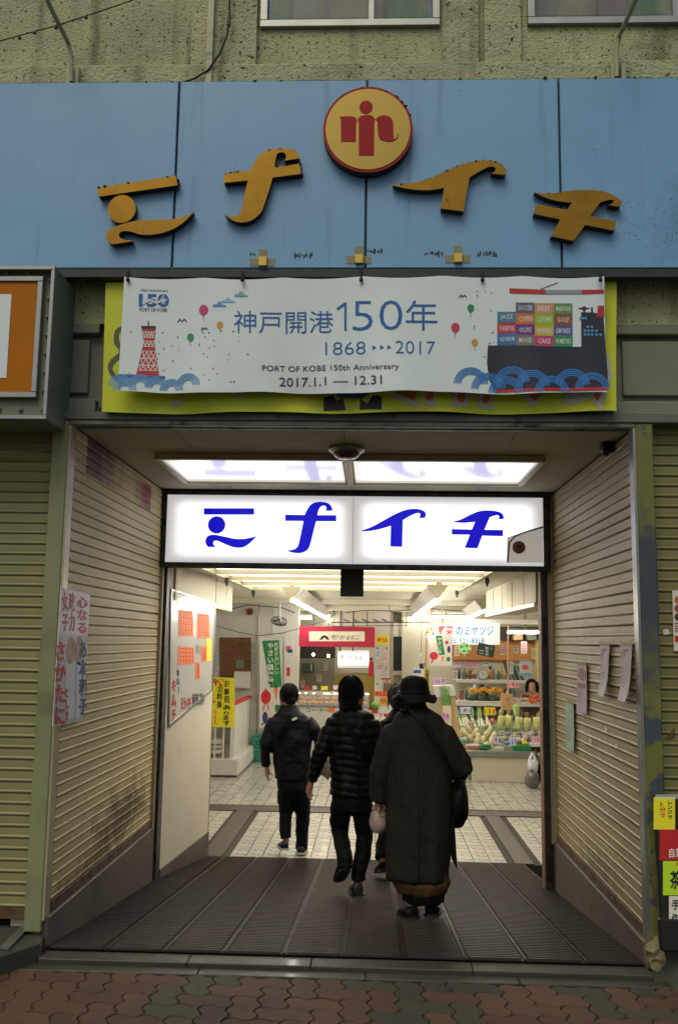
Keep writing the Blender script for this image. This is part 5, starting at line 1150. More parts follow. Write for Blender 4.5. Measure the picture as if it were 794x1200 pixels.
sp = aY(352, 780, 14); box('side_post', (aY(346, 780, 12.3).x, 12.3, ZF), (aY(350, 780, 12.3).x, 12.45, ZM), m_cream, fst)
ph = thing('green_wall_phone', 'green box phone on the grey green wall behind the fish case', 'phone box', aY(361, 782, BYs-.1)); a = aY(354.5, 788, BYs-.1); b = aY(368, 777, BYs-.1)
box('casing', (a.x, BYs-.15, a.z), (b.x, BYs-.001, b.z), pm('grey_green_box', S('#4a6a50'), .5), ph, .01); box('handset', (b.x-.07, BYs-.19, a.z+.03), (b.x-.04, BYs-.151, b.z-.02), m_whitep, ph, .01)
ls = thing('small_lit_sign', 'small glowing white sign with brushed black characters inside the fish stall', 'sign', aY(413, 772, 13.2)); FLi = Frame((0, 13.2, 0), (1, 0, 0), (0, 0, 1))
mb = MB(); FLi.rectpx(mb, 395.5, 762.5, 432, 782, -.08, 0); mb.build('face', pm('lit_white', S('#eeeeee'), .3, var=0, emit=1.1), ls); FLi.text('老八かまぼこ', (398, 767, 429, 774), m_ink, ls, jit=.06); mb = MB(); FLi.rectpx(mb, 395.5, 780, 432, 781, .001, .003); FLi.rectpx(mb, 395.5, 763.5, 432, 764.3, .001, .003); mb.build('rule', m_inkgrn, ls)
for x in (398.5, 413.5): MB().tube([aY(x, 763, 13.15), tuple(aY(x, 763, 13.15)[:2])+(ZM,)], .014, 6).build('hanger', m_black, ls)
mb = MB(); FBk.poly(mb, [(392, 783), (438, 783), (438, 790), (415, 788), (392, 791)], .042, .06); mb.build('pale_curtain', m_cream, fst)
# case and counter
CY = 12.0; a = aY(347, 828, CY); b = aY(432, 812.5, CY)
box('counter', (a.x-.1, CY, ZF), (b.x, CY+.6, a.z), m_whitep, fst, .01); box('counter_top', (a.x-.1, CY-.02, a.z+.001), (b.x, CY+.62, a.z+.03), m_alu, fst)
glc = MB(); glc.box((a.x, CY, a.z+.031), (b.x, CY+.008, b.z)).box((a.x, CY+.01, b.z), (b.x, CY+.5, b.z+.008)); glc.build('case_glass', m_glass, fst); box('case_light', (a.x, CY+.02, b.z-.03), (b.x, CY+.06, b.z-.005), pm('case_lamp', (1, .8, .5), .3, var=0, emit=5, ecol=(1, .75, .45)), fst)
box('case_back', (a.x, CY+.5, a.z+.031), (b.x, CY+.52, b.z), m_alu, fst)
m_fc = pm('fried_fish_cake', S('#d08a32'), .5, var=.3, scale=40, rand=.2)
fcm = MB().ell((0, 0, 0), (.075, .05, .035), 9, 6).mesh('fish_cake', m_fc, smooth=60)
r_ = random.Random(2)
for k in range(22):
    x = a.x+.09+(b.x-a.x-.2)*(k % 11)/10; zz = a.z+.07+.06*(k//11); o = bpy.data.objects.new('fish_cake', fcm); COL.objects.link(o); o.location = (x, CY+.14+.18*(k//11), zz); o.rotation_euler = (0, 0, r_.uniform(0, 3)); o.scale = (1, 1, r_.uniform(.8, 1.2))
    tagp(o, 'golden fried fish cake laid out in the lit glass case', 'fish cake', 'fish cakes in the glass case')
FC = Frame((0, CY-.004, 0), (1, 0, 0), (0, 0, 1))
for (x0, x1) in ((352, 357), (359.5, 366), (369, 379), (386, 391)):
    mb = MB(); FC.rectpx(mb, x0, 810, x1, 813.5, .0, .004); o = mb.build('price_tag', m_paper, fst)
FC.text('コーナー', (358, 830, 385, 835), m_ink, fst, h=.006, jit=.05); mb = MB(); FC.rectpx(mb, 385, 828, 392, 834, .002, .006); mb.build('card', m_orange, fst)
for x0 in (355, 370): mb = MB(); FC.rectpx(mb, x0, 838, x0+12, 860, .001, .004); mb.build('paper', m_paper, fst)
# poster strip on white post between banner and stall
ws_ = thing('poster_post', 'white post with small coloured stickers left of the fish stall', 'post', aY(340, 800, 11)); FPp = Frame((0, 10.95, 0), (1, 0, 0), (0, 0, 1))
mb = MB(); FPp.rectpx(mb, 333, 745, 344, 905, .0, .05); mb.build('post', m_whitep, ws_)
for (x0, y0, x1, y1, m_) in ((335, 757, 341, 763, m_pinkink), (337, 761, 343, 765, m_inkblue), (336, 782, 340, 792, m_inkred), (335, 797, 342, 803, m_paper), (334, 770, 340, 778, m_paper)):
    mb = MB(); FPp.rectpx(mb, x0, y0, x1, y1, .051, .054); mb.build('sticker', m_, ws_)
# ---------------- pillar and goods by it
PY = 12.2; a = aY(438.5, 800, PY); b = aY(457, 800, PY)
pil = thing('market_pillar', 'pale square pillar with a yellow card between the two stalls', 'pillar', ((a.x+b.x)/2, PY, ZF))
box('shaft', (a.x, PY, ZF), (b.x, PY+.3, ZM), m_white, pil, .01); box('corner_strip', (b.x+.001, PY-.01, ZF), (b.x+.05, PY+.3, ZM), m_trim, pil)
FPl = Frame((0, PY, 0), (1, 0, 0), (0, 0, 1))
mb = MB(); FPl.rectpx(mb, 440.5, 744, 455, 755.5, .001, .004); yc = mb.build('yellow_card', m_yellow, pil); FPl.text('奉仕品', (442, 747, 453.5, 752.5), m_inkred, yc, off=.02, h=.005)
for x, y in ((442, 759.5), (453, 759.5), (442, 801.5)): mb = MB(); FPl.disc(mb, x, y, 1, 1, .001, .01, px=True); mb.build('bolt', m_steeldk, pil)
mb = MB(); FPl.rectpx(mb, 445.5, 793, 457, 801.5, .001, .004); mb.build('price_card', m_paper, pil); mb = MB(); FPl.rectpx(mb, 446, 794.5, 457, 796.5, .005, .007); mb.build('price_stripe', m_inkred, pil); FPl.text('128', (448, 797, 455, 801), m_ink, pil, h=.005)
fe = thing('red_extinguisher', 'red cylinder hanging on the left of the pillar', 'fire extinguisher', aY(435, 783, PY+.1)); p = aY(434.5, 783, PY+.1); mb = MB(); mb.rings([((p.x, p.y, p.z-.15), .03, .03), ((p.x, p.y, p.z-.13), .045, .045), ((p.x, p.y, p.z+.09), .045, .045), ((p.x, p.y, p.z+.13), .02, .02), ((p.x, p.y, p.z+.16), .02, .02)], 12); mb.build('body', pm('tomato_red', S('#c8202a')), fe, 50); box('valve', (p.x-.03, p.y-.01, p.z+.16), (p.x+.03, p.y+.01, p.z+.19), m_black, fe)
# pillar-side stall table
ps_ = thing('side_stall', 'small stall with orange sign and fruit beside the pillar', 'stall', aY(450, 840, 10.6)); SYs = 10.6; FSs = Frame((0, SYs, 0), (1, 0, 0), (0, 0, 1))
a = aY(431, 842, SYs); b = aY(470, 835, SYs); box('table', (a.x, SYs, ZF), (b.x, SYs+.8, a.z), m_whitep, ps_, .01)
mb = MB(); FSs.poly(mb, [(439, 809.5), (460, 811.5), (459.5, 817), (438.5, 815.5)], .0, .01); os_ = mb.build('orange_sign', m_orange, ps_); FSs.text('国産まるる', (440, 810.5, 459, 816), m_inkred, os_, off=.04, h=.012)
mb = MB(); FSs.rectpx(mb, 444.5, 817, 459, 826, .0, .01); oc = mb.build('orange_card', pm('amber_card', S('#e89a3a'), .5), ps_); FSs.text('円大サ', (446, 819, 457, 824), m_ink, oc, h=.012)
mb = MB(); FSs.stroke(mb, [(446, 826), (446, 842)], .015, -.02, -.01); FSs.stroke(mb, [(457, 826), (457, 842)], .015, -.02, -.01); FSs.rectpx(mb, 445, 828, 463, 836, -.02, .0); mb.build('stand', m_whitep, ps_)
cab = thing('green_cabbage', 'round green cabbage left of the orange sign', 'cabbage', aY(440, 826, SYs)); MB().ell(aY(440, 826, SYs+.02), (.07, .07, .055), 14, 9).build('head', pm('cabbage_green', S('#7fae4a'), .6, var=.2, scale=20, bump=.5), cab, 60)
MB().ell(aY(440, 830, SYs+.02), (.05, .05, .03), 10, 6).build('outer_leaf', pm('cabbage_dark', S('#4a7a34'), .6), cab, 60)
# red packs on the table
r_ = random.Random(8); 
for k, (x, y) in enumerate([(434+6*(i % 5), 838-4*(i//5)) for i in range(8)]):
    o = box('fruit_pack', tuple(aY(x-2.4, y+2, SYs-.02)), tuple(aY(x+2.4, y-2, SYs+.09)), (pm('berry_red', S('#c8323a'), .4, var=.3, scale=60), m_paper, pm('pack_pink', S('#d8989a'), .4, var=.2, scale=60))[k % 3], None, .006)
    tagp(o, ('small red fruit pack on the table by the pillar', 'small white pack on the table by the pillar', 'small pink pack on the table by the pillar')[k % 3], 'food pack', 'packs on the table by the pillar')
CL = [(352, 797, 357, 806, 14.2, '#d8d4c8', 'white notice on the grey green wall above the fish case'), (371, 790, 377, 799, 14.2, '#e0d6b0', 'cream notice on the grey green wall'), (379, 776, 384, 786, 14.2, '#c9c0ae', 'beige notice left of the small lit sign'), (440, 763, 446, 772, 12.17, '#d8e0e4', 'pale blue notice under the yellow card on the pillar'), (448, 764, 454, 776, 12.17, '#e6dccb', 'cream notice at the right of the pillar'), (441, 778, 449, 787, 12.17, '#e8c8cc', 'pink notice halfway down the pillar'), (450, 780, 455, 789, 12.17, '#d8d4c8', 'small white notice halfway down the pillar'), (252, 760, 256, 790, 11.02, '#d2d2cc', 'white strip at the left of the cork board'), (296, 752, 301, 764, 11.02, '#e0dccc', 'cream notice between cork board and pipe'), (296, 770, 301, 781, 11.02, '#c8d4dc', 'pale blue notice between cork board and pipe')]
for (x0, y0, x1, y1, Y, c, lab) in CL:
    F9 = Frame((0, Y, 0), (1, 0, 0), (0, 0, 1)); mb = MB(); F9.rectpx(mb, x0, y0, x1, y1, .0, .004); o = mb.build('wall_notice', pm('cl'+c, S(c), .7, var=.04)); tagp(o, lab, 'notice', 'notices on the walls of the hall')
    mb = MB(); [F9.rectpx(mb, x0+.7, y0+1.4+1.9*q, x1-.8-(q % 3)*.5, y0+2.0+1.9*q, .005, .006) for q in range(int((y1-y0-2)/1.9))]; stuff(mb.build('small_print', (m_ink, m_inkred, m_inkblue)[int(x0) % 3], o))
rk2 = random.Random(31)
for i in range(16):
    x = 352+rk2.uniform(0, 70); w_ = rk2.uniform(3, 7); h_ = rk2.uniform(2.5, 7); c, cn = rk2.choice((('#c9b48a', 'tan'), ('#d8d4cc', 'white'), ('#8a3a30', 'brick red'), ('#3f5a7a', 'blue'), ('#c8a030', 'mustard'), ('#4a4a46', 'dark grey')))
    Yq = 13.1+rk2.uniform(0, .8); a = aY(x, 815, Yq); b = aY(x+w_, 815-h_, Yq)
    o = box('stock_box', (a.x, Yq, a.z), (b.x, Yq+.15, b.z), pm('stock'+c, S(c), .6, var=.12, scale=12), None, .004); tagp(o, '%s stock box standing on the work table behind the fish case' % cn, 'box', 'stock boxes behind the fish case')
a = aY(346, 815.3, 13.05); b = aY(432, 817, 13.05); box('work_table', (a.x, 13.05, ZF), (b.x, 13.9, a.z), m_alu, fst, .005)
for i, (x, y) in enumerate(((398, 845), (404, 852), (428, 846))):
    p = aY(x, y, 11.8); o = MB().box((p.x-.12, 11.7, p.z-.1), (p.x+.12, 11.95, p.z+.08)).build('foam_box', m_whitep, None, 0, .01); tagp(o, ('white foam box in front of the fish counter, upper one', 'white foam box in front of the fish counter, lower one', 'white foam box by the side stall')[i], 'foam box', 'foam boxes before the counter')
for i, (x0, y0, x1, y1, c) in enumerate(((356, 804, 362, 808.5, m_inkred), (366, 803.5, 371, 808, m_paper), (376, 804, 384, 808.5, m_yellow), (390, 803, 396, 808, m_paper))):
    F9 = Frame((0, 12.3, 0), (1, 0, 0), (0, 0, 1)); mb = MB(); F9.rectpx(mb, x0, y0, x1, y1, 0, .004); o = mb.build('case_card', c, fst)
for i, (pts, r) in enumerate((([(262, 716), (290, 709), (330, 712), (345, 718)], .008), ([(404, 718), (430, 715), (462, 716), (500, 713), (540, 716)], .007), ([(455, 700), (456, 716), (470, 722), (505, 722)], .006))):
    tagp(MB().tube([aY(x, y, 10.2+.3*i) for x, y in pts], r, 5).build('ceiling_cable', m_steeldk), ('dark cable under the ceiling left of the fan', 'dark cable slung under the ceiling above the iron rail', 'cable dropping from the ceiling towards the vegetable sign')[i], 'cable', 'cables under the market ceiling')
# dark screen opening behind
dk = thing('dark_shutter_screen', 'large dark screen between the pillar and the vegetable stall', 'screen', aY(482, 765, 13.2)); FD = Frame((0, 13.2, 0), (1, 0, 0), (0, 0, 1))
mb = MB(); FD.rectpx(mb, 460, 746, 520, 786, .0, .04); mb.build('screen', pm('slate_black', S('#1c1e20'), .5), dk); mb = MB(); FD.rectpx(mb, 466, 731, 520, 746, -.01, .03); mb.build('header', pm('beige_panel', S('#a89f8a'), .6), dk); mb = MB(); FD.rectpx(mb, 459.5, 730, 466, 745.9, .03, .08); mb.build('white_block', m_whitep, dk); mb = MB(); FD.rectpx(mb, 460, 786, 520, 791, .0, .06); mb.build('sill', m_whitep, dk); mb = MB(); FD.rectpx(mb, 460, 791, 520, 880, .0, .02); mb.build('lower_panel', pm('beige_panel', S('#a89f8a')), dk)
for k in range(7): # bags of burdock in a row
    o = MB(); x = 450+3.3*k; o.tube([aY(x, 812, 12.1), aY(x+.6, 803, 12.1), aY(x+.3, 798+random.random()*3, 12.1)], [.022, .026, .012], 6); o.build('root_bundle', pm('root_brown', S('#7a5c40'), .8, var=.3, scale=30)); 
    q = bpy.data.objects[('root_bundle' if k == 0 else 'root_bundle.%03d' % k)]; tagp(q, 'upright brown root vegetable bundle behind the orange sign', 'root vegetables', 'brown roots standing behind the orange sign')

# ---------------- vegetable stall
vst = thing('vegetable_stall', 'vegetable stall with steel topped cream counter and stepped shelves', 'stall', (2.2, 9.3, ZF))
VY = 9.1
def bx(name, x0, y0, x1, y1, Y, d, mat, parent, bev=.004, lab=None):
    a = aY(x0, y1, Y); b = aY(x1, y0, Y); o = box(name, (a.x, Y, a.z), (b.x, Y+d, b.z), mat, parent, bev)
    if lab: o['label'] = lab
    return o
bx('counter_front', 553, 887.5, 625.5, 916, VY, .75, m_cream, vst, .008); bx('counter_top', 545, 881, 627, 887, VY-.04, .85, m_alu, vst, .006)
for x in (556, 618): bx('leg', x, 916.5, x+6, 921.5, VY+.02, .06, m_steeldk, vst, 0)
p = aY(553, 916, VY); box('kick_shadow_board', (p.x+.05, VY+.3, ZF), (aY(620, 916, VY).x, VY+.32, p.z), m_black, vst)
m_grnc = pm('green_cloth', S('#1f7a44'), .7, var=.2, scale=12)
# stepped display: a slope of wood rising to the back, green cloth over it
sA = aY(547, 876, VY+.1); sB = aY(640, 838, 10.7)
mb = MB(); xr = 3.6
mb.prism([(sA.x, VY+.15, sA.z-.06), (sA.x, 10.75, sB.z-.10), (sA.x, 10.75, ZF), (sA.x, VY+.15, ZF)], (xr-sA.x, 0, 0)); mb.build('display_slope', pm('slope_paper', S('#8f9a78'), .8, var=.4, scale=9, dirt=(S('#3f6a40'), 5, .5, .1)), vst)
for (x0, y0, x1, y1, Y, c) in ((602, 874, 622, 881, VY+.02, m_grnc), (563, 873, 575, 878, VY+.03, m_grnc)): bx('green_mat', x0, y0, x1, y1, Y, .2, c, vst, .01)
# right-hand low shelf, past the counter
bx('low_shelf', 621, 872, 660, 875, VY+.05, .8, m_whitep, vst); bx('low_shelf', 628, 883, 660, 885.5, VY+.12, .6, m_whitep, vst); bx('shelf_end', 625.5, 875, 629, 918, VY+.1, .6, m_cork, vst)
rcx = thing('red_crate', 'dark red crate under the shelf at the right jamb', 'crate', aY(636, 918, VY+.15)); bx('side_panel', 630, 898, 655, 918, VY+.15, .35, pm('dark_red_box', S('#6a1f1c'), .5), rcx); bx('rim', 629, 896, 656, 898, VY+.14, .37, pm('dark_red_box', S('#6a1f1c')), rcx)
# upper shelf and level below
bx('upper_shelf', 535, 823.5, 660, 827, 10.75, .55, m_whitep, vst); bx('rear_counter', 535, 827, 660, 845, 10.95, .35, pm('shelf_dark_wood', S('#7a6a55'), .7, var=.3, scale=14), vst)  # rear counter is a dark mottled wood of its own
bx('back_shelf', 535, 797, 606, 800, 12.2, .3, m_whitep, vst)
VB = 12.6; bx('back_wall', 470, 700, 700, 900, VB, .1, m_cream, vst, 0); 
bx('wood_band', 529, 750, 700, 773, VB-.12, .1, m_wood, vst); bx('yellow_post', 628, 750, 634, 800, VB-.3, .08, pm('ochre_post', S('#c9b46a')), vst)
rv = random.Random(21)
m_things = [pm('clut_%d' % i, S(c), .6, var=.1) for i, c in enumerate(('#7f93b0', '#c9c3b4', '#5a6a5c', '#b08a66', '#3a3f4a', '#d8d0c4', '#8a4a40', '#c7b27a'))]
# clutter on shelves: jars, boxes, bags, each its own
k = 0
for (xa_, xb_, yb, Y, hmin, hmax) in ((536, 600, 797, 12.25, 5, 16), (530, 612, 823, 11.0, 6, 18), (538, 600, 813, 11.6, 5, 12), (600, 636, 842, 10.7, 4, 9), (560, 600, 838, 10.68, 4, 8)):
    x = xa_
    while x < xb_:
        wd = rv.uniform(4, 8); h_ = rv.uniform(hmin, hmax); a = aY(x, yb, Y); b = aY(x+wd*.85, yb-h_, Y); mm_ = rv.choice(m_things)
        mb = MB(); kind = rv.random()
        if kind < .45: mb.box((a.x, Y, a.z), (b.x, Y+.1, b.z)); nm = 'shelf_box'; cat = 'box'
        elif kind < .75:
            cx = (a.x+b.x)/2; r_ = (b.x-a.x)/2; H_ = b.z-a.z
            mb.rings([((cx, Y+.06, a.z), r_*.9, r_*.9), ((cx, Y+.06, a.z+H_*.65), r_, r_), ((cx, Y+.06, a.z+H_*.8), r_*.55, r_*.55), ((cx, Y+.06, a.z+H_), r_*.55, r_*.55)], 10); nm = 'shelf_jar'; cat = 'jar'
        else:
            cx = (a.x+b.x)/2; r_ = (b.x-a.x)/2; mb.ell((cx, Y+.07, a.z+r_*.9), (r_, r_*.8, r_), 9, 6); mb.box((cx-r_*.3, Y+.06, a.z+r_*1.5), (cx+r_*.35, Y+.08, a.z+r_*2.3)); nm = 'goods_bag'; cat = 'bag'
        o = mb.build(nm, mm_, None, 40, .003)
        cn = ('slate blue', 'beige', 'grey green', 'tan', 'charcoal', 'cream', 'brick red', 'sand yellow')[m_things.index(mm_)]; sn = {797: 'on the back shelf beside the clock', 823: 'under the pumpkins on the upper shelf', 813: 'behind the pumpkins', 842: 'on the low shelf behind the cabbages', 838: 'behind the white leeks'}[yb]
        tagp(o, '%s %s %s' % (cn, {'box': 'small box', 'jar': 'jar', 'bag': 'tied bag'}[cat], sn), cat, 'clutter on the shelves behind the vegetables')
        x += wd+rv.uniform(0, 2); k += 1
FVb = Frame((0, VB-.02, 0), (1, 0, 0), (0, 0, 1))
for i, (x0, y0, x1, y1, c) in enumerate(((529, 773, 540, 783, '#d9c9c6'), (545, 772, 560, 783, '#dcb9c4'), (565, 775, 573, 781, '#dcd6c2'), (541, 779, 546, 796, '#d9d4c8'), (575, 790, 587, 797, '#d4d2a0'), (585, 779, 590, 790, '#d9c87a'), (530, 786, 536, 797, '#d9d4c8'))):
    mb = MB(); FVb.rectpx(mb, x0, y0, x1, y1, .0, .01); o = mb.build('wall_note', pm('note'+c, S(c), .7, var=.03)); mb = MB(); [FVb.rectpx(mb, x0+1, y0+2+q*2.5, x1-1.5, y0+2.8+q*2.5, .0105, .012) for q in range(int((y1-y0-3)/2.5))]; mb.build('small_print', m_pinkink if i in (0, 1) else m_ink, o)
    tagp(o, ('white and pink note at the left of the shop wall', 'wide pink note on the shop wall left of the clock', 'small cream note above the clock', 'tall white note left of the brown balls', 'pale green note right of the clock', 'small yellow note left of the binders', 'low white note beside the yellow strip')[i], 'note', 'paper notes on the wall behind the vegetables')
ck = thing('wall_clock', 'round white clock on the shelf behind the vegetable stall', 'clock', aY(565, 791, 12.2)); FCk = Frame((0, 12.18, 0), (1, 0, 0), (0, 0, 1))
mb = MB(); FCk.disc(mb, 565.5, 790.5, 6.2, 6.2, -.05, .0, 28, px=True); ckr = mb.build('rim', m_alu, ck); mb = MB(); FCk.disc(mb, 565.5, 790.5, 5.4, 5.4, .001, .004, 28, px=True); mb.build('face', m_paper, ck)
mb = MB(); FCk.stroke(mb, [(565.5, 790.5), (563.5, 787.5)], .008, .005, .008); FCk.stroke(mb, [(565.5, 790.5), (569.5, 789)], .006, .005, .008)
for q in range(12): an = q*math.pi/6; FCk.stroke(mb, [(565.5+4.3*math.cos(an), 790.5+4.3*math.sin(an)), (565.5+4.9*math.cos(an), 790.5+4.9*math.sin(an))], .005, .005, .006)
mb.build('hands', m_ink, ck)
for i, (x, y, r) in enumerate(((548, 791, 3.6), (554, 792, 3.6), (551, 786.5, 3.2))):
    o = MB().ell(aY(x, y, 12.25), .0 + r/155*2.4*.68, 12, 8).build('brown_ball', pm('coir_brown', S('#8a6a35'), .9, var=.3, scale=30, bump=.8), None, 60); tagp(o, ('left brown round melon on the back shelf', 'right brown round melon on the back shelf', 'upper brown round melon resting on the other two')[i], 'melon', 'brown round melons left of the clock')
pa_ = thing('pineapple', 'upright orange pineapple with green leaves right of the clock', 'pineapple', aY(574, 795, 12.2)); p = aY(574, 790, 12.22); MB().ell(p, (.05, .05, .085), 10, 8).build('fruit', pm('pineapple_skin', S('#c07a24'), .7, var=.35, scale=50, bump=.8), pa_, 60)
mb = MB()
for q in range(9): an = q*.7; mb.prism([p+Vector((-.012, 0, .07)), p+Vector((.012, 0, .07)), p+Vector((math.cos(an)*.05, math.sin(an)*.05, .15+.02*(q % 3)))], (0, .004, 0))
mb.build('leaves', m_inkgrn, pa_)
for q in range(9):
    x = 597+2.0*q; col = ('#24402e', '#8a8f88', '#2e3a38', '#5d7466', '#1d2a28')[q % 5]; mb = MB(); a = aY(x, 798, 12.1); b = aY(x+1.7, 776+q*.6, 12.1); mb.prism([(a.x, 12.1, a.z), (b.x, 12.1, a.z), (b.x-.10, 12.1, b.z), (a.x-.10, 12.1, b.z)], (0, .22, 0))
    tagp(mb.build('binder', pm('binder'+col, S(col), .5)), 'leaning %s binder in the row above the seller' % ('dark green', 'light grey', 'charcoal', 'grey green', 'black')[q % 5], 'binder', 'leaning binders on the shelf')
bx('binder_shelf', 596, 798, 640, 800, 12.0, .4, m_whitep, vst)
wp = thing('white_bear_poster', 'small white poster with a pink picture and blue rim above the seller', 'poster', aY(615, 783, 11.3)); FPw = Frame((0, 11.3, 0), (1, 0, 0), (0, 0, 1))
mb = MB(); FPw.rectpx(mb, 608, 773.5, 622.5, 792, .0, .004); mb.build('sheet', m_paper, wp); mb = MB(); FPw.disc(mb, 615, 782, 4, 3, .005, .007, px=True); mb.build('pink_picture', m_pinkink, wp); mb = MB(); FPw.rectpx(mb, 608, 788.5, 622.5, 792, .005, .007); FPw.rectpx(mb, 608, 773.5, 622.5, 775, .005, .007); mb.build('blue_rim', pm('pale_blue_ink', S('#6fb3c8')), wp)
# big white sign
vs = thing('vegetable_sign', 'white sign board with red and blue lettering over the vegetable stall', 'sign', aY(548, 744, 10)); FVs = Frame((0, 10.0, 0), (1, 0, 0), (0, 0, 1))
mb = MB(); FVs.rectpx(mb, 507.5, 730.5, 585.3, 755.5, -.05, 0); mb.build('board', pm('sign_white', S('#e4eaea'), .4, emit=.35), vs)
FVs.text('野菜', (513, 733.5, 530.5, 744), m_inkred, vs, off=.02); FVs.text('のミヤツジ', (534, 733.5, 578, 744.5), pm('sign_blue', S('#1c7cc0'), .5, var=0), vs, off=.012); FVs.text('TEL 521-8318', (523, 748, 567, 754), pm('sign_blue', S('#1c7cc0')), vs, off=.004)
for x in (518, 548): MB().tube([aY(x, 731, 9.98), tuple(aY(x, 731, 9.98)[:2])+(ZM,)], .012, 6).build('hanger', m_trim, vs)
pc = pm('copper_pole', S('#c98f68'), .4, metal=.3)
for i, (x, y0, y1, Y) in enumerate(((499.5, 741, 835, 9.75), (504.8, 690, 740, 10.6), (595, 733, 828, 9.7))):
    single(MB().tube([aY(x, y0, Y), aY(x+(0 if i else -2.5), y1, Y)], .013, 8).build('stall_pole', pc, None, 40), ('slim copper pole left of the vegetable stall', 'slim copper pole from the ceiling behind the sign', 'slim copper pole in front of the shelves')[i], 'pole', 'slim poles of the vegetable stall')
single(MB().tube([aY(491.5, 740, 9.9), aY(496, 735.5, 9.9), aY(508, 733, 9.9)], .014, 8).build('bent_pipe', m_whitep, None, 40), 'short bent white pipe at the left end of the vegetable sign', 'pipe')
single(MB().tube([aY(494, 724, 9.8), aY(493, 765, 9.8)], .006, 5).build('hanging_rope', pm('teal_plastic', S('#1d8a78')), None), 'thin green rope hanging above the scale', 'rope')
scl = thing('hanging_scale', 'hanging scale pan with blue and white panel above the hat', 'scale', aY(490, 780, 9.8)); FSc = Frame((0, 9.8, 0), (1, 0, 0), (0, 0, 1))
mb = MB(); mb.tube([aY(493, 765, 9.8), aY(485, 784, 9.8)], .005, 4).tube([aY(493, 765, 9.8), aY(497, 784, 9.8)], .005, 4).ell(aY(493, 767, 9.8), .02, 8, 5); mb.build('chains', m_whitep, scl)
mb = MB(); FSc.rectpx(mb, 483.5, 784, 497, 793, -.1, 0); mb.build('panel', m_paper, scl); mb = MB(); FSc.rectpx(mb, 484, 785, 493, 789, .001, .003); mb.build('blue_panel', m_inkblue, scl)
bag_n = single(MB().prism([aY(491, 778, 10.2), aY(497.5, 777, 10.2), aY(497, 800, 10.2), aY(493, 798, 10.2)], (0, .06, 0)).build('navy_cloth', pm('navy_cloth', S('#1c2440'), .8)), 'navy cloth hanging beside the scale', 'cloth')
ys_ = thing('yellow_strip', 'tall yellow strip with black characters beside the pole', 'sign', aY(499, 793, 9.7)); FY_ = Frame((0, 9.7, 0), (1, 0, 0), (0, 0, 1)); mb = MB(); FY_.rectpx(mb, 497, 784, 503, 806, -.01, 0); mb.build('strip', pm('ochre_yellow', S('#b8a820'), .5), ys_); FY_.text('市場直送品', (498, 785, 502, 804), m_ink, ys_, vertical=True, off=.02)
vp = thing('vegetable_poster', 'white poster with green strip and vegetable pictures under the bulbs', 'poster', aY(516, 762, 9.85)); FV2 = Frame((0, 9.85, 0), (1, 0, 0), (0, 0, 1))
mb = MB(); FV2.rectpx(mb, 502.5, 744, 529, 780, -.004, 0); mb.build('sheet', m_paper, vp); mb = MB(); FV2.poly(mb, [(510, 745), (517, 744.5), (521, 767), (514, 768)], .001, .003); gs_ = mb.build('green_strip', m_inkgrn, vp); FV2.text('やさい倶', (512, 747, 517, 766), m_paper, vp, vertical=True, off=.02, h=.004)
mb = MB(); FV2.disc(mb, 508, 768.5, 5, 4.6, .001, .003, px=True); FV2.disc(mb, 523, 753, 2, 2.2, .001, .003, px=True); FV2.stroke(mb, [(507, 773), (505, 777)], .02, .001, .003); mb.build('tomato_picture', pm('tomato_red', S('#c8202a')), vp)
mb = MB(); FV2.disc(mb, 525.5, 761, 2, 4, .001, .003, px=True); mb.build('aubergine_picture', pm('aubergine', S('#3a2a6a')), vp); mb = MB(); FV2.disc(mb, 525, 772.5, 2.3, 3, .001, .003, px=True); mb.build('pepper_picture', m_inkgrn, vp); mb = MB(); FV2.poly(mb, [(517, 769), (520, 769), (517, 777)], .001, .003); mb.build('carrot_picture', m_orange, vp)
gf = thing('green_round_fan', 'round pale green paper fan hanging under the vegetable sign', 'paper fan', aY(544, 758, 9.95)); FG = Frame((0, 9.95, 0), (1, 0, 0), (0, 0, 1)); mb = MB(); FG.disc(mb, 544, 760, 7.5, 6.5, -.003, 0, px=True); mb.build('leaf', pm('pale_green', S('#9fd08a'), .6, var=.1), gf); mb = MB(); [FG.rectpx(mb, x, y, x+3, y+2, .001, .002) for x, y in ((539, 757), (545, 756), (542, 762), (547, 762))]; mb.build('green_print', m_inkgrn, gf); MB().tube([aY(544, 765, 9.95), aY(544, 769, 9.95)], .006, 5).build('handle', m_whitep, gf)
ds = thing('dark_tilted_sign', 'small dark green tilted blackboard under the sign', 'blackboard', aY(569, 762, 9.9)); FD2 = Frame((0, 9.9, 0), (1, 0, 0), (0, 0, 1)); mb = MB(); FD2.poly(mb, [(560.5, 753), (580, 757), (577.5, 771), (558, 767)], -.02, 0); mb.build('board', pm('chalkboard', S('#1e2e28'), .5), ds); FD2.text('無添加', (568, 758, 572, 768), m_paper, ds, vertical=True); mb = MB(); FD2.stroke(mb, [(561, 762), (566, 763)], .008, .001, .003); FD2.stroke(mb, [(561, 765), (565.5, 766)], .006, .001, .003); mb.build('small_print', m_paper, ds); mb = MB(); FD2.disc(mb, 575, 760, 2, 1.6, .001, .003, px=True); mb.build('green_mark', m_inkgrn, ds)
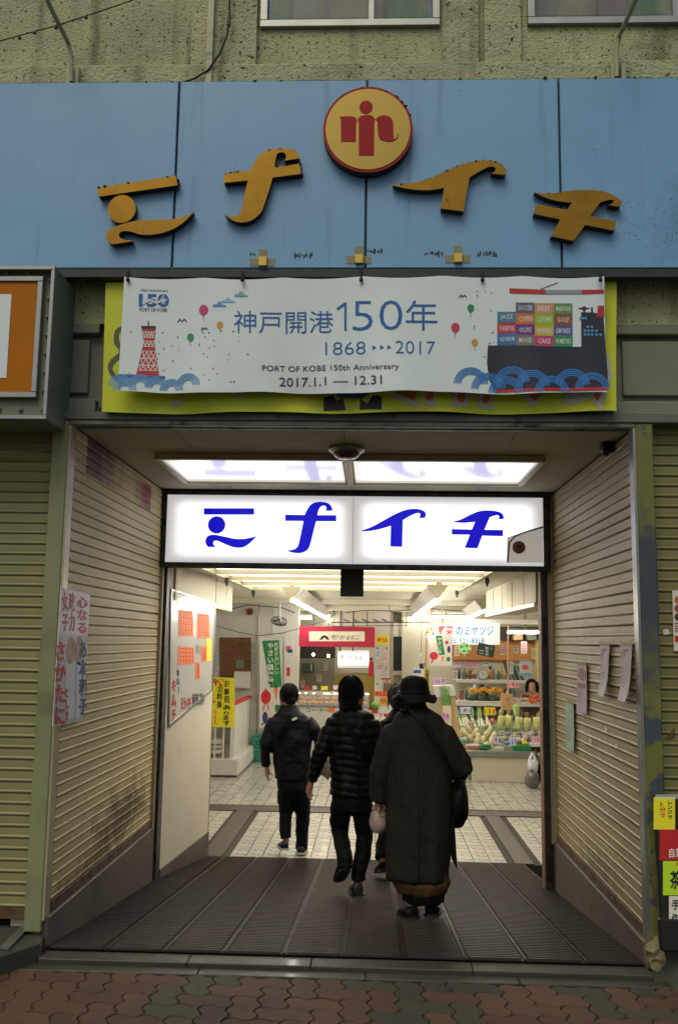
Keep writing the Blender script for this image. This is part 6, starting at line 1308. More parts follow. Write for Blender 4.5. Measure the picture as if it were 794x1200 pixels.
# cardboard stand with leeks
cs = thing('cardboard_stand', 'tan cardboard stand topped by a white box at the left of the vegetable stall', 'display stand', aY(520, 850, 9.3)); FCs = Frame((0, 9.3, 0), (1, 0, 0), (0, 0, 1))
mb = MB(); FCs.poly(mb, [(513, 817), (533, 816), (539, 868), (520, 868)], -.15, 0); mb.build('panel', m_cardb, cs); mb = MB(); FCs.poly(mb, [(507, 804), (531, 803), (534, 815.5), (510, 817)], -.25, .03); mb.build('white_box', m_whitep, cs, 0, .006)
lk = thing('leek_bundle', 'bundle of green leeks standing in front of the cardboard stand', 'leeks', aY(523, 845, 9.2))
for k in range(6):
    x = 517.5+1.7*k; mb = MB(); mb.tube([aY(x+1.2, 826, 9.22), aY(x+2.6, 850, 9.2)], [.011, .013], 7); mb.build('leek_stem', pm('leek_white', S('#e4dfc0'), .5, var=.1), lk, 60)
    for dx in (-1.6, .9): MB().tube([aY(x+1.2, 827, 9.22), aY(x+dx*.5, 814, 9.21), aY(x-1.5+dx*1.6, 801+k*.6, 9.2)], [.012, (.016, .006), .003], 6).build('leek_leaf', pm('leek_green', S('#7fa860'), .5, var=.25, scale=14), lk, 60)
for (x0, y0, x1, y1, t, cc_, ci, Y, lab) in ((506.5, 794.5, 521, 802.5, '100円', '#e8b8d8', m_inkblue, 9.2, 'pink price card above the leeks'), (538, 828, 552, 837, '1本98', '#dfe8f0', m_inkred, 9.35, 'white price card with blue rim over the white leeks'), (567, 829, 580, 838, '150', '#e8d83a', m_inkred, 9.4, 'yellow price card over the turnips'), (594, 798, 608, 806, 'レモン', '#f0c0cc', m_inkred, 10.5, 'pink price card beside the cream carton'), (578.5, 863, 587, 872, '98', '#e0d0e8', m_ink, 9.2, 'small lilac price card among the turnips'), (596, 864, 605, 874, '100', '#e8e8f4', m_inkblue, 9.15, 'white price card right of the yellow pack'), (622, 863, 636, 871, '120円', '#f0c8d4', m_inkred, 9.15, 'pink price card low at the right jamb'), (518, 835, 526, 843, '98', '#dcb0dc', m_inkred, 9.15, 'small lilac price card on the leeks')):
    F9 = Frame((0, Y, 0), (1, 0, 0), (0, 0, 1)); mb = MB(); F9.rectpx(mb, x0, y0, x1, y1, -.004, 0); o = mb.build('price_card', pm('card'+cc_, S(cc_), .6, var=.02)); tagp(o, lab, 'price card', 'price cards on the vegetable stall'); F9.text(t, (x0+1, y0+1.5, x1-1, y1-1.5), ci, o, off=.03, h=.003, jit=.04)
    if lab.startswith('white price card with'):
        mb = MB(); [F9.stroke(mb, [a_, b_], .012, .001, .003) for a_, b_ in (((x0, y0), (x1, y0)), ((x1, y0), (x1, y1)), ((x1, y1), (x0, y1)), ((x0, y1), (x0, y0)))]; mb.build('rim', m_inkblue, o)
# produce
def put(me, name, pos, label, cat, grp, rot=(0, 0, 0), sc=(1, 1, 1)):
    o = bpy.data.objects.new(name, me); COL.objects.link(o); o.location = pos; o.rotation_euler = rot; o.scale = sc; return tagp(o, label, cat, grp)
rq = random.Random(4)
pk = MB()
V = []; nu, nv = 20, 8
for j in range(nv+1):
    ph_ = -math.pi/2+math.pi*j/nv
    for i in range(nu):
        th_ = 2*math.pi*i/nu; r_ = (.1+.008*abs(math.sin(th_*4)))*math.cos(ph_) + .001; V.append((r_*math.cos(th_), r_*math.sin(th_), .068*math.sin(ph_)))
pk.add(V, [(j*nu+i, j*nu+(i+1) % nu, (j+1)*nu+(i+1) % nu, (j+1)*nu+i) for j in range(nv) for i in range(nu)])
pkm = pk.mesh('pumpkin', pm('pumpkin_green', S('#2c4426'), .5, var=.3, scale=20, bump=.5), smooth=60)
for i, (x, y) in enumerate(((552.5, 818.5), (565, 819), (577.5, 819), (559, 816), (584, 816.5))): put(pkm, 'pumpkin', aY(x, y, 10.95 if i < 3 else 11.1), ('leftmost dark green pumpkin on the upper shelf', 'middle dark green pumpkin on the upper shelf', 'right dark green pumpkin on the upper shelf', 'rear pumpkin between the left and middle ones', 'rear pumpkin at the right end')[i], 'pumpkin', 'pumpkins on the upper shelf', (0, 0, rq.uniform(0, 3)), (.95, .95, 1))
wm = MB(); wm.prism([(-.07, 0, 0), (.07, 0, 0), (.055, 0, .05), (0, 0, .075), (-.055, 0, .05)], (0, .04, 0)); wmm = wm.mesh('pumpkin_wedge', pm('pumpkin_flesh', S('#e8a01c'), .4, var=.15, scale=20), bevel=.006)
for i in range(9): put(wmm, 'pumpkin_wedge', aY(553+3.9*i, 812.5-rq.uniform(0, 3), 10.9), 'orange cut pumpkin wedge piled over the whole pumpkins', 'pumpkin wedge', 'cut pumpkin wedges', (rq.uniform(-.3, .3), rq.uniform(-.5, .5), rq.uniform(-.6, .6)), (.85, 1, .9))
ct = thing('cream_carton', 'cream carton standing at the front of the upper shelf', 'carton', aY(594, 832, 10.4)); bx('carton_body', 587.5, 813.5, 600.5, 832, 10.4, .12, m_cardb, ct); F9 = Frame((0, 10.4, 0), (1, 0, 0), (0, 0, 1)); mb = MB(); F9.disc(mb, 594, 819, 2, 2, .001, .003, px=True); mb.build('print', m_pinkink, ct)
pot = MB().ell((0, 0, 0), (.055, .05, .045), 10, 7).mesh('potato_bag', pm('mauve_potato', S('#b89a90'), .6, var=.3, scale=25, coat=.3), smooth=60)
for i in range(9): put(pot, 'potato_bag', aY(603+2.9*i % 27, 822-rq.uniform(0, 4.5), 10.8+rq.uniform(0, .1)), 'bag of brownish potatoes in front of the seller', 'potato bag', 'potatoes in front of the seller', (0, 0, rq.uniform(0, 3)), (1.1, 1, 1))
car = MB().tube([(-.07, 0, 0), (0, 0, 0), (.07, 0, .004)], [.02, .016, .005], 8).mesh('carrot', pm('carrot_orange', S('#e8641c'), .5, var=.1), smooth=60)
for i in range(14): put(car, 'carrot', aY(623+rq.uniform(0, 14), 823-rq.uniform(0, 8), 10.75+rq.uniform(0, .12)), 'orange carrot in the pile beside the seller', 'carrot', 'carrots piled at the right jamb', (rq.uniform(-.4, .4), rq.uniform(-.9, .9), rq.uniform(-1.5, 1.5)), (1, 1, 1.2))
# white leeks fanned in a row
wl_ = MB().tube([(0, 0, 0), (0, .1, .012), (0, .22, .03)], [.016, .014, .012], 7).mesh('white_leek', pm('leek_white', S('#e4dfc0'), .5, var=.1), smooth=60)
gl_ = MB().tube([(0, .2, .028), (0, .3, .06), (0, .38, .11)], [.014, .02, .004], 6).mesh('leek_tops', pm('leek_green', S('#7fa860')), smooth=60)
for i in range(11):
    o = put(wl_, 'white_leek', aY(541+3.3*i, 851+rq.uniform(-1, 1), 9.85), 'white leek with green top in the slanted row', 'leek', 'white leeks laid in a row', (.35, 0, rq.uniform(-.25, .1)+.15), (1.2, 1.2, 1.2)); q = bpy.data.objects.new('leek_tops', gl_); COL.objects.link(q); q.parent = o
# turnips / short daikon
dk_m = MB()
dk_m.rings([((0, 0, -.11), .008, .008), ((0, 0, -.09), .03, .03), ((0, 0, -.03), .045, .045), ((0, 0, .05), .045, .045), ((0, 0, .095), .03, .03), ((0, 0, .105), .012, .012)], 12); dkm = dk_m.mesh('daikon', pm('daikon_cream', S('#e8dcae'), .45, var=.06, coat=.2), smooth=60)
for i, (x, y) in enumerate([(536, 864), (541, 858), (546, 862), (542, 869), (551, 866), (556, 859), (560, 864), (565, 869), (569, 862), (573, 857), (577, 864), (575, 871), (549, 856), (568, 874), (558, 871), (532, 872)]):
    put(dkm, 'daikon', aY(x, y, 9.35+.02*(870-y)), 'plump cream white radish in the heap on the slope', 'radish', 'cream white radishes heaped on the stall', (.5+rq.uniform(-.3, .3), rq.uniform(-.7, .7), 0), (.95, .95, rq.uniform(.7, 1)))
# napa cabbages
na_ = MB(); V = []; nu, nv = 18, 10
for j in range(nv+1):
    t = j/nv
    for i in range(nu): th_ = 2*math.pi*i/nu; r_ = .075*math.sin(math.pi*min(.97, t*.9+.08))**.6*(1+.07*math.sin(th_*5+t*3)); V.append((r_*math.cos(th_), r_*math.sin(th_), -.12+.24*t))
na_ = MB(); na_.ell((0, 0, .0), (.055, .055, .12), 12, 8)
for q in range(9):
    an = q*2*math.pi/9+.3*(q % 2); tl = .10+.05*(q % 3); Mq = Matrix.Rotation(an, 4, 'Z') @ Matrix.Rotation(tl, 4, 'Y')
    na_.ell(Matrix.Rotation(an, 4, 'Z') @ Vector((.036, 0, .004*(q % 3))), (.028, .048, .122-.006*(q % 4)), 9, 8, Mq)
na_.v = [tuple(Vector(p)*(1+.06*mnoise.noise(Vector(p)*38))) for p in na_.v]
nam = na_.mesh('napa_cabbage', pm('napa_yellow', S('#dfe08a'), .45, var=.2, scale=9, coat=.4, stretch=(3, 3, .6), streak=(S('#f0f0d0'), (30, 30, 4), .5)), smooth=60)
nag = na_.mesh('napa_cabbage', pm('napa_green', S('#b8cc7a'), .45, var=.25, scale=9, coat=.4, bump=.6), smooth=60)
for i, (x, y, g_) in enumerate(((586.5, 846, 0), (595.5, 846, 0), (607, 848, 0), (617, 849, 0), (628, 848, 0), (634, 850, 0), (604.5, 833.5, 1), (590, 868, 0))):
    put(nag if g_ else nam, 'napa_cabbage', aY(x, y, 9.75 if not g_ else 9.9), ('leftmost yellow napa cabbage under the carton', 'second yellow napa cabbage from the left', 'third yellow napa cabbage', 'fourth yellow napa cabbage', 'fifth yellow napa cabbage', 'yellow napa cabbage at the right jamb', 'large green netted cabbage standing above the row', 'small yellow cabbage pack among the lower goods')[i], 'cabbage', 'napa cabbages on the stall', (rq.uniform(-.1, .2), rq.uniform(-.12, .12), rq.uniform(0, 3)), (.85, .85, .85) if i != 7 else (.7, .7, .6))
ap = thing('pink_melon', 'round pink fruit between the white leeks and cabbages', 'fruit', aY(576.5, 845, 9.8)); MB().ell(aY(576.5, 845, 9.8), .045, 12, 8).build('fruit', pm('pink_fruit', S('#e07a6a'), .5, var=.1), ap, 60); MB().tube([aY(576.5, 841, 9.8), aY(577.5, 839, 9.8)], .005, 4).build('stalk', m_inkgrn, ap)
for i in range(46):
    x = rq.uniform(541, 640); y = rq.uniform(851, 878); Y = 9.25+.028*(880-y)+rq.uniform(0, .1); cN, cH = rq.choice((('ivory', '#e6dfc2'), ('pale green', '#b9cc94'), ('leaf green', '#5f9448'), ('pinkish', '#dcb9b4'), ('pearl white', '#e4e4e0'), ('light yellow', '#e3d98c'), ('terracotta', '#b5694a')))
    mb = MB(); p = aY(x, y, Y); mb.ell((0, 0, 0), (rq.uniform(.03, .055), .035, rq.uniform(.022, .038)), 8, 6); rz_ = Matrix.Rotation(rq.uniform(-.8, .8), 4, 'Y'); sd_ = rq.uniform(0, 9); mb.v = [tuple(p+rz_ @ (Vector(q)*(1+.25*mnoise.noise(Vector(q)*40+Vector((sd_, 0, 0)))))) for q in mb.v]
    tagp(mb.build('produce_piece', pm('produce'+cH, S(cH), .35, var=.2, scale=35, coat=.3), None, 60), '%s lump of produce in the mixed heap on the stall slope' % cN, 'produce', 'mixed produce heaped on the stall slope')
for i, (x, y, Y) in enumerate(((548, 846, 9.7), (583, 856, 9.5), (611, 858, 9.5), (630, 857, 9.5), (571, 874, 9.15), (556, 851, 9.6))):
    F9 = Frame((0, Y, 0), (1, 0, 0), (0, 0, 1)); mb = MB(); F9.poly(mb, [(x, y), (x+7, y+(i % 3)-1), (x+7, y+5), (x, y+5)], -.004, 0); o = mb.build('price_card', m_paper); tagp(o, 'small white price card stuck among the produce, %s' % ('at the far left', 'below the second cabbage', 'under the fourth cabbage', 'near the right jamb', 'beside the white tray', 'in front of the leeks')[i], 'price card', 'price cards on the vegetable stall'); F9.text(('98', '150', '198', '120', '100', '80')[i], (x+1, y+1.2, x+6, y+4.2), (m_inkred, m_ink)[i % 2], o, off=.03, h=.003, jit=.04)
for i, (x, y0, y1, w_, c) in enumerate(((597, 775, 790, 4, '#d8d8d0'), (610, 752, 766, 7, '#e8e4da'), (586, 757, 768, 5, '#e4c8cc'), (601, 757, 766, 6, '#d8dcc4'), (532, 757, 769, 6, '#e8e0d0'), (622, 760, 772, 6, '#f0e0a0'))):
    F9 = Frame((0, 11.9-.2*i, 0), (1, 0, 0), (0, 0, 1)); mb = MB(); F9.rectpx(mb, x, y0, x+w_, y1, -.003, 0); o = mb.build('hanging_note', pm('hn'+c, S(c), .7, var=.04)); mb = MB(); [F9.rectpx(mb, x+.8, y0+1.5+2*q, x+w_-1, y0+2.2+2*q, .001, .002) for q in range(int((y1-y0-2)/2))]; mb.build('small_print', (m_ink, m_inkred, m_inkblue)[i % 3], o)
    tagp(o, ('narrow grey white note on the copper pole', 'white note on the wood band above the seller', 'pink note on the wood band right of the blackboard', 'greenish note on the wood band beside the copper pole', 'cream note on the wood band beside the round fan', 'yellowish note on the wood band at the right jamb')[i], 'note', 'notes hanging over the vegetable stall')
bx('dark_loft', 586, 736, 700, 750, 12.35, .2, pm('loft_dark', S('#3f3a30'), .8, var=.3), vst); bx('front_beam', 505, 727.5, 700, 730, 10.05, .06, m_whitep, vst); bx('loft_box', 602, 739, 612, 750, 12.1, .2, m_cardb, vst); bx('loft_box', 617, 741, 628, 750, 12.1, .2, m_greypan, vst)
# basket and tray at the front, packs in the lower right
bk = thing('wicker_basket', 'round tan wicker basket of pink packs at the front left of the counter', 'basket', aY(554, 880, VY+.15)); p = aY(554, 881, VY+.14)
mb = MB(); mb.rings([((p.x, p.y, p.z+.0), .10, .09), ((p.x, p.y, p.z+.07), .145, .12), ((p.x, p.y, p.z+.075), .15, .125), ((p.x, p.y, p.z+.07), .13, .11), ((p.x, p.y, p.z+.02), .09, .08)], 24); mb.build('bowl', pm('wicker', S('#c79a5a'), .7, var=.2, scale=50, bump=.8, bscale=120), bk, 50)
for i in range(6): o = MB().ell(Vector((p.x-.09+.036*i, p.y-.02+.03*(i % 2), p.z+.09)), (.035, .04, .03), 9, 6).build('pack', pm('pack_pink2', S('#dcb8c0'), .35, var=.2, scale=50, coat=.5), bk, 60)
tr = thing('white_tray', 'white plastic tray on green paper at the front of the counter', 'tray', aY(581, 881, VY+.1)); p = aY(581, 881, VY+.12)
mb = MB(); x0, x1, y0, y1, z0 = p.x-.09, p.x+.09, p.y-.05, p.y+.12, p.z
mb.add([(x0, y0, z0), (x1, y0, z0), (x1, y1, z0), (x0, y1, z0), (x0-.02, y0-.02, z0+.065), (x1+.02, y0-.02, z0+.065), (x1+.02, y1+.02, z0+.065), (x0-.02, y1+.02, z0+.065)], [(0, 3, 2, 1), (0, 1, 5, 4), (1, 2, 6, 5), (2, 3, 7, 6), (3, 0, 4, 7)]); mb.build('tray_shell', m_whitep, tr, 0, .003)
for i in range(3): MB().ell(Vector((p.x-.05+.05*i, p.y+.03, z0+.05)), (.035, .04, .028), 9, 6).build('mushroom_pack', pm('pale_mushroom', S('#e0d4b4'), .5, var=.1), tr, 60)
for i, (x, y, c, Y) in enumerate([(591+rq.uniform(0, 45), 858+rq.uniform(0, 14), rq.choice(('#c9b8bc', '#b89aa0', '#dcd8d0', '#8a7a9a', '#d8c8a0', '#7a5a60')), 9.35+rq.uniform(0, .3)) for _ in range(26)] + [(543, 868, '#4aa0b0', 9.2), (593, 871, '#2a7ab8', 9.16), (600, 868, '#d8d8e8', 9.2), (615, 871, '#d8c040', 9.2), (613, 868, '#d8cc60', 9.25)]):
    mb = MB(); p = aY(x, y, Y); mb.ell(p, (.05, .045, .032), 8, 5); mb.v = [tuple(Vector(q)+Vector((0, 0, .012*mnoise.noise(Vector(q)*30)))) for q in mb.v]
    tagp(mb.build('vegetable_pack', pm('vpack'+c, S(c), .3, var=.35, scale=35, coat=.5), None, 30), '%s film wrapped vegetable pack on the lower slope of the stall' % {'#c9b8bc': 'pale mauve', '#b89aa0': 'dusty pink', '#dcd8d0': 'off white', '#8a7a9a': 'violet', '#d8c8a0': 'straw coloured', '#7a5a60': 'plum brown', '#4aa0b0': 'turquoise', '#2a7ab8': 'blue', '#d8d8e8': 'bluish white', '#d8c040': 'golden', '#d8cc60': 'lemon yellow'}[c], 'vegetable pack', 'film wrapped packs on the slope')
wbg = thing('white_plastic_bag', 'white plastic carrier bag hanging beside the counter', 'plastic bag', aY(624, 896, VY-.05))
def lumpy(c, r, n=(16, 12), amp=.25, fr=9, seed=0):
    mb = MB(); mb.ell((0, 0, 0), (1, 1, 1), *n); out = []
    for q in mb.v: v = Vector(q); s_ = 1+amp*mnoise.noise(v*1.7+Vector((seed, 0, 0)))+amp*.35*mnoise.noise(v*fr*.5+Vector((0, seed, 0))); out.append((c[0]+v.x*r[0]*s_, c[1]+v.y*r[1]*s_, c[2]+v.z*r[2]*s_))
    mb.v = out; return mb
p = aY(624, 898, VY-.08); a = lumpy(p, (.085, .06, .1)); a.tube([p+Vector((-.05, 0, .05)), p+Vector((-.035, .01, .12)), p+Vector((-.005, .04, .19)), p+Vector((.0, .08, .2))], [.035, .022, .012, .008], 7).tube([p+Vector((.05, 0, .04)), p+Vector((.03, .01, .11)), p+Vector((.0, .04, .185))], [.035, .022, .012], 7); a.build('bag', pm('white_film', S('#dfe0e4'), .3, var=.08, scale=14, coat=.5, bump=.6, bscale=25), wbg, 60)
gbg = thing('grey_bag', 'dark grey plastic rubbish bag standing under the white carrier bag', 'bag', aY(623, 921, VY-.1)); p = aZ(623, 918, ZF+.07); lumpy((p.x, p.y, ZF+.12), (.1, .08, .13), seed=4).build('bag', pm('grey_film', S('#6a625c'), .3, var=.3, scale=14, coat=.5, bump=.6, bscale=25), gbg, 60)
# yellow hand-written sign hanging at the left
yh = thing('yellow_sushi_sign', 'large yellow sheet with red and black hand brushed characters left of the walkers', 'sign', aY(262, 823, 8.5)); FYh = Frame((0, 8.5, 0), (1, 0, 0), (0, 0, 1))
mb = MB(); FYh.poly(mb, [(249, 793.5), (274.8, 794.5), (274.8, 852.5), (247.8, 852)], -.006, 0); mb.build('sheet', m_yellow, yh)
FYh.text('やき', (249.5, 795, 262, 804.5), m_inkred, yh, off=.06, jit=.08); FYh.text('お寿司', (262, 797, 269, 824), m_ink, yh, vertical=True, off=.02, jit=.08); FYh.text('お刺身', (254, 804, 261.5, 830), m_ink, yh, vertical=True, off=.02, jit=.08); FYh.text('あります', (261, 826, 270, 850), m_ink, yh, vertical=True, off=.02, jit=.1); FYh.text('内大丸', (250.5, 832, 254, 849), m_orange, yh, vertical=True, off=.02); FYh.text('←', (249.5, 820, 253, 824), m_inkred, yh, off=.03)

# ================================================================== PEOPLE
def evalmesh(mb, name, mats, parent, vox, it=4, fn=None, sharp=80, f=.5):
    me = mb.mesh('t', mats); o = bpy.data.objects.new('t', me); COL.objects.link(o)
    m = o.modifiers.new('r', 'REMESH'); m.mode = 'VOXEL'; m.voxel_size = vox; m.use_smooth_shade = True
    if it: s_ = o.modifiers.new('s', 'SMOOTH'); s_.iterations = it; s_.factor = f
    dg = bpy.context.evaluated_depsgraph_get(); nm_ = bpy.data.meshes.new_from_object(o.evaluated_get(dg)); nm_.name = name
    bpy.data.objects.remove(o); bpy.data.meshes.remove(me)
    if fn:
        co = np.empty(len(nm_.vertices)*3); nm_.vertices.foreach_get('co', co); co = co.reshape(-1, 3); no = np.array([v.normal[:] for v in nm_.vertices])
        d = fn(co, no); nm_.vertices.foreach_set('co', (co+no*d[:, None]).ravel())
    off = org(parent); nm_.transform(Matrix.Translation(-off))
    nm_.polygons.foreach_set('use_smooth', [True]*len(nm_.polygons))
    if not nm_.materials: nm_.materials.append(mats)
    return link(name, nm_, parent)
def wr(sc=(9, 9, 5), amp=.006, seed=0, fine=.0):
    def f(co, no):
        out = np.empty(len(co))
        for i, c in enumerate(co): out[i] = amp*mnoise.noise(Vector((c[0]*sc[0]+seed, c[1]*sc[1], c[2]*sc[2]))) + (fine*mnoise.noise(Vector((c[0]*sc[0]*3, c[1]*sc[1]*3, c[2]*sc[2]*3+seed))) if fine else 0)
        return out
    return f
m_skin = pm('skin', S('#b98a6a'), .5, var=.06, scale=12)
m_hair = pm('black_hair', S('#0e0b0a'), .42, spec=.14, var=.3, scale=30, stretch=(6, 6, 1), bump=.8, bscale=120)
m_hairb = pm('brown_hair', S('#1d1210'), .5, var=.3, scale=30, stretch=(6, 6, 1), bump=.8, bscale=120)
m_eye = pm('eye_white', S('#d8d4cc'), .2, var=0)
def hand(mb, wr_, el, side, L=.17, fwd_=(0, 1, 0), curl=.5):
    wr_ = Vector(wr_); d = (wr_-Vector(el)).normalized(); f = Vector(fwd_); f = (f-d*f.dot(d)).normalized(); s_ = d.cross(f).normalized()*side   # s_: palm normal-ish (towards body)
    pal = L*.52
    mb.tube([wr_-d*.03, wr_+d*.02, wr_+d*pal*.6, wr_+d*pal], [(.022, .018), (.03, .016), (.04, .015), (.036, .013)] if False else [.02, .024, .026, .022], 8)
    mb.tube([wr_+d*.02+f*.012, wr_+d*pal+f*.014], [.018, .017], 7); mb.tube([wr_+d*.02-f*.012, wr_+d*pal-f*.014], [.018, .016], 7)
    for k, (o_, l_) in enumerate(((.029, .85), (.010, 1.), (-.009, .95), (-.027, .75))):
        b = wr_+d*pal*.95+f*o_; p1 = b+(d*.9+s_*.25*curl)*L*.2*l_; p2 = p1+(d*.6+s_*.8*curl)*L*.15*l_; p3 = p2+(d*.3+s_*1.0*curl)*L*.11*l_
        mb.tube([b-d*.01, p1, p2, p3], [.0095, .0088, .008, .0068], 7)
    b = wr_+d*.03+f*.028; mb.tube([b, b+(f*.7+d*.7)*.03, b+(f*.4+d*.9+s_*.3)*.06, b+(f*.2+d+s_*.5)*.08], [.012, .011, .0095, .0075], 7)
def head(mb, c, s=1., yaw=0, pit=0):
    M = Matrix.Translation(Vector(c)) @ Matrix.Rotation(yaw, 4, 'Z') @ Matrix.Rotation(pit, 4, 'X') @ Matrix.Scale(s, 4)
    R_ = M.to_3x3()
    mb.ell(M @ Vector((0, -.005, .02)), (.074, .092, .095), 16, 10, R_.to_4x4()); mb.ell(M @ Vector((0, .028, -.045)), (.056, .062, .068), 14, 9, R_.to_4x4())
    mb.ell(M @ Vector((0, .07, -.082)), (.026, .02, .022), 8, 6, R_.to_4x4())            # chin
    mb.tube([M @ Vector((0, .084, .012)), M @ Vector((0, .101, -.018)), M @ Vector((0, .088, -.03))], [.010*s, .014*s, .012*s], 7)   # nose
    mb.tube([M @ Vector((-.022, .083, -.052)), M @ Vector((0, .091, -.051)), M @ Vector((.022, .083, -.052))], [.006, .009, .006], 6)   # lips
    for sx in (-1, 1):
        mb.tube([M @ Vector((sx*.074, -.012, .02)), M @ Vector((sx*.083, -.022, .012)), M @ Vector((sx*.081, -.02, -.01)), M @ Vector((sx*.073, -.006, -.028))], [.009, .012, .010, .007], 6)  # ears
        mb.tube([M @ Vector((sx*.012, .086, .03)), M @ Vector((sx*.045, .074, .032))], [.007, .006], 6)   # brow
    return M
def strands(par, c, r, mat, zlow, n=230, seed=1, gap=None, yaw=0):
    rr = random.Random(seed); mb = MB(); c = Vector(c)
    for i in range(n):
        az = rr.uniform(0, 2*math.pi); el = rr.uniform(.15, 1.45) if i % 3 else rr.uniform(-.2, .7)
        if math.cos(az-math.pi/2-yaw) > .75 and el < .9: continue      # leave the face free
        pts = []; rad = []
        for k in range(5):
            e = el-.24*k*rr.uniform(.8, 1.1); a = az+rr.uniform(-.03, .03)*k; lift = 1.03+.015*k+rr.uniform(0, .02)
            p = Vector((math.cos(a)*math.cos(max(e, -.1))*r[0]*lift, math.sin(a)*math.cos(max(e, -.1))*r[1]*lift, math.sin(e)*r[2]*lift))
            if e < -.1: p.z = -r[2]*.1-(-.1-e)*r[2]*.9; p.x *= .96; p.y *= .96
            if c.z+p.z < zlow: p.z = zlow-c.z+rr.uniform(-.01, .005)
            pts.append(c+p); rad.append((.0065, .006, .005, .0035, .001)[k])
        mb.tube(pts, rad, 4)
    return stuff(mb.build('hair_strands', mat, par, 60))
def eyes(M, par, sc=1.):
    for sx in (-1, 1):
        e = MB(); e.ell(M @ Vector((sx*.03, .0775, .008)), .0125*sc, 8, 6); o = e.build('eye', m_eye, par, 60)
        e = MB(); e.ell(M @ Vector((sx*.03, .0865, .008)), .0058*sc, 8, 6); e.build('pupil', m_ink, o, 60)
def row(Y, y, xl, xr, ry, dy=0):
    a = aY(xl, y, Y+dy); b = aY(xr, y, Y+dy); return (((a.x+b.x)/2, Y+dy, (a.z+b.z)/2), abs(b.x-a.x)/2, ry)
def legs_body(mb, hipL, kneeL, ankL, hipR, kneeR, ankR, r=(.065, .048, .035)):
    r = (r[0]*.8, r[1]*.62, r[2]*.8)
    for h_, k_, a_ in ((hipL, kneeL, ankL), (hipR, kneeR, ankR)):
        mb.tube([h_, h_.lerp(k_, .5), k_, k_.lerp(a_, .35), a_], [r[0], r[0]*.95, r[1], r[1]*.98, r[2]], 10)
def foot_skin(mb, a_, d, zf):
    d = Vector(d).normalized(); mb.tube([a_, Vector((a_.x, a_.y, zf+.045)) - d*.02, Vector((a_.x, a_.y, zf+.035))+d*.09], [.034, .034, .026], 8)
def shoe(name, parent, heel, toe, mat, solemat, wd=.048, ht=.075, lab=None):
    heel = Vector(heel); toe = Vector(toe); d = toe-heel; L = d.length; d.normalize(); s_ = Vector((d.y, -d.x, 0)).normalized(); u = s_.cross(d)
    mb = MB(); V = []; F = []; n = 12; st = [(-.0, .6, .75), (.06, .85, 1.0), (.3, .9, 1.0), (.5, .95, .75), (.75, 1., .55), (.92, .75, .42), (1., .3, .3)]
    for (t, w_, h_) in st:
        c = heel+d*L*t
        for i in range(n): a = 2*math.pi*i/n; zz = max(0, math.sin(a)*.5+.5); V.append(c+s_*math.cos(a)*wd*w_+u*(zz*ht*h_))
    for k in range(len(st)-1):
        for i in range(n): a = k*n+i; b = k*n+(i+1) % n; F.append((a, b, b+n, a+n))
    F += [tuple(range(n))[::-1], tuple((len(st)-1)*n+i for i in range(n))]
    mb.add(V, F); bm_ = mb.mesh('x', mat); 
    o = evalmesh(mb, name, mat, parent, .006, 2)
    sm = MB(); P = [heel+d*L*t+s_*w_*wd*1.08*sg for sg, seq in ((1, st), (-1, st[::-1])) for (t, w_, h_) in seq]
    sm.prism([p-u*.002 for p in P], u*.018); sm.build('sole', solemat, o)
    if lab: o['label'] = lab
    return o
def strap(par, pts, wd, mat, name='strap', th=.006):
    pts = [Vector(p) for p in pts]; k = len(pts); V = []; F = []
    for i, p in enumerate(pts):
        t = (pts[min(i+1, k-1)]-pts[max(i-1, 0)]).normalized(); s_ = t.cross(Vector((0, 1, 0))).normalized()*wd/2; n_ = s_.cross(t).normalized()*th
        V += [p-s_, p+s_, p+s_+n_, p-s_+n_]
    for i in range(k-1):
        for e in range(4): F.append((i*4+e, i*4+(e+1) % 4, i*4+4+(e+1) % 4, i*4+4+e))
    F += [(3, 2, 1, 0), tuple((k-1)*4+e for e in range(4))]; mb = MB(); mb.add(V, F); return mb.build(name, mat, par, 40)

# --- man A, left, dark jacket with shoulder bag
YA = 4.05; A_ = lambda x, y, d=0: aY(x, y, YA+d)
pA = thing('person', 'man in a charcoal jacket and white soled sneakers walking away on the left', 'person', (A_(347, 1000).x, YA, ZF))
mj = pm('charcoal_jacket', S('#15161a'), .55, spec=.14, var=.2, scale=9, bump=.35, bscale=35); mt = pm('navy_trousers', S('#14171f'), .65, spec=.14, var=.15, bump=.3, bscale=40); mbk = pm('black_strap', S('#0a0a0b'), .5, spec=.14)
hb_ = MB(); M = head(hb_, A_(337.0, 817, .02), 1.0, R(48)); eyes(M, pA)
hb_.tube([A_(338, 824, .0), A_(339, 836, -.02)], [.055, .06], 12); hb_.rings([row(YA, 842, 326, 355, .07), row(YA, 870, 322, 362, .08), row(YA, 905, 326, 360, .08), row(YA, 925, 328, 360, .08)], 16)
wA = A_(312.5, 897, -.02); eA = A_(311, 872, -.05); hb_.tube([A_(322, 845, -.01), eA, wA], [.05, .038, .026], 9); hand(hb_, wA, eA, 1, .19, (0, 1, 0), .4)
w2 = A_(377, 892, .25); e2 = A_(375, 866, .02); hb_.tube([A_(360, 847, 0), e2, w2], [.05, .038, .026], 9); hand(hb_, w2, e2, -1, .17, (0, 1, 0), .8)
hL, kL, aL = A_(336, 925), A_(335, 952, .04), A_(335, 984, -.03); hR, kR, aR = A_(352, 925), A_(353, 955, .08), A_(353, 993, .12)
legs_body(hb_, hL, kL, aL, hR, kR, aR); foot_skin(hb_, A_(335, 983, -.03), (.0, 1, 0), aL.z-.06); foot_skin(hb_, aR, (0, 1, 0), ZF)
evalmesh(hb_, 'body', m_skin, pA, .0065, 2)
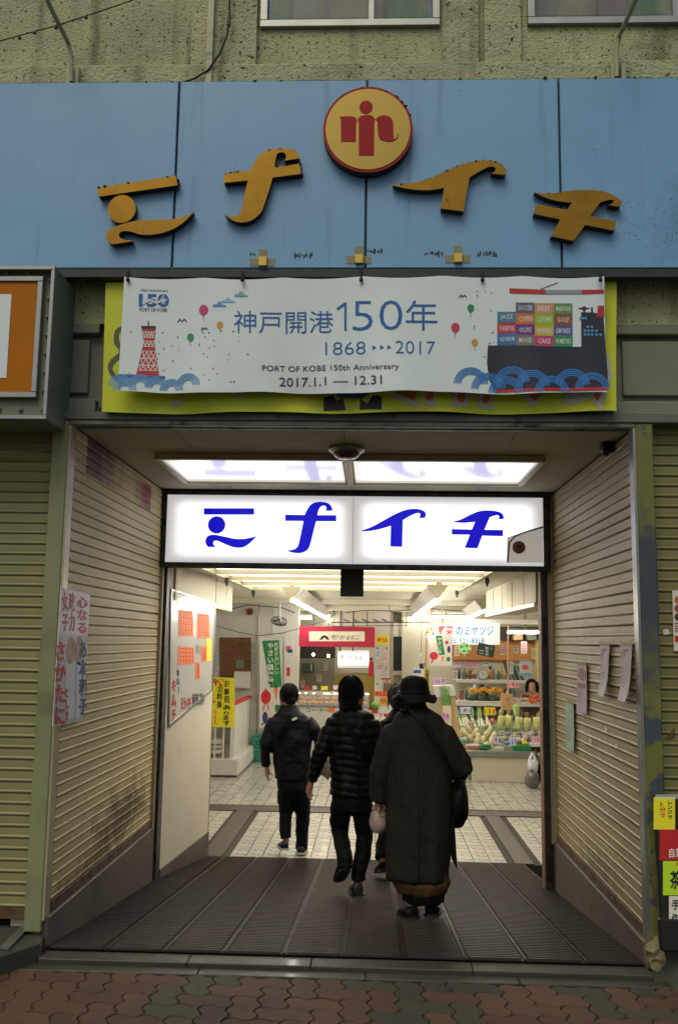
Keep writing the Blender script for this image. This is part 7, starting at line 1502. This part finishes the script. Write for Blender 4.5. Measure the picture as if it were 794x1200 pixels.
jk = MB(); jk.rings([row(YA, 829, 328, 349, .07), row(YA, 833, 326, 351, .085), row(YA, 838, 320, 359, .10), row(YA, 844, 316.5, 363, .115), row(YA, 855, 316, 365, .125, -.0), row(YA, 868, 317, 365, .13), row(YA, 884, 319, 364, .125), row(YA, 900, 320.5, 364, .13), row(YA, 911, 321, 363.5, .135), row(YA, 913, 322, 362, .13)], 26)
jk.tube([A_(322, 843, 0), A_(316, 856, -.02), eA, A_(310.5, 884, -.04), A_(311.8, 897, -.02)], [.07, .068, .062, .052, .044], 12); jk.tube([A_(359, 845, 0), A_(368, 856, 0), e2, w2], [.07, .066, .06, .046], 12)
evalmesh(jk, 'jacket', mj, pA, .011, 5, wr((7, 7, 9), .014, 3, .005))
co = MB(); co.rings([row(YA, 830, 327.5, 349.5, .078, .0), row(YA, 826, 328.5, 348, .075, .01)], 20, False); co.rings([row(YA, 826, 329.5, 347, .068, .01), row(YA, 830, 328.5, 348.5, .07)], 20, False); co.build('collar', mj, pA, 60)
tr_ = MB(); tr_.rings([row(YA, 905, 325, 361, .11), row(YA, 918, 325, 363, .115), row(YA, 928, 325.5, 364, .11)], 22); tr_.tube([A_(335.5, 922), A_(334.5, 940, .02), kL, A_(334, 970, .0), A_(335, 983, -.03)], [.088, .078, .066, .058, .055], 14); tr_.tube([A_(353.5, 922), A_(354.5, 940, .04), A_(354.5, 957, .08), A_(354, 978, .1), A_(353.5, 996, .1)], [.088, .08, .07, .062, .058], 14)
evalmesh(tr_, 'trousers', mt, pA, .011, 4, wr((8, 8, 14), .010, 5, .003))
msn = pm('navy_sneaker', S('#161c30'), .6, var=.1); mso = pm('white_sole', S('#d8d6ce'), .6, var=.05)
shoe('shoe', pA, Vector((aL.x-.0, aL.y-.10, aL.z-.075)), Vector((aL.x-.06, aL.y+.14, aL.z-.085)), msn, mso); shoe('shoe', pA, Vector((aR.x, aR.y-.10, ZF+.02)), Vector((aR.x+.01, aR.y+.17, ZF+.008)), msn, mso)
hr = MB(); hr.ell(A_(338.6, 813.5, -.0), (.085, .10, .098), 16, 10); hr.rings([row(YA, 825, 333.5, 346, .05, -.04), row(YA, 820, 332.5, 348, .075, -.03), row(YA, 812, 330.5, 348.5, .085, -.01)], 16); strands(pA, A_(338.6, 813.5), (.084, .098, .1), m_hair, A_(337, 827).z, seed=2, yaw=R(48))
evalmesh(hr, 'hair', m_hair, pA, .008, 2, wr((25, 25, 12), .008, 1, .004))
strap(pA, [A_(324.5, 868, -.14), A_(331, 857, -.148), A_(338, 848, -.145), A_(344, 841, -.128), A_(348, 836, -.09)], .055, mbk); st_ = MB(); q = A_(344.8, 842.5, -.15); st_.obox(Matrix.Translation(q) @ Matrix.Rotation(R(-25), 4, 'Y'), (.05, .006, .022)); st_.build('strap_label', m_paper, pA)
bgA = thing('canvas_bag', 'pale green bag carried at the right side of the charcoal jacket', 'bag', A_(383, 905, .1)); lumpy(A_(382, 893, .12), (.09, .07, .15), seed=2).build('bag', pm('sage_bag', S('#8f8a78'), .6, var=.3, scale=9, bump=.5), bgA, 60); MB().tube([A_(377, 880, .12), A_(376, 868, .1), A_(383, 880, .12)], .01, 6).build('handle', pm('sage_bag', S('#8f8a78')), bgA)

# --- man B, middle, quilted jacket
YB = 1.95; zB = zr(YB+.05); B_ = lambda x, y, d=0: aY(x, y, YB+d)
pB = thing('person', 'young man in a black quilted down jacket walking in the middle', 'person', (B_(412, 1035).x, YB, zr(YB)))
mq = pm('black_quilt', S('#0d0c0d'), .5, var=.2, scale=9, bump=.2, bscale=40, spec=.25); mg = pm('dark_green_trousers', S('#10150f'), .65, spec=.14, var=.15, bump=.3, bscale=40)
hb_ = MB(); M = head(hb_, B_(413.5, 812, .02), .98, R(-55)); eyes(M, pB)
hb_.tube([B_(411.5, 820, 0), B_(411, 836, -.02)], [.05, .055], 12); hb_.rings([row(YB, 845, 396, 430, .06), row(YB, 880, 392, 432, .08), row(YB, 915, 394, 430, .08), row(YB, 935, 394, 431, .08)], 16)
eB = B_(373.5, 885, -.03); wB = B_(364.5, 917, .0); hb_.tube([B_(391, 848), B_(384, 862, -.02), eB, wB], [.05, .045, .036, .025], 9); hand(hb_, wB, eB, 1, .155, (0, 1, 0), 1.0)
e2 = B_(441, 890, .02); w2 = B_(443, 915, .2); hb_.tube([B_(433, 848), e2, w2], [.05, .036, .025], 9); hand(hb_, w2, e2, -1, .16, (0, 1, 0), .8)
hL, kL, aL = B_(399, 945), B_(398, 973, .08), B_(404.5, 1010, -.12); hR, kR, aR = B_(423, 945), B_(427, 978, .06), B_(419.5, 1025, -.0)
legs_body(hb_, hL, kL, aL, hR, kR, aR, (.06, .045, .034)); foot_skin(hb_, aL, (-.3, .5, -.0), aL.z-.07); foot_skin(hb_, aR, (0, 1, 0), zB)
evalmesh(hb_, 'body', m_skin, pB, .0065, 2)
jk = MB(); jk.rings([row(YB, 828, 400, 424, .07, .0), row(YB, 832, 398, 426, .08), row(YB, 837, 389, 437, .09), row(YB, 845, 386, 441, .105), row(YB, 858, 385.5, 443, .115), row(YB, 880, 386, 441, .115), row(YB, 900, 387, 439, .11), row(YB, 920, 387, 438.5, .115), row(YB, 930, 387, 438.5, .12), row(YB, 932, 389, 437, .115)], 30)
jk.tube([B_(394, 846), B_(384, 862, -.01), B_(375, 884, -.03), B_(369, 901, -.02), B_(365.5, 914, 0)], [.072, .066, .058, .048, .040], 14); jk.tube([B_(433, 846), B_(440, 865, 0), B_(443, 888, .02), B_(443, 912, .18)], [.072, .064, .056, .042], 14)
def quilt(co, no):
    z = co[:, 2]+co[:, 0]*.05+.014*np.array([mnoise.noise(Vector((c[0]*7, c[1]*5, c[2]*2.5))) for c in co]); ph_ = z/.060+.25*np.sin(z*9); s_ = np.abs(np.sin(np.pi*ph_)); base = np.sqrt(s_)*.010-.005
    nn = np.array([mnoise.noise(Vector((c[0]*22, c[1]*22, c[2]*9))) for c in co]); return base+nn*.009
evalmesh(jk, 'jacket', mq, pB, .0085, 4, quilt)
co = MB(); co.rings([row(YB, 832, 399, 425, .078), row(YB, 825, 400, 424, .078, .01)], 24, False); co.rings([row(YB, 825, 402, 422.5, .068, .01), row(YB, 832, 401, 423.5, .07)], 24, False); co.build('collar', mq, pB, 60)
tr_ = MB(); tr_.rings([row(YB, 922, 389, 436, .095), row(YB, 940, 388.5, 437, .105), row(YB, 950, 388, 437, .1)], 24); tr_.tube([B_(400, 944), B_(398, 960, .04), kL, B_(400.5, 990, -.01), B_(404.5, 1008, -.11), B_(405, 1018, -.13)], [.082, .076, .066, .062, .056, .054], 14); tr_.tube([B_(424, 944), B_(426, 962, .04), kR, B_(425, 1000, .03), B_(420.5, 1022, .0), B_(420, 1031, .0)], [.082, .076, .066, .062, .056, .056], 14)
evalmesh(tr_, 'trousers', mg, pB, .0095, 4, wr((8, 8, 16), .010, 7, .003))
mbo = pm('dark_boot', S('#12130f'), .45, var=.2)
shoe('shoe', pB, B_(405, 1020, -.16), B_(395.5, 1034, -.02), mbo, m_black, .046, .09); shoe('shoe', pB, Vector((aR.x, aR.y-.11, zr(aR.y)+.016)), Vector((aR.x-.03, aR.y+.16, zr(aR.y+.15)+.012)), mbo, m_black, .05, .10)
hr = MB(); hr.ell(B_(410.8, 808, -.005), (.09, .104, .102), 18, 12); hr.rings([row(YB, 831, 401, 417, .05, -.04), row(YB, 824, 398.5, 420, .07, -.035), row(YB, 812, 397.5, 424, .085, -.02)], 18)
for k in range(26):
    an = -3.1+k*.085; 
    b0 = B_(411.5, 822, -.02)+Vector((math.cos(an)*.078, math.sin(an)*.075, .01)); hr.tube([b0, b0+Vector((math.cos(an)*.008, math.sin(an)*.008, -.05-.015*(k % 3)))], [.016, .004], 5)
strands(pB, B_(410.8, 809), (.088, .102, .106), m_hair, B_(411, 832).z, n=320, seed=3, yaw=R(-55))
evalmesh(hr, 'hair', m_hair, pB, .007, 1, wr((30, 30, 10), .007, 1, .004))
strap(pB, [B_(399, 835, -.10), B_(405, 846, -.13), B_(414, 862, -.138), B_(424, 878, -.138), B_(434, 892, -.125), B_(440, 900, -.08)], .04, mbk)

# --- woman C, hat and long coat
YC = 1.15; C_ = lambda x, y, d=0: aY(x, y, YC+d)
pC = thing('person', 'woman in a black hat and long dark grey coat walking in front', 'person', (C_(493, 1075).x, YC, zr(YC)))
mcoat = pm('dark_olive_coat', S('#25251e'), .72, spec=.14, var=.14, scale=5, bump=.35, bscale=60); mhat = pm('black_hat', S('#0d0c0c'), .7, spec=.14, var=.2, scale=12, bump=.3)
hb_ = MB(); M = head(hb_, C_(487, 815, .03), .93, R(10)); eyes(M, pC)
hb_.tube([C_(487, 822), C_(487, 838, -.02)], [.05, .055], 12); hb_.rings([row(YC, 845, 465, 512, .07), row(YC, 900, 460, 512, .09), row(YC, 960, 462, 515, .1), row(YC, 990, 465, 515, .1)], 16)
eC = C_(449, 900, -.0); wC = C_(444.5, 936, .03); hb_.tube([C_(463, 850), eC, wC], [.045, .036, .025], 9); hand(hb_, wC, eC, 1, .145, (0, 1, 0), 1.2)
e2 = C_(536, 890, .05); w2 = C_(541, 908, .22); hb_.tube([C_(517, 850), e2, w2], [.045, .036, .025], 9); hand(hb_, w2, e2, -1, .145, (0, 1, 0), .8)
hL, kL, aL = C_(478, 980), C_(480, 1020, .03), C_(482, 1060, -.05); hR, kR, aR = C_(503, 980), C_(504, 1020, .08), C_(504, 1060, .06)
legs_body(hb_, hL, kL, aL, hR, kR, aR, (.06, .046, .03)); foot_skin(hb_, aL, (-.1, 1, 0), zr(aL.y)); foot_skin(hb_, aR, (0, 1, 0), zr(aR.y))
evalmesh(hb_, 'body', m_skin, pC, .0065, 2)
ctb = MB(); ctb.rings([row(YC, 827, 476, 499, .065), row(YC, 831, 473, 503, .075), row(YC, 837, 464, 516, .10), row(YC, 845, 459, 521, .12), row(YC, 860, 456, 524, .13), row(YC, 880, 454.5, 525, .135), row(YC, 905, 454, 527, .14), row(YC, 930, 453.5, 529, .145), row(YC, 955, 453.5, 530, .15), row(YC, 980, 453, 529.5, .155), row(YC, 1005, 452.5, 528, .155), row(YC, 1027, 452, 526.5, .16), row(YC, 1029, 454, 525, .15)], 36)
ctb.tube([C_(472, 852), C_(461, 860, -.01), C_(453, 880, -.01), C_(447, 900, -.0), C_(443.5, 920, .01), C_(442, 939, .02)], [.06, .078, .078, .07, .058, .050], 14)
ctb.tube([C_(506, 852), C_(519, 860, 0), C_(528, 878, .02), C_(534, 893, .035), C_(538.5, 907, .05)], [.06, .08, .09, .094, .088], 14)
def coatf(co, no):
    out = np.empty(len(co))
    zt__ = 1.35
    for i, c in enumerate(co):
        t = max(0, min(1, (zt__-c[2])/1.2)); out[i] = .034*t*mnoise.noise(Vector((c[0]*11, c[1]*7, c[2]*.8))) + .016*(1-t*.6)*mnoise.noise(Vector((c[0]*9, c[1]*7, c[2]*6+c[0]*7))) + .005*mnoise.noise(Vector((c[0]*26, c[1]*22, c[2]*17))) + .007*t*abs(math.sin(c[0]*24+1.5*mnoise.noise(Vector((c[0]*3, 0, c[2]*1.5)))))**.6
    return out
MB().tube([C_(536, 893, .05), C_(540, 905, .16), w2], [.06, .055, .04], 12).build('cuff', mbk, pC, 60)
evalmesh(ctb, 'coat', mcoat, pC, .0115, 4, coatf)
strap(pC, [C_(488, 827, -.165), C_(488.5, 900, -.166)], .002, mbk, 'back_seam', .002) if False else None
co = MB(); co.rings([row(YC, 831, 474.5, 502, .08), row(YC, 825, 476.5, 499, .078, .01)], 22, False); co.rings([row(YC, 825, 478, 497.5, .07, .01), row(YC, 831, 476, 500.5, .07)], 22, False); co.build('collar', mcoat, pC, 60)
seam = [C_(488, y, 0)+Vector((0, -ry_-.004, 0)) for y, ry_ in ((842, .118), (860, .13), (900, .142), (940, .15), (980, .158), (1026, .162))]; MB().tube(seam, .004, 5).build('back_seam', mcoat, pC, 60)
mb = MB(); mb.ell(C_(473.5, 833, -.1), (.03, .022, .02), 10, 7); mb.build('scarf_knot', mbk, pC, 60)
sk = MB(); sk.rings([row(YC, 1015, 460, 524, .12), row(YC, 1034, 459.5, 528, .145), row(YC, 1044, 465, 523, .13), row(YC, 1046, 468, 520, .12)], 30); evalmesh(sk, 'brown_underskirt', pm('ochre_brown_skirt', S('#4a3014'), .75, var=.2, bump=.3), pC, .0095, 2, wr((22, 14, 3), .014, 2))
sk = MB(); sk.rings([row(YC, 1036, 473, 519, .11), row(YC, 1046, 470.5, 520.5, .125), row(YC, 1056.5, 471, 519.5, .125)], 30); evalmesh(sk, 'black_skirt', mbk, pC, .0095, 2, wr((26, 14, 3), .012, 5))
for a_, nm_ in ((aL, 0), (aR, 1)): MB().tube([Vector((a_.x, a_.y, a_.z+.07)), Vector((a_.x, a_.y, a_.z-.03))], [.038, .037], 12).build('sock', pm('grey_sock', S('#5a544e'), .8, var=.2, scale=40), pC, 60)
shoe('shoe', pC, Vector((aL.x+.005, aL.y-.09, zr(aL.y-.09)+.01)), Vector((aL.x-.05, aL.y+.15, zr(aL.y+.15)+.01)), mbk, m_black, .055, .07); shoe('shoe', pC, Vector((aR.x, aR.y-.09, zr(aR.y-.09)+.01)), Vector((aR.x+.03, aR.y+.15, zr(aR.y+.15)+.01)), mbk, m_black, .055, .07)
# hat: crown and soft wavy brim
ht = MB(); c = C_(485, 812); n = 40
prof = [(.0, 792.0), (.055, 792.6), (.082, 795), (.093, 800), (.099, 807), (.104, 812)]
V = []; F = []
for r_, y in prof:
    z = aY(485, y, YC).z
    for i in range(n): a = 2*math.pi*i/n; V.append((c.x+r_*math.cos(a)*(1.0)+.003*math.sin(a*3), YC+r_*1.15*math.sin(a), z-.004*math.sin(a*2+1)))
for r_, dz in ((.12, -.012), (.142, -.028), (.150, -.045), (.147, -.047), (.118, -.020), (.098, -.010)):
    z = aY(485, 812, YC).z
    for i in range(n):
        a = 2*math.pi*i/n; wv = .012*math.sin(a*2+.6)+.010*math.sin(a*5+1) if r_ > .12 else 0; V.append((c.x+r_*math.cos(a), YC+r_*1.12*math.sin(a), z+dz+wv+ .10*0))
k = len(V)//n
for j in range(k-1):
    for i in range(n): a = j*n+i; b = j*n+(i+1) % n; F.append((a, a+n, b+n, b))
ht.add(V, F); ho = ht.build('hat', mhat, pC, 60); 
MB().tube([(c.x+.105*math.cos(2*math.pi*i/30), YC+.12*math.sin(2*math.pi*i/30), aY(485, 811, YC).z) for i in range(31)], .006, 5, False).build('hat_band', mbk, ho)
hr = MB(); hr.rings([row(YC, 829, 477, 497, .055, -.035), row(YC, 822, 474, 500, .08, -.02), row(YC, 812, 473, 501, .09)], 18); evalmesh(hr, 'hair', m_hair, pC, .008, 2, wr((30, 30, 8), .008, 1, .004))
strap(pC, [C_(480, 832, -.10), C_(490, 842, -.135), C_(502, 856, -.158), C_(515, 876, -.165), C_(525, 896, -.16), C_(533, 915, -.15), C_(537, 925, -.12)], .026, mbk)
bgC = thing('shoulder_bag', 'soft black shoulder bag at the right hip of the long coat', 'bag', C_(539, 940, .0)); a = lumpy(C_(536, 942, -.01), (.072, .11, .155), amp=.12, seed=6); a.build('bag', mbk, bgC, 60)
MB().prism([C_(528, 958, -.1), C_(532, 958, -.1), C_(535.5, 1019, -.1), C_(528.5, 1007, -.1)], (0, .008, 0)).build('hanging_strap', mbk, bgC)
bgP = thing('plastic_shopping_bag', 'small translucent shopping bag held in the left hand of the woman in the hat', 'shopping bag', C_(443, 960, .05)); p = C_(443.5, 962, .06)
m_film = pm('translucent_film', S('#b8a8a0'), .3, var=.2, scale=9, alpha=.7, coat=.3, bump=.4); a = lumpy(p, (.062, .045, .085), amp=.12, seed=9); a.tube([p+Vector((-.03, 0, .07)), p+Vector((-.01, 0, .12)), wC+Vector((0, .0, -.07))], [.022, .012, .008], 7); a.tube([p+Vector((.03, 0, .07)), p+Vector((.015, 0, .12)), wC+Vector((0, .01, -.07))], [.022, .012, .008], 7); a.build('bag', m_film, bgP, 60)
lumpy(p+Vector((0, 0, -.02)), (.045, .03, .05), amp=.1, seed=3).build('parcel', pm('pink_parcel', S('#c08a7a'), .6, var=.2), bgP, 60)

# --- person D, mostly hidden behind the woman
YD = 2.75; D_ = lambda x, y, d=0: aY(x, y, YD+d)
pD = thing('person', 'person with brown hair and dark clothes hidden behind the woman in the hat', 'person', (D_(458, 1020).x, YD, zr(YD)))
hb_ = MB(); M = head(hb_, D_(470, 817, .02), .92, 0); eyes(M, pD); hb_.tube([D_(470, 824), D_(470, 838)], [.05, .055], 10); hb_.rings([row(YD, 846, 454, 487, .07), row(YD, 880, 452, 486, .08), row(YD, 930, 454, 486, .09)], 14)
e1, w1 = D_(449, 885), D_(450, 912, .08); hb_.tube([D_(455, 850), e1, w1], [.045, .036, .025], 8); hand(hb_, w1, e1, 1, .15); e2, w2 = D_(490, 885), D_(490, 912, .08); hb_.tube([D_(484, 850), e2, w2], [.045, .036, .025], 8); hand(hb_, w2, e2, -1, .15)
hL, kL, aL = D_(459, 940), D_(453, 975, .05), D_(449, 1008, -.08); hR, kR, aR = D_(478, 940), D_(480, 975, .1), D_(480, 1012, .1)
legs_body(hb_, hL, kL, aL, hR, kR, aR); foot_skin(hb_, aL, (0, 1, 0), aL.z-.05); foot_skin(hb_, aR, (0, 1, 0), zr(aR.y)); evalmesh(hb_, 'body', m_skin, pD, .0075, 2)
jk = MB(); jk.rings([row(YD, 828, 462, 479, .06), row(YD, 834, 458, 483, .08), row(YD, 843, 450, 491, .1), row(YD, 870, 448, 492, .11), row(YD, 905, 449, 491, .115), row(YD, 935, 449, 491, .12)], 22); jk.tube([D_(454, 845), D_(448.5, 868), e1, w1], [.07, .062, .054, .042], 10); jk.tube([D_(486, 845), D_(490, 868), e2, w2], [.07, .062, .054, .042], 10)
mdj = pm('dark_brown_jacket', S('#17110f'), .6, spec=.14, var=.2, bump=.3); evalmesh(jk, 'jacket', mdj, pD, .012, 4, wr((9, 9, 9), .012, 5))
tr_ = MB(); tr_.rings([row(YD, 925, 452, 489, .1), row(YD, 942, 450, 489, .105)], 18); tr_.tube([D_(459, 940), kL, D_(449, 1008, -.06)], [.085, .075, .072], 12); tr_.tube([D_(479, 940), kR, D_(480, 1014, .1)], [.085, .075, .065], 12); evalmesh(tr_, 'trousers', mbk, pD, .012, 4, wr((9, 9, 14), .01, 8))
shoe('shoe', pD, D_(452, 1020, -.12), D_(443, 1023, .10), mbk, m_black, .05, .085); shoe('shoe', pD, Vector((aR.x, aR.y-.1, zr(aR.y)+.01)), Vector((aR.x, aR.y+.15, zr(aR.y+.15)+.01)), mbk, m_black)
hr = MB(); hr.ell(D_(469, 816, -.01), (.098, .108, .105), 16, 11); hr.rings([row(YD, 831, 459.5, 478, .06, -.03), row(YD, 820, 456.5, 481, .09, -.02)], 16); strands(pD, D_(469, 816), (.1, .108, .105), m_hairb, D_(469, 832).z, seed=4)
evalmesh(hr, 'hair', m_hairb, pD, .008, 2, wr((22, 22, 14), .014, 1, .006))

# --- seller behind the vegetables
YE = 11.2; E_ = lambda x, y, d=0: aY(x, y, YE+d)
pE = thing('person', 'seller with dark bobbed hair in a dark purple top looking down behind the vegetables', 'person', (E_(622, 850).x, YE, ZF))
hb_ = MB(); cE = E_(622.5, 805, -.03); M = head(hb_, cE, .95, math.pi, R(-14)); eyes(M, pE, .8); hb_.tube([cE+Vector((0, .01, -.06)), E_(622.5, 818)], [.045, .05], 10); hb_.rings([row(YE, 820, 611, 635, .07), row(YE, 840, 610, 636, .09), row(YE, 880, 608, 638, .11)], 14)
e1, w1 = E_(605, 838, -.05), E_(610, 836, -.3); hb_.tube([E_(609, 824), e1, w1], [.042, .036, .025], 8); hand(hb_, w1, e1, 1, .14, (0, 0, 1)); e2, w2 = E_(640, 838, -.05), E_(634, 836, -.3); hb_.tube([E_(636, 824), e2, w2], [.042, .036, .025], 8); hand(hb_, w2, e2, -1, .14, (0, 0, 1))
for sx in (612, 632): hb_.tube([E_(sx, 880), E_(sx, 885, -.2), Vector((E_(sx, 885).x, YE-.2, ZF+.08)), Vector((E_(sx, 885).x, YE-.3, ZF+.03))], [.075, .06, .035, .03], 9)
evalmesh(hb_, 'body', pm('seller_skin', S('#c89a7a'), .5), pE, .0075, 2)
jk = MB(); jk.rings([row(YE, 815, 616, 629, .06), row(YE, 818, 610, 636, .09), row(YE, 825, 605, 640, .1), row(YE, 850, 604, 641, .12), row(YE, 885, 603, 642, .13)], 20); jk.tube([E_(609, 822), e1, w1], [.06, .055, .042], 10); jk.tube([E_(636, 822), e2, w2], [.06, .055, .042], 10); evalmesh(jk, 'top', pm('dark_purple_top', S('#2a2232'), .7, var=.2), pE, .012, 4, wr((9, 9, 9), .01))
hr = MB(); hr.ell(cE+Vector((0, .03, .05)), (.098, .088, .092), 16, 10)
for sg in (-1, 1): hr.tube([cE+Vector((sg*.07, -.02, .09)), cE+Vector((sg*.092, -.035, .0)), cE+Vector((sg*.088, -.03, -.09))], [.034, .034, .026], 9)
hr.tube([cE+Vector((-.055, -.06, .10)), cE+Vector((0, -.07, .11)), cE+Vector((.055, -.06, .10))], .02, 7); evalmesh(hr, 'hair', m_hair, pE, .008, 2, wr((25, 25, 12), .006, 1))
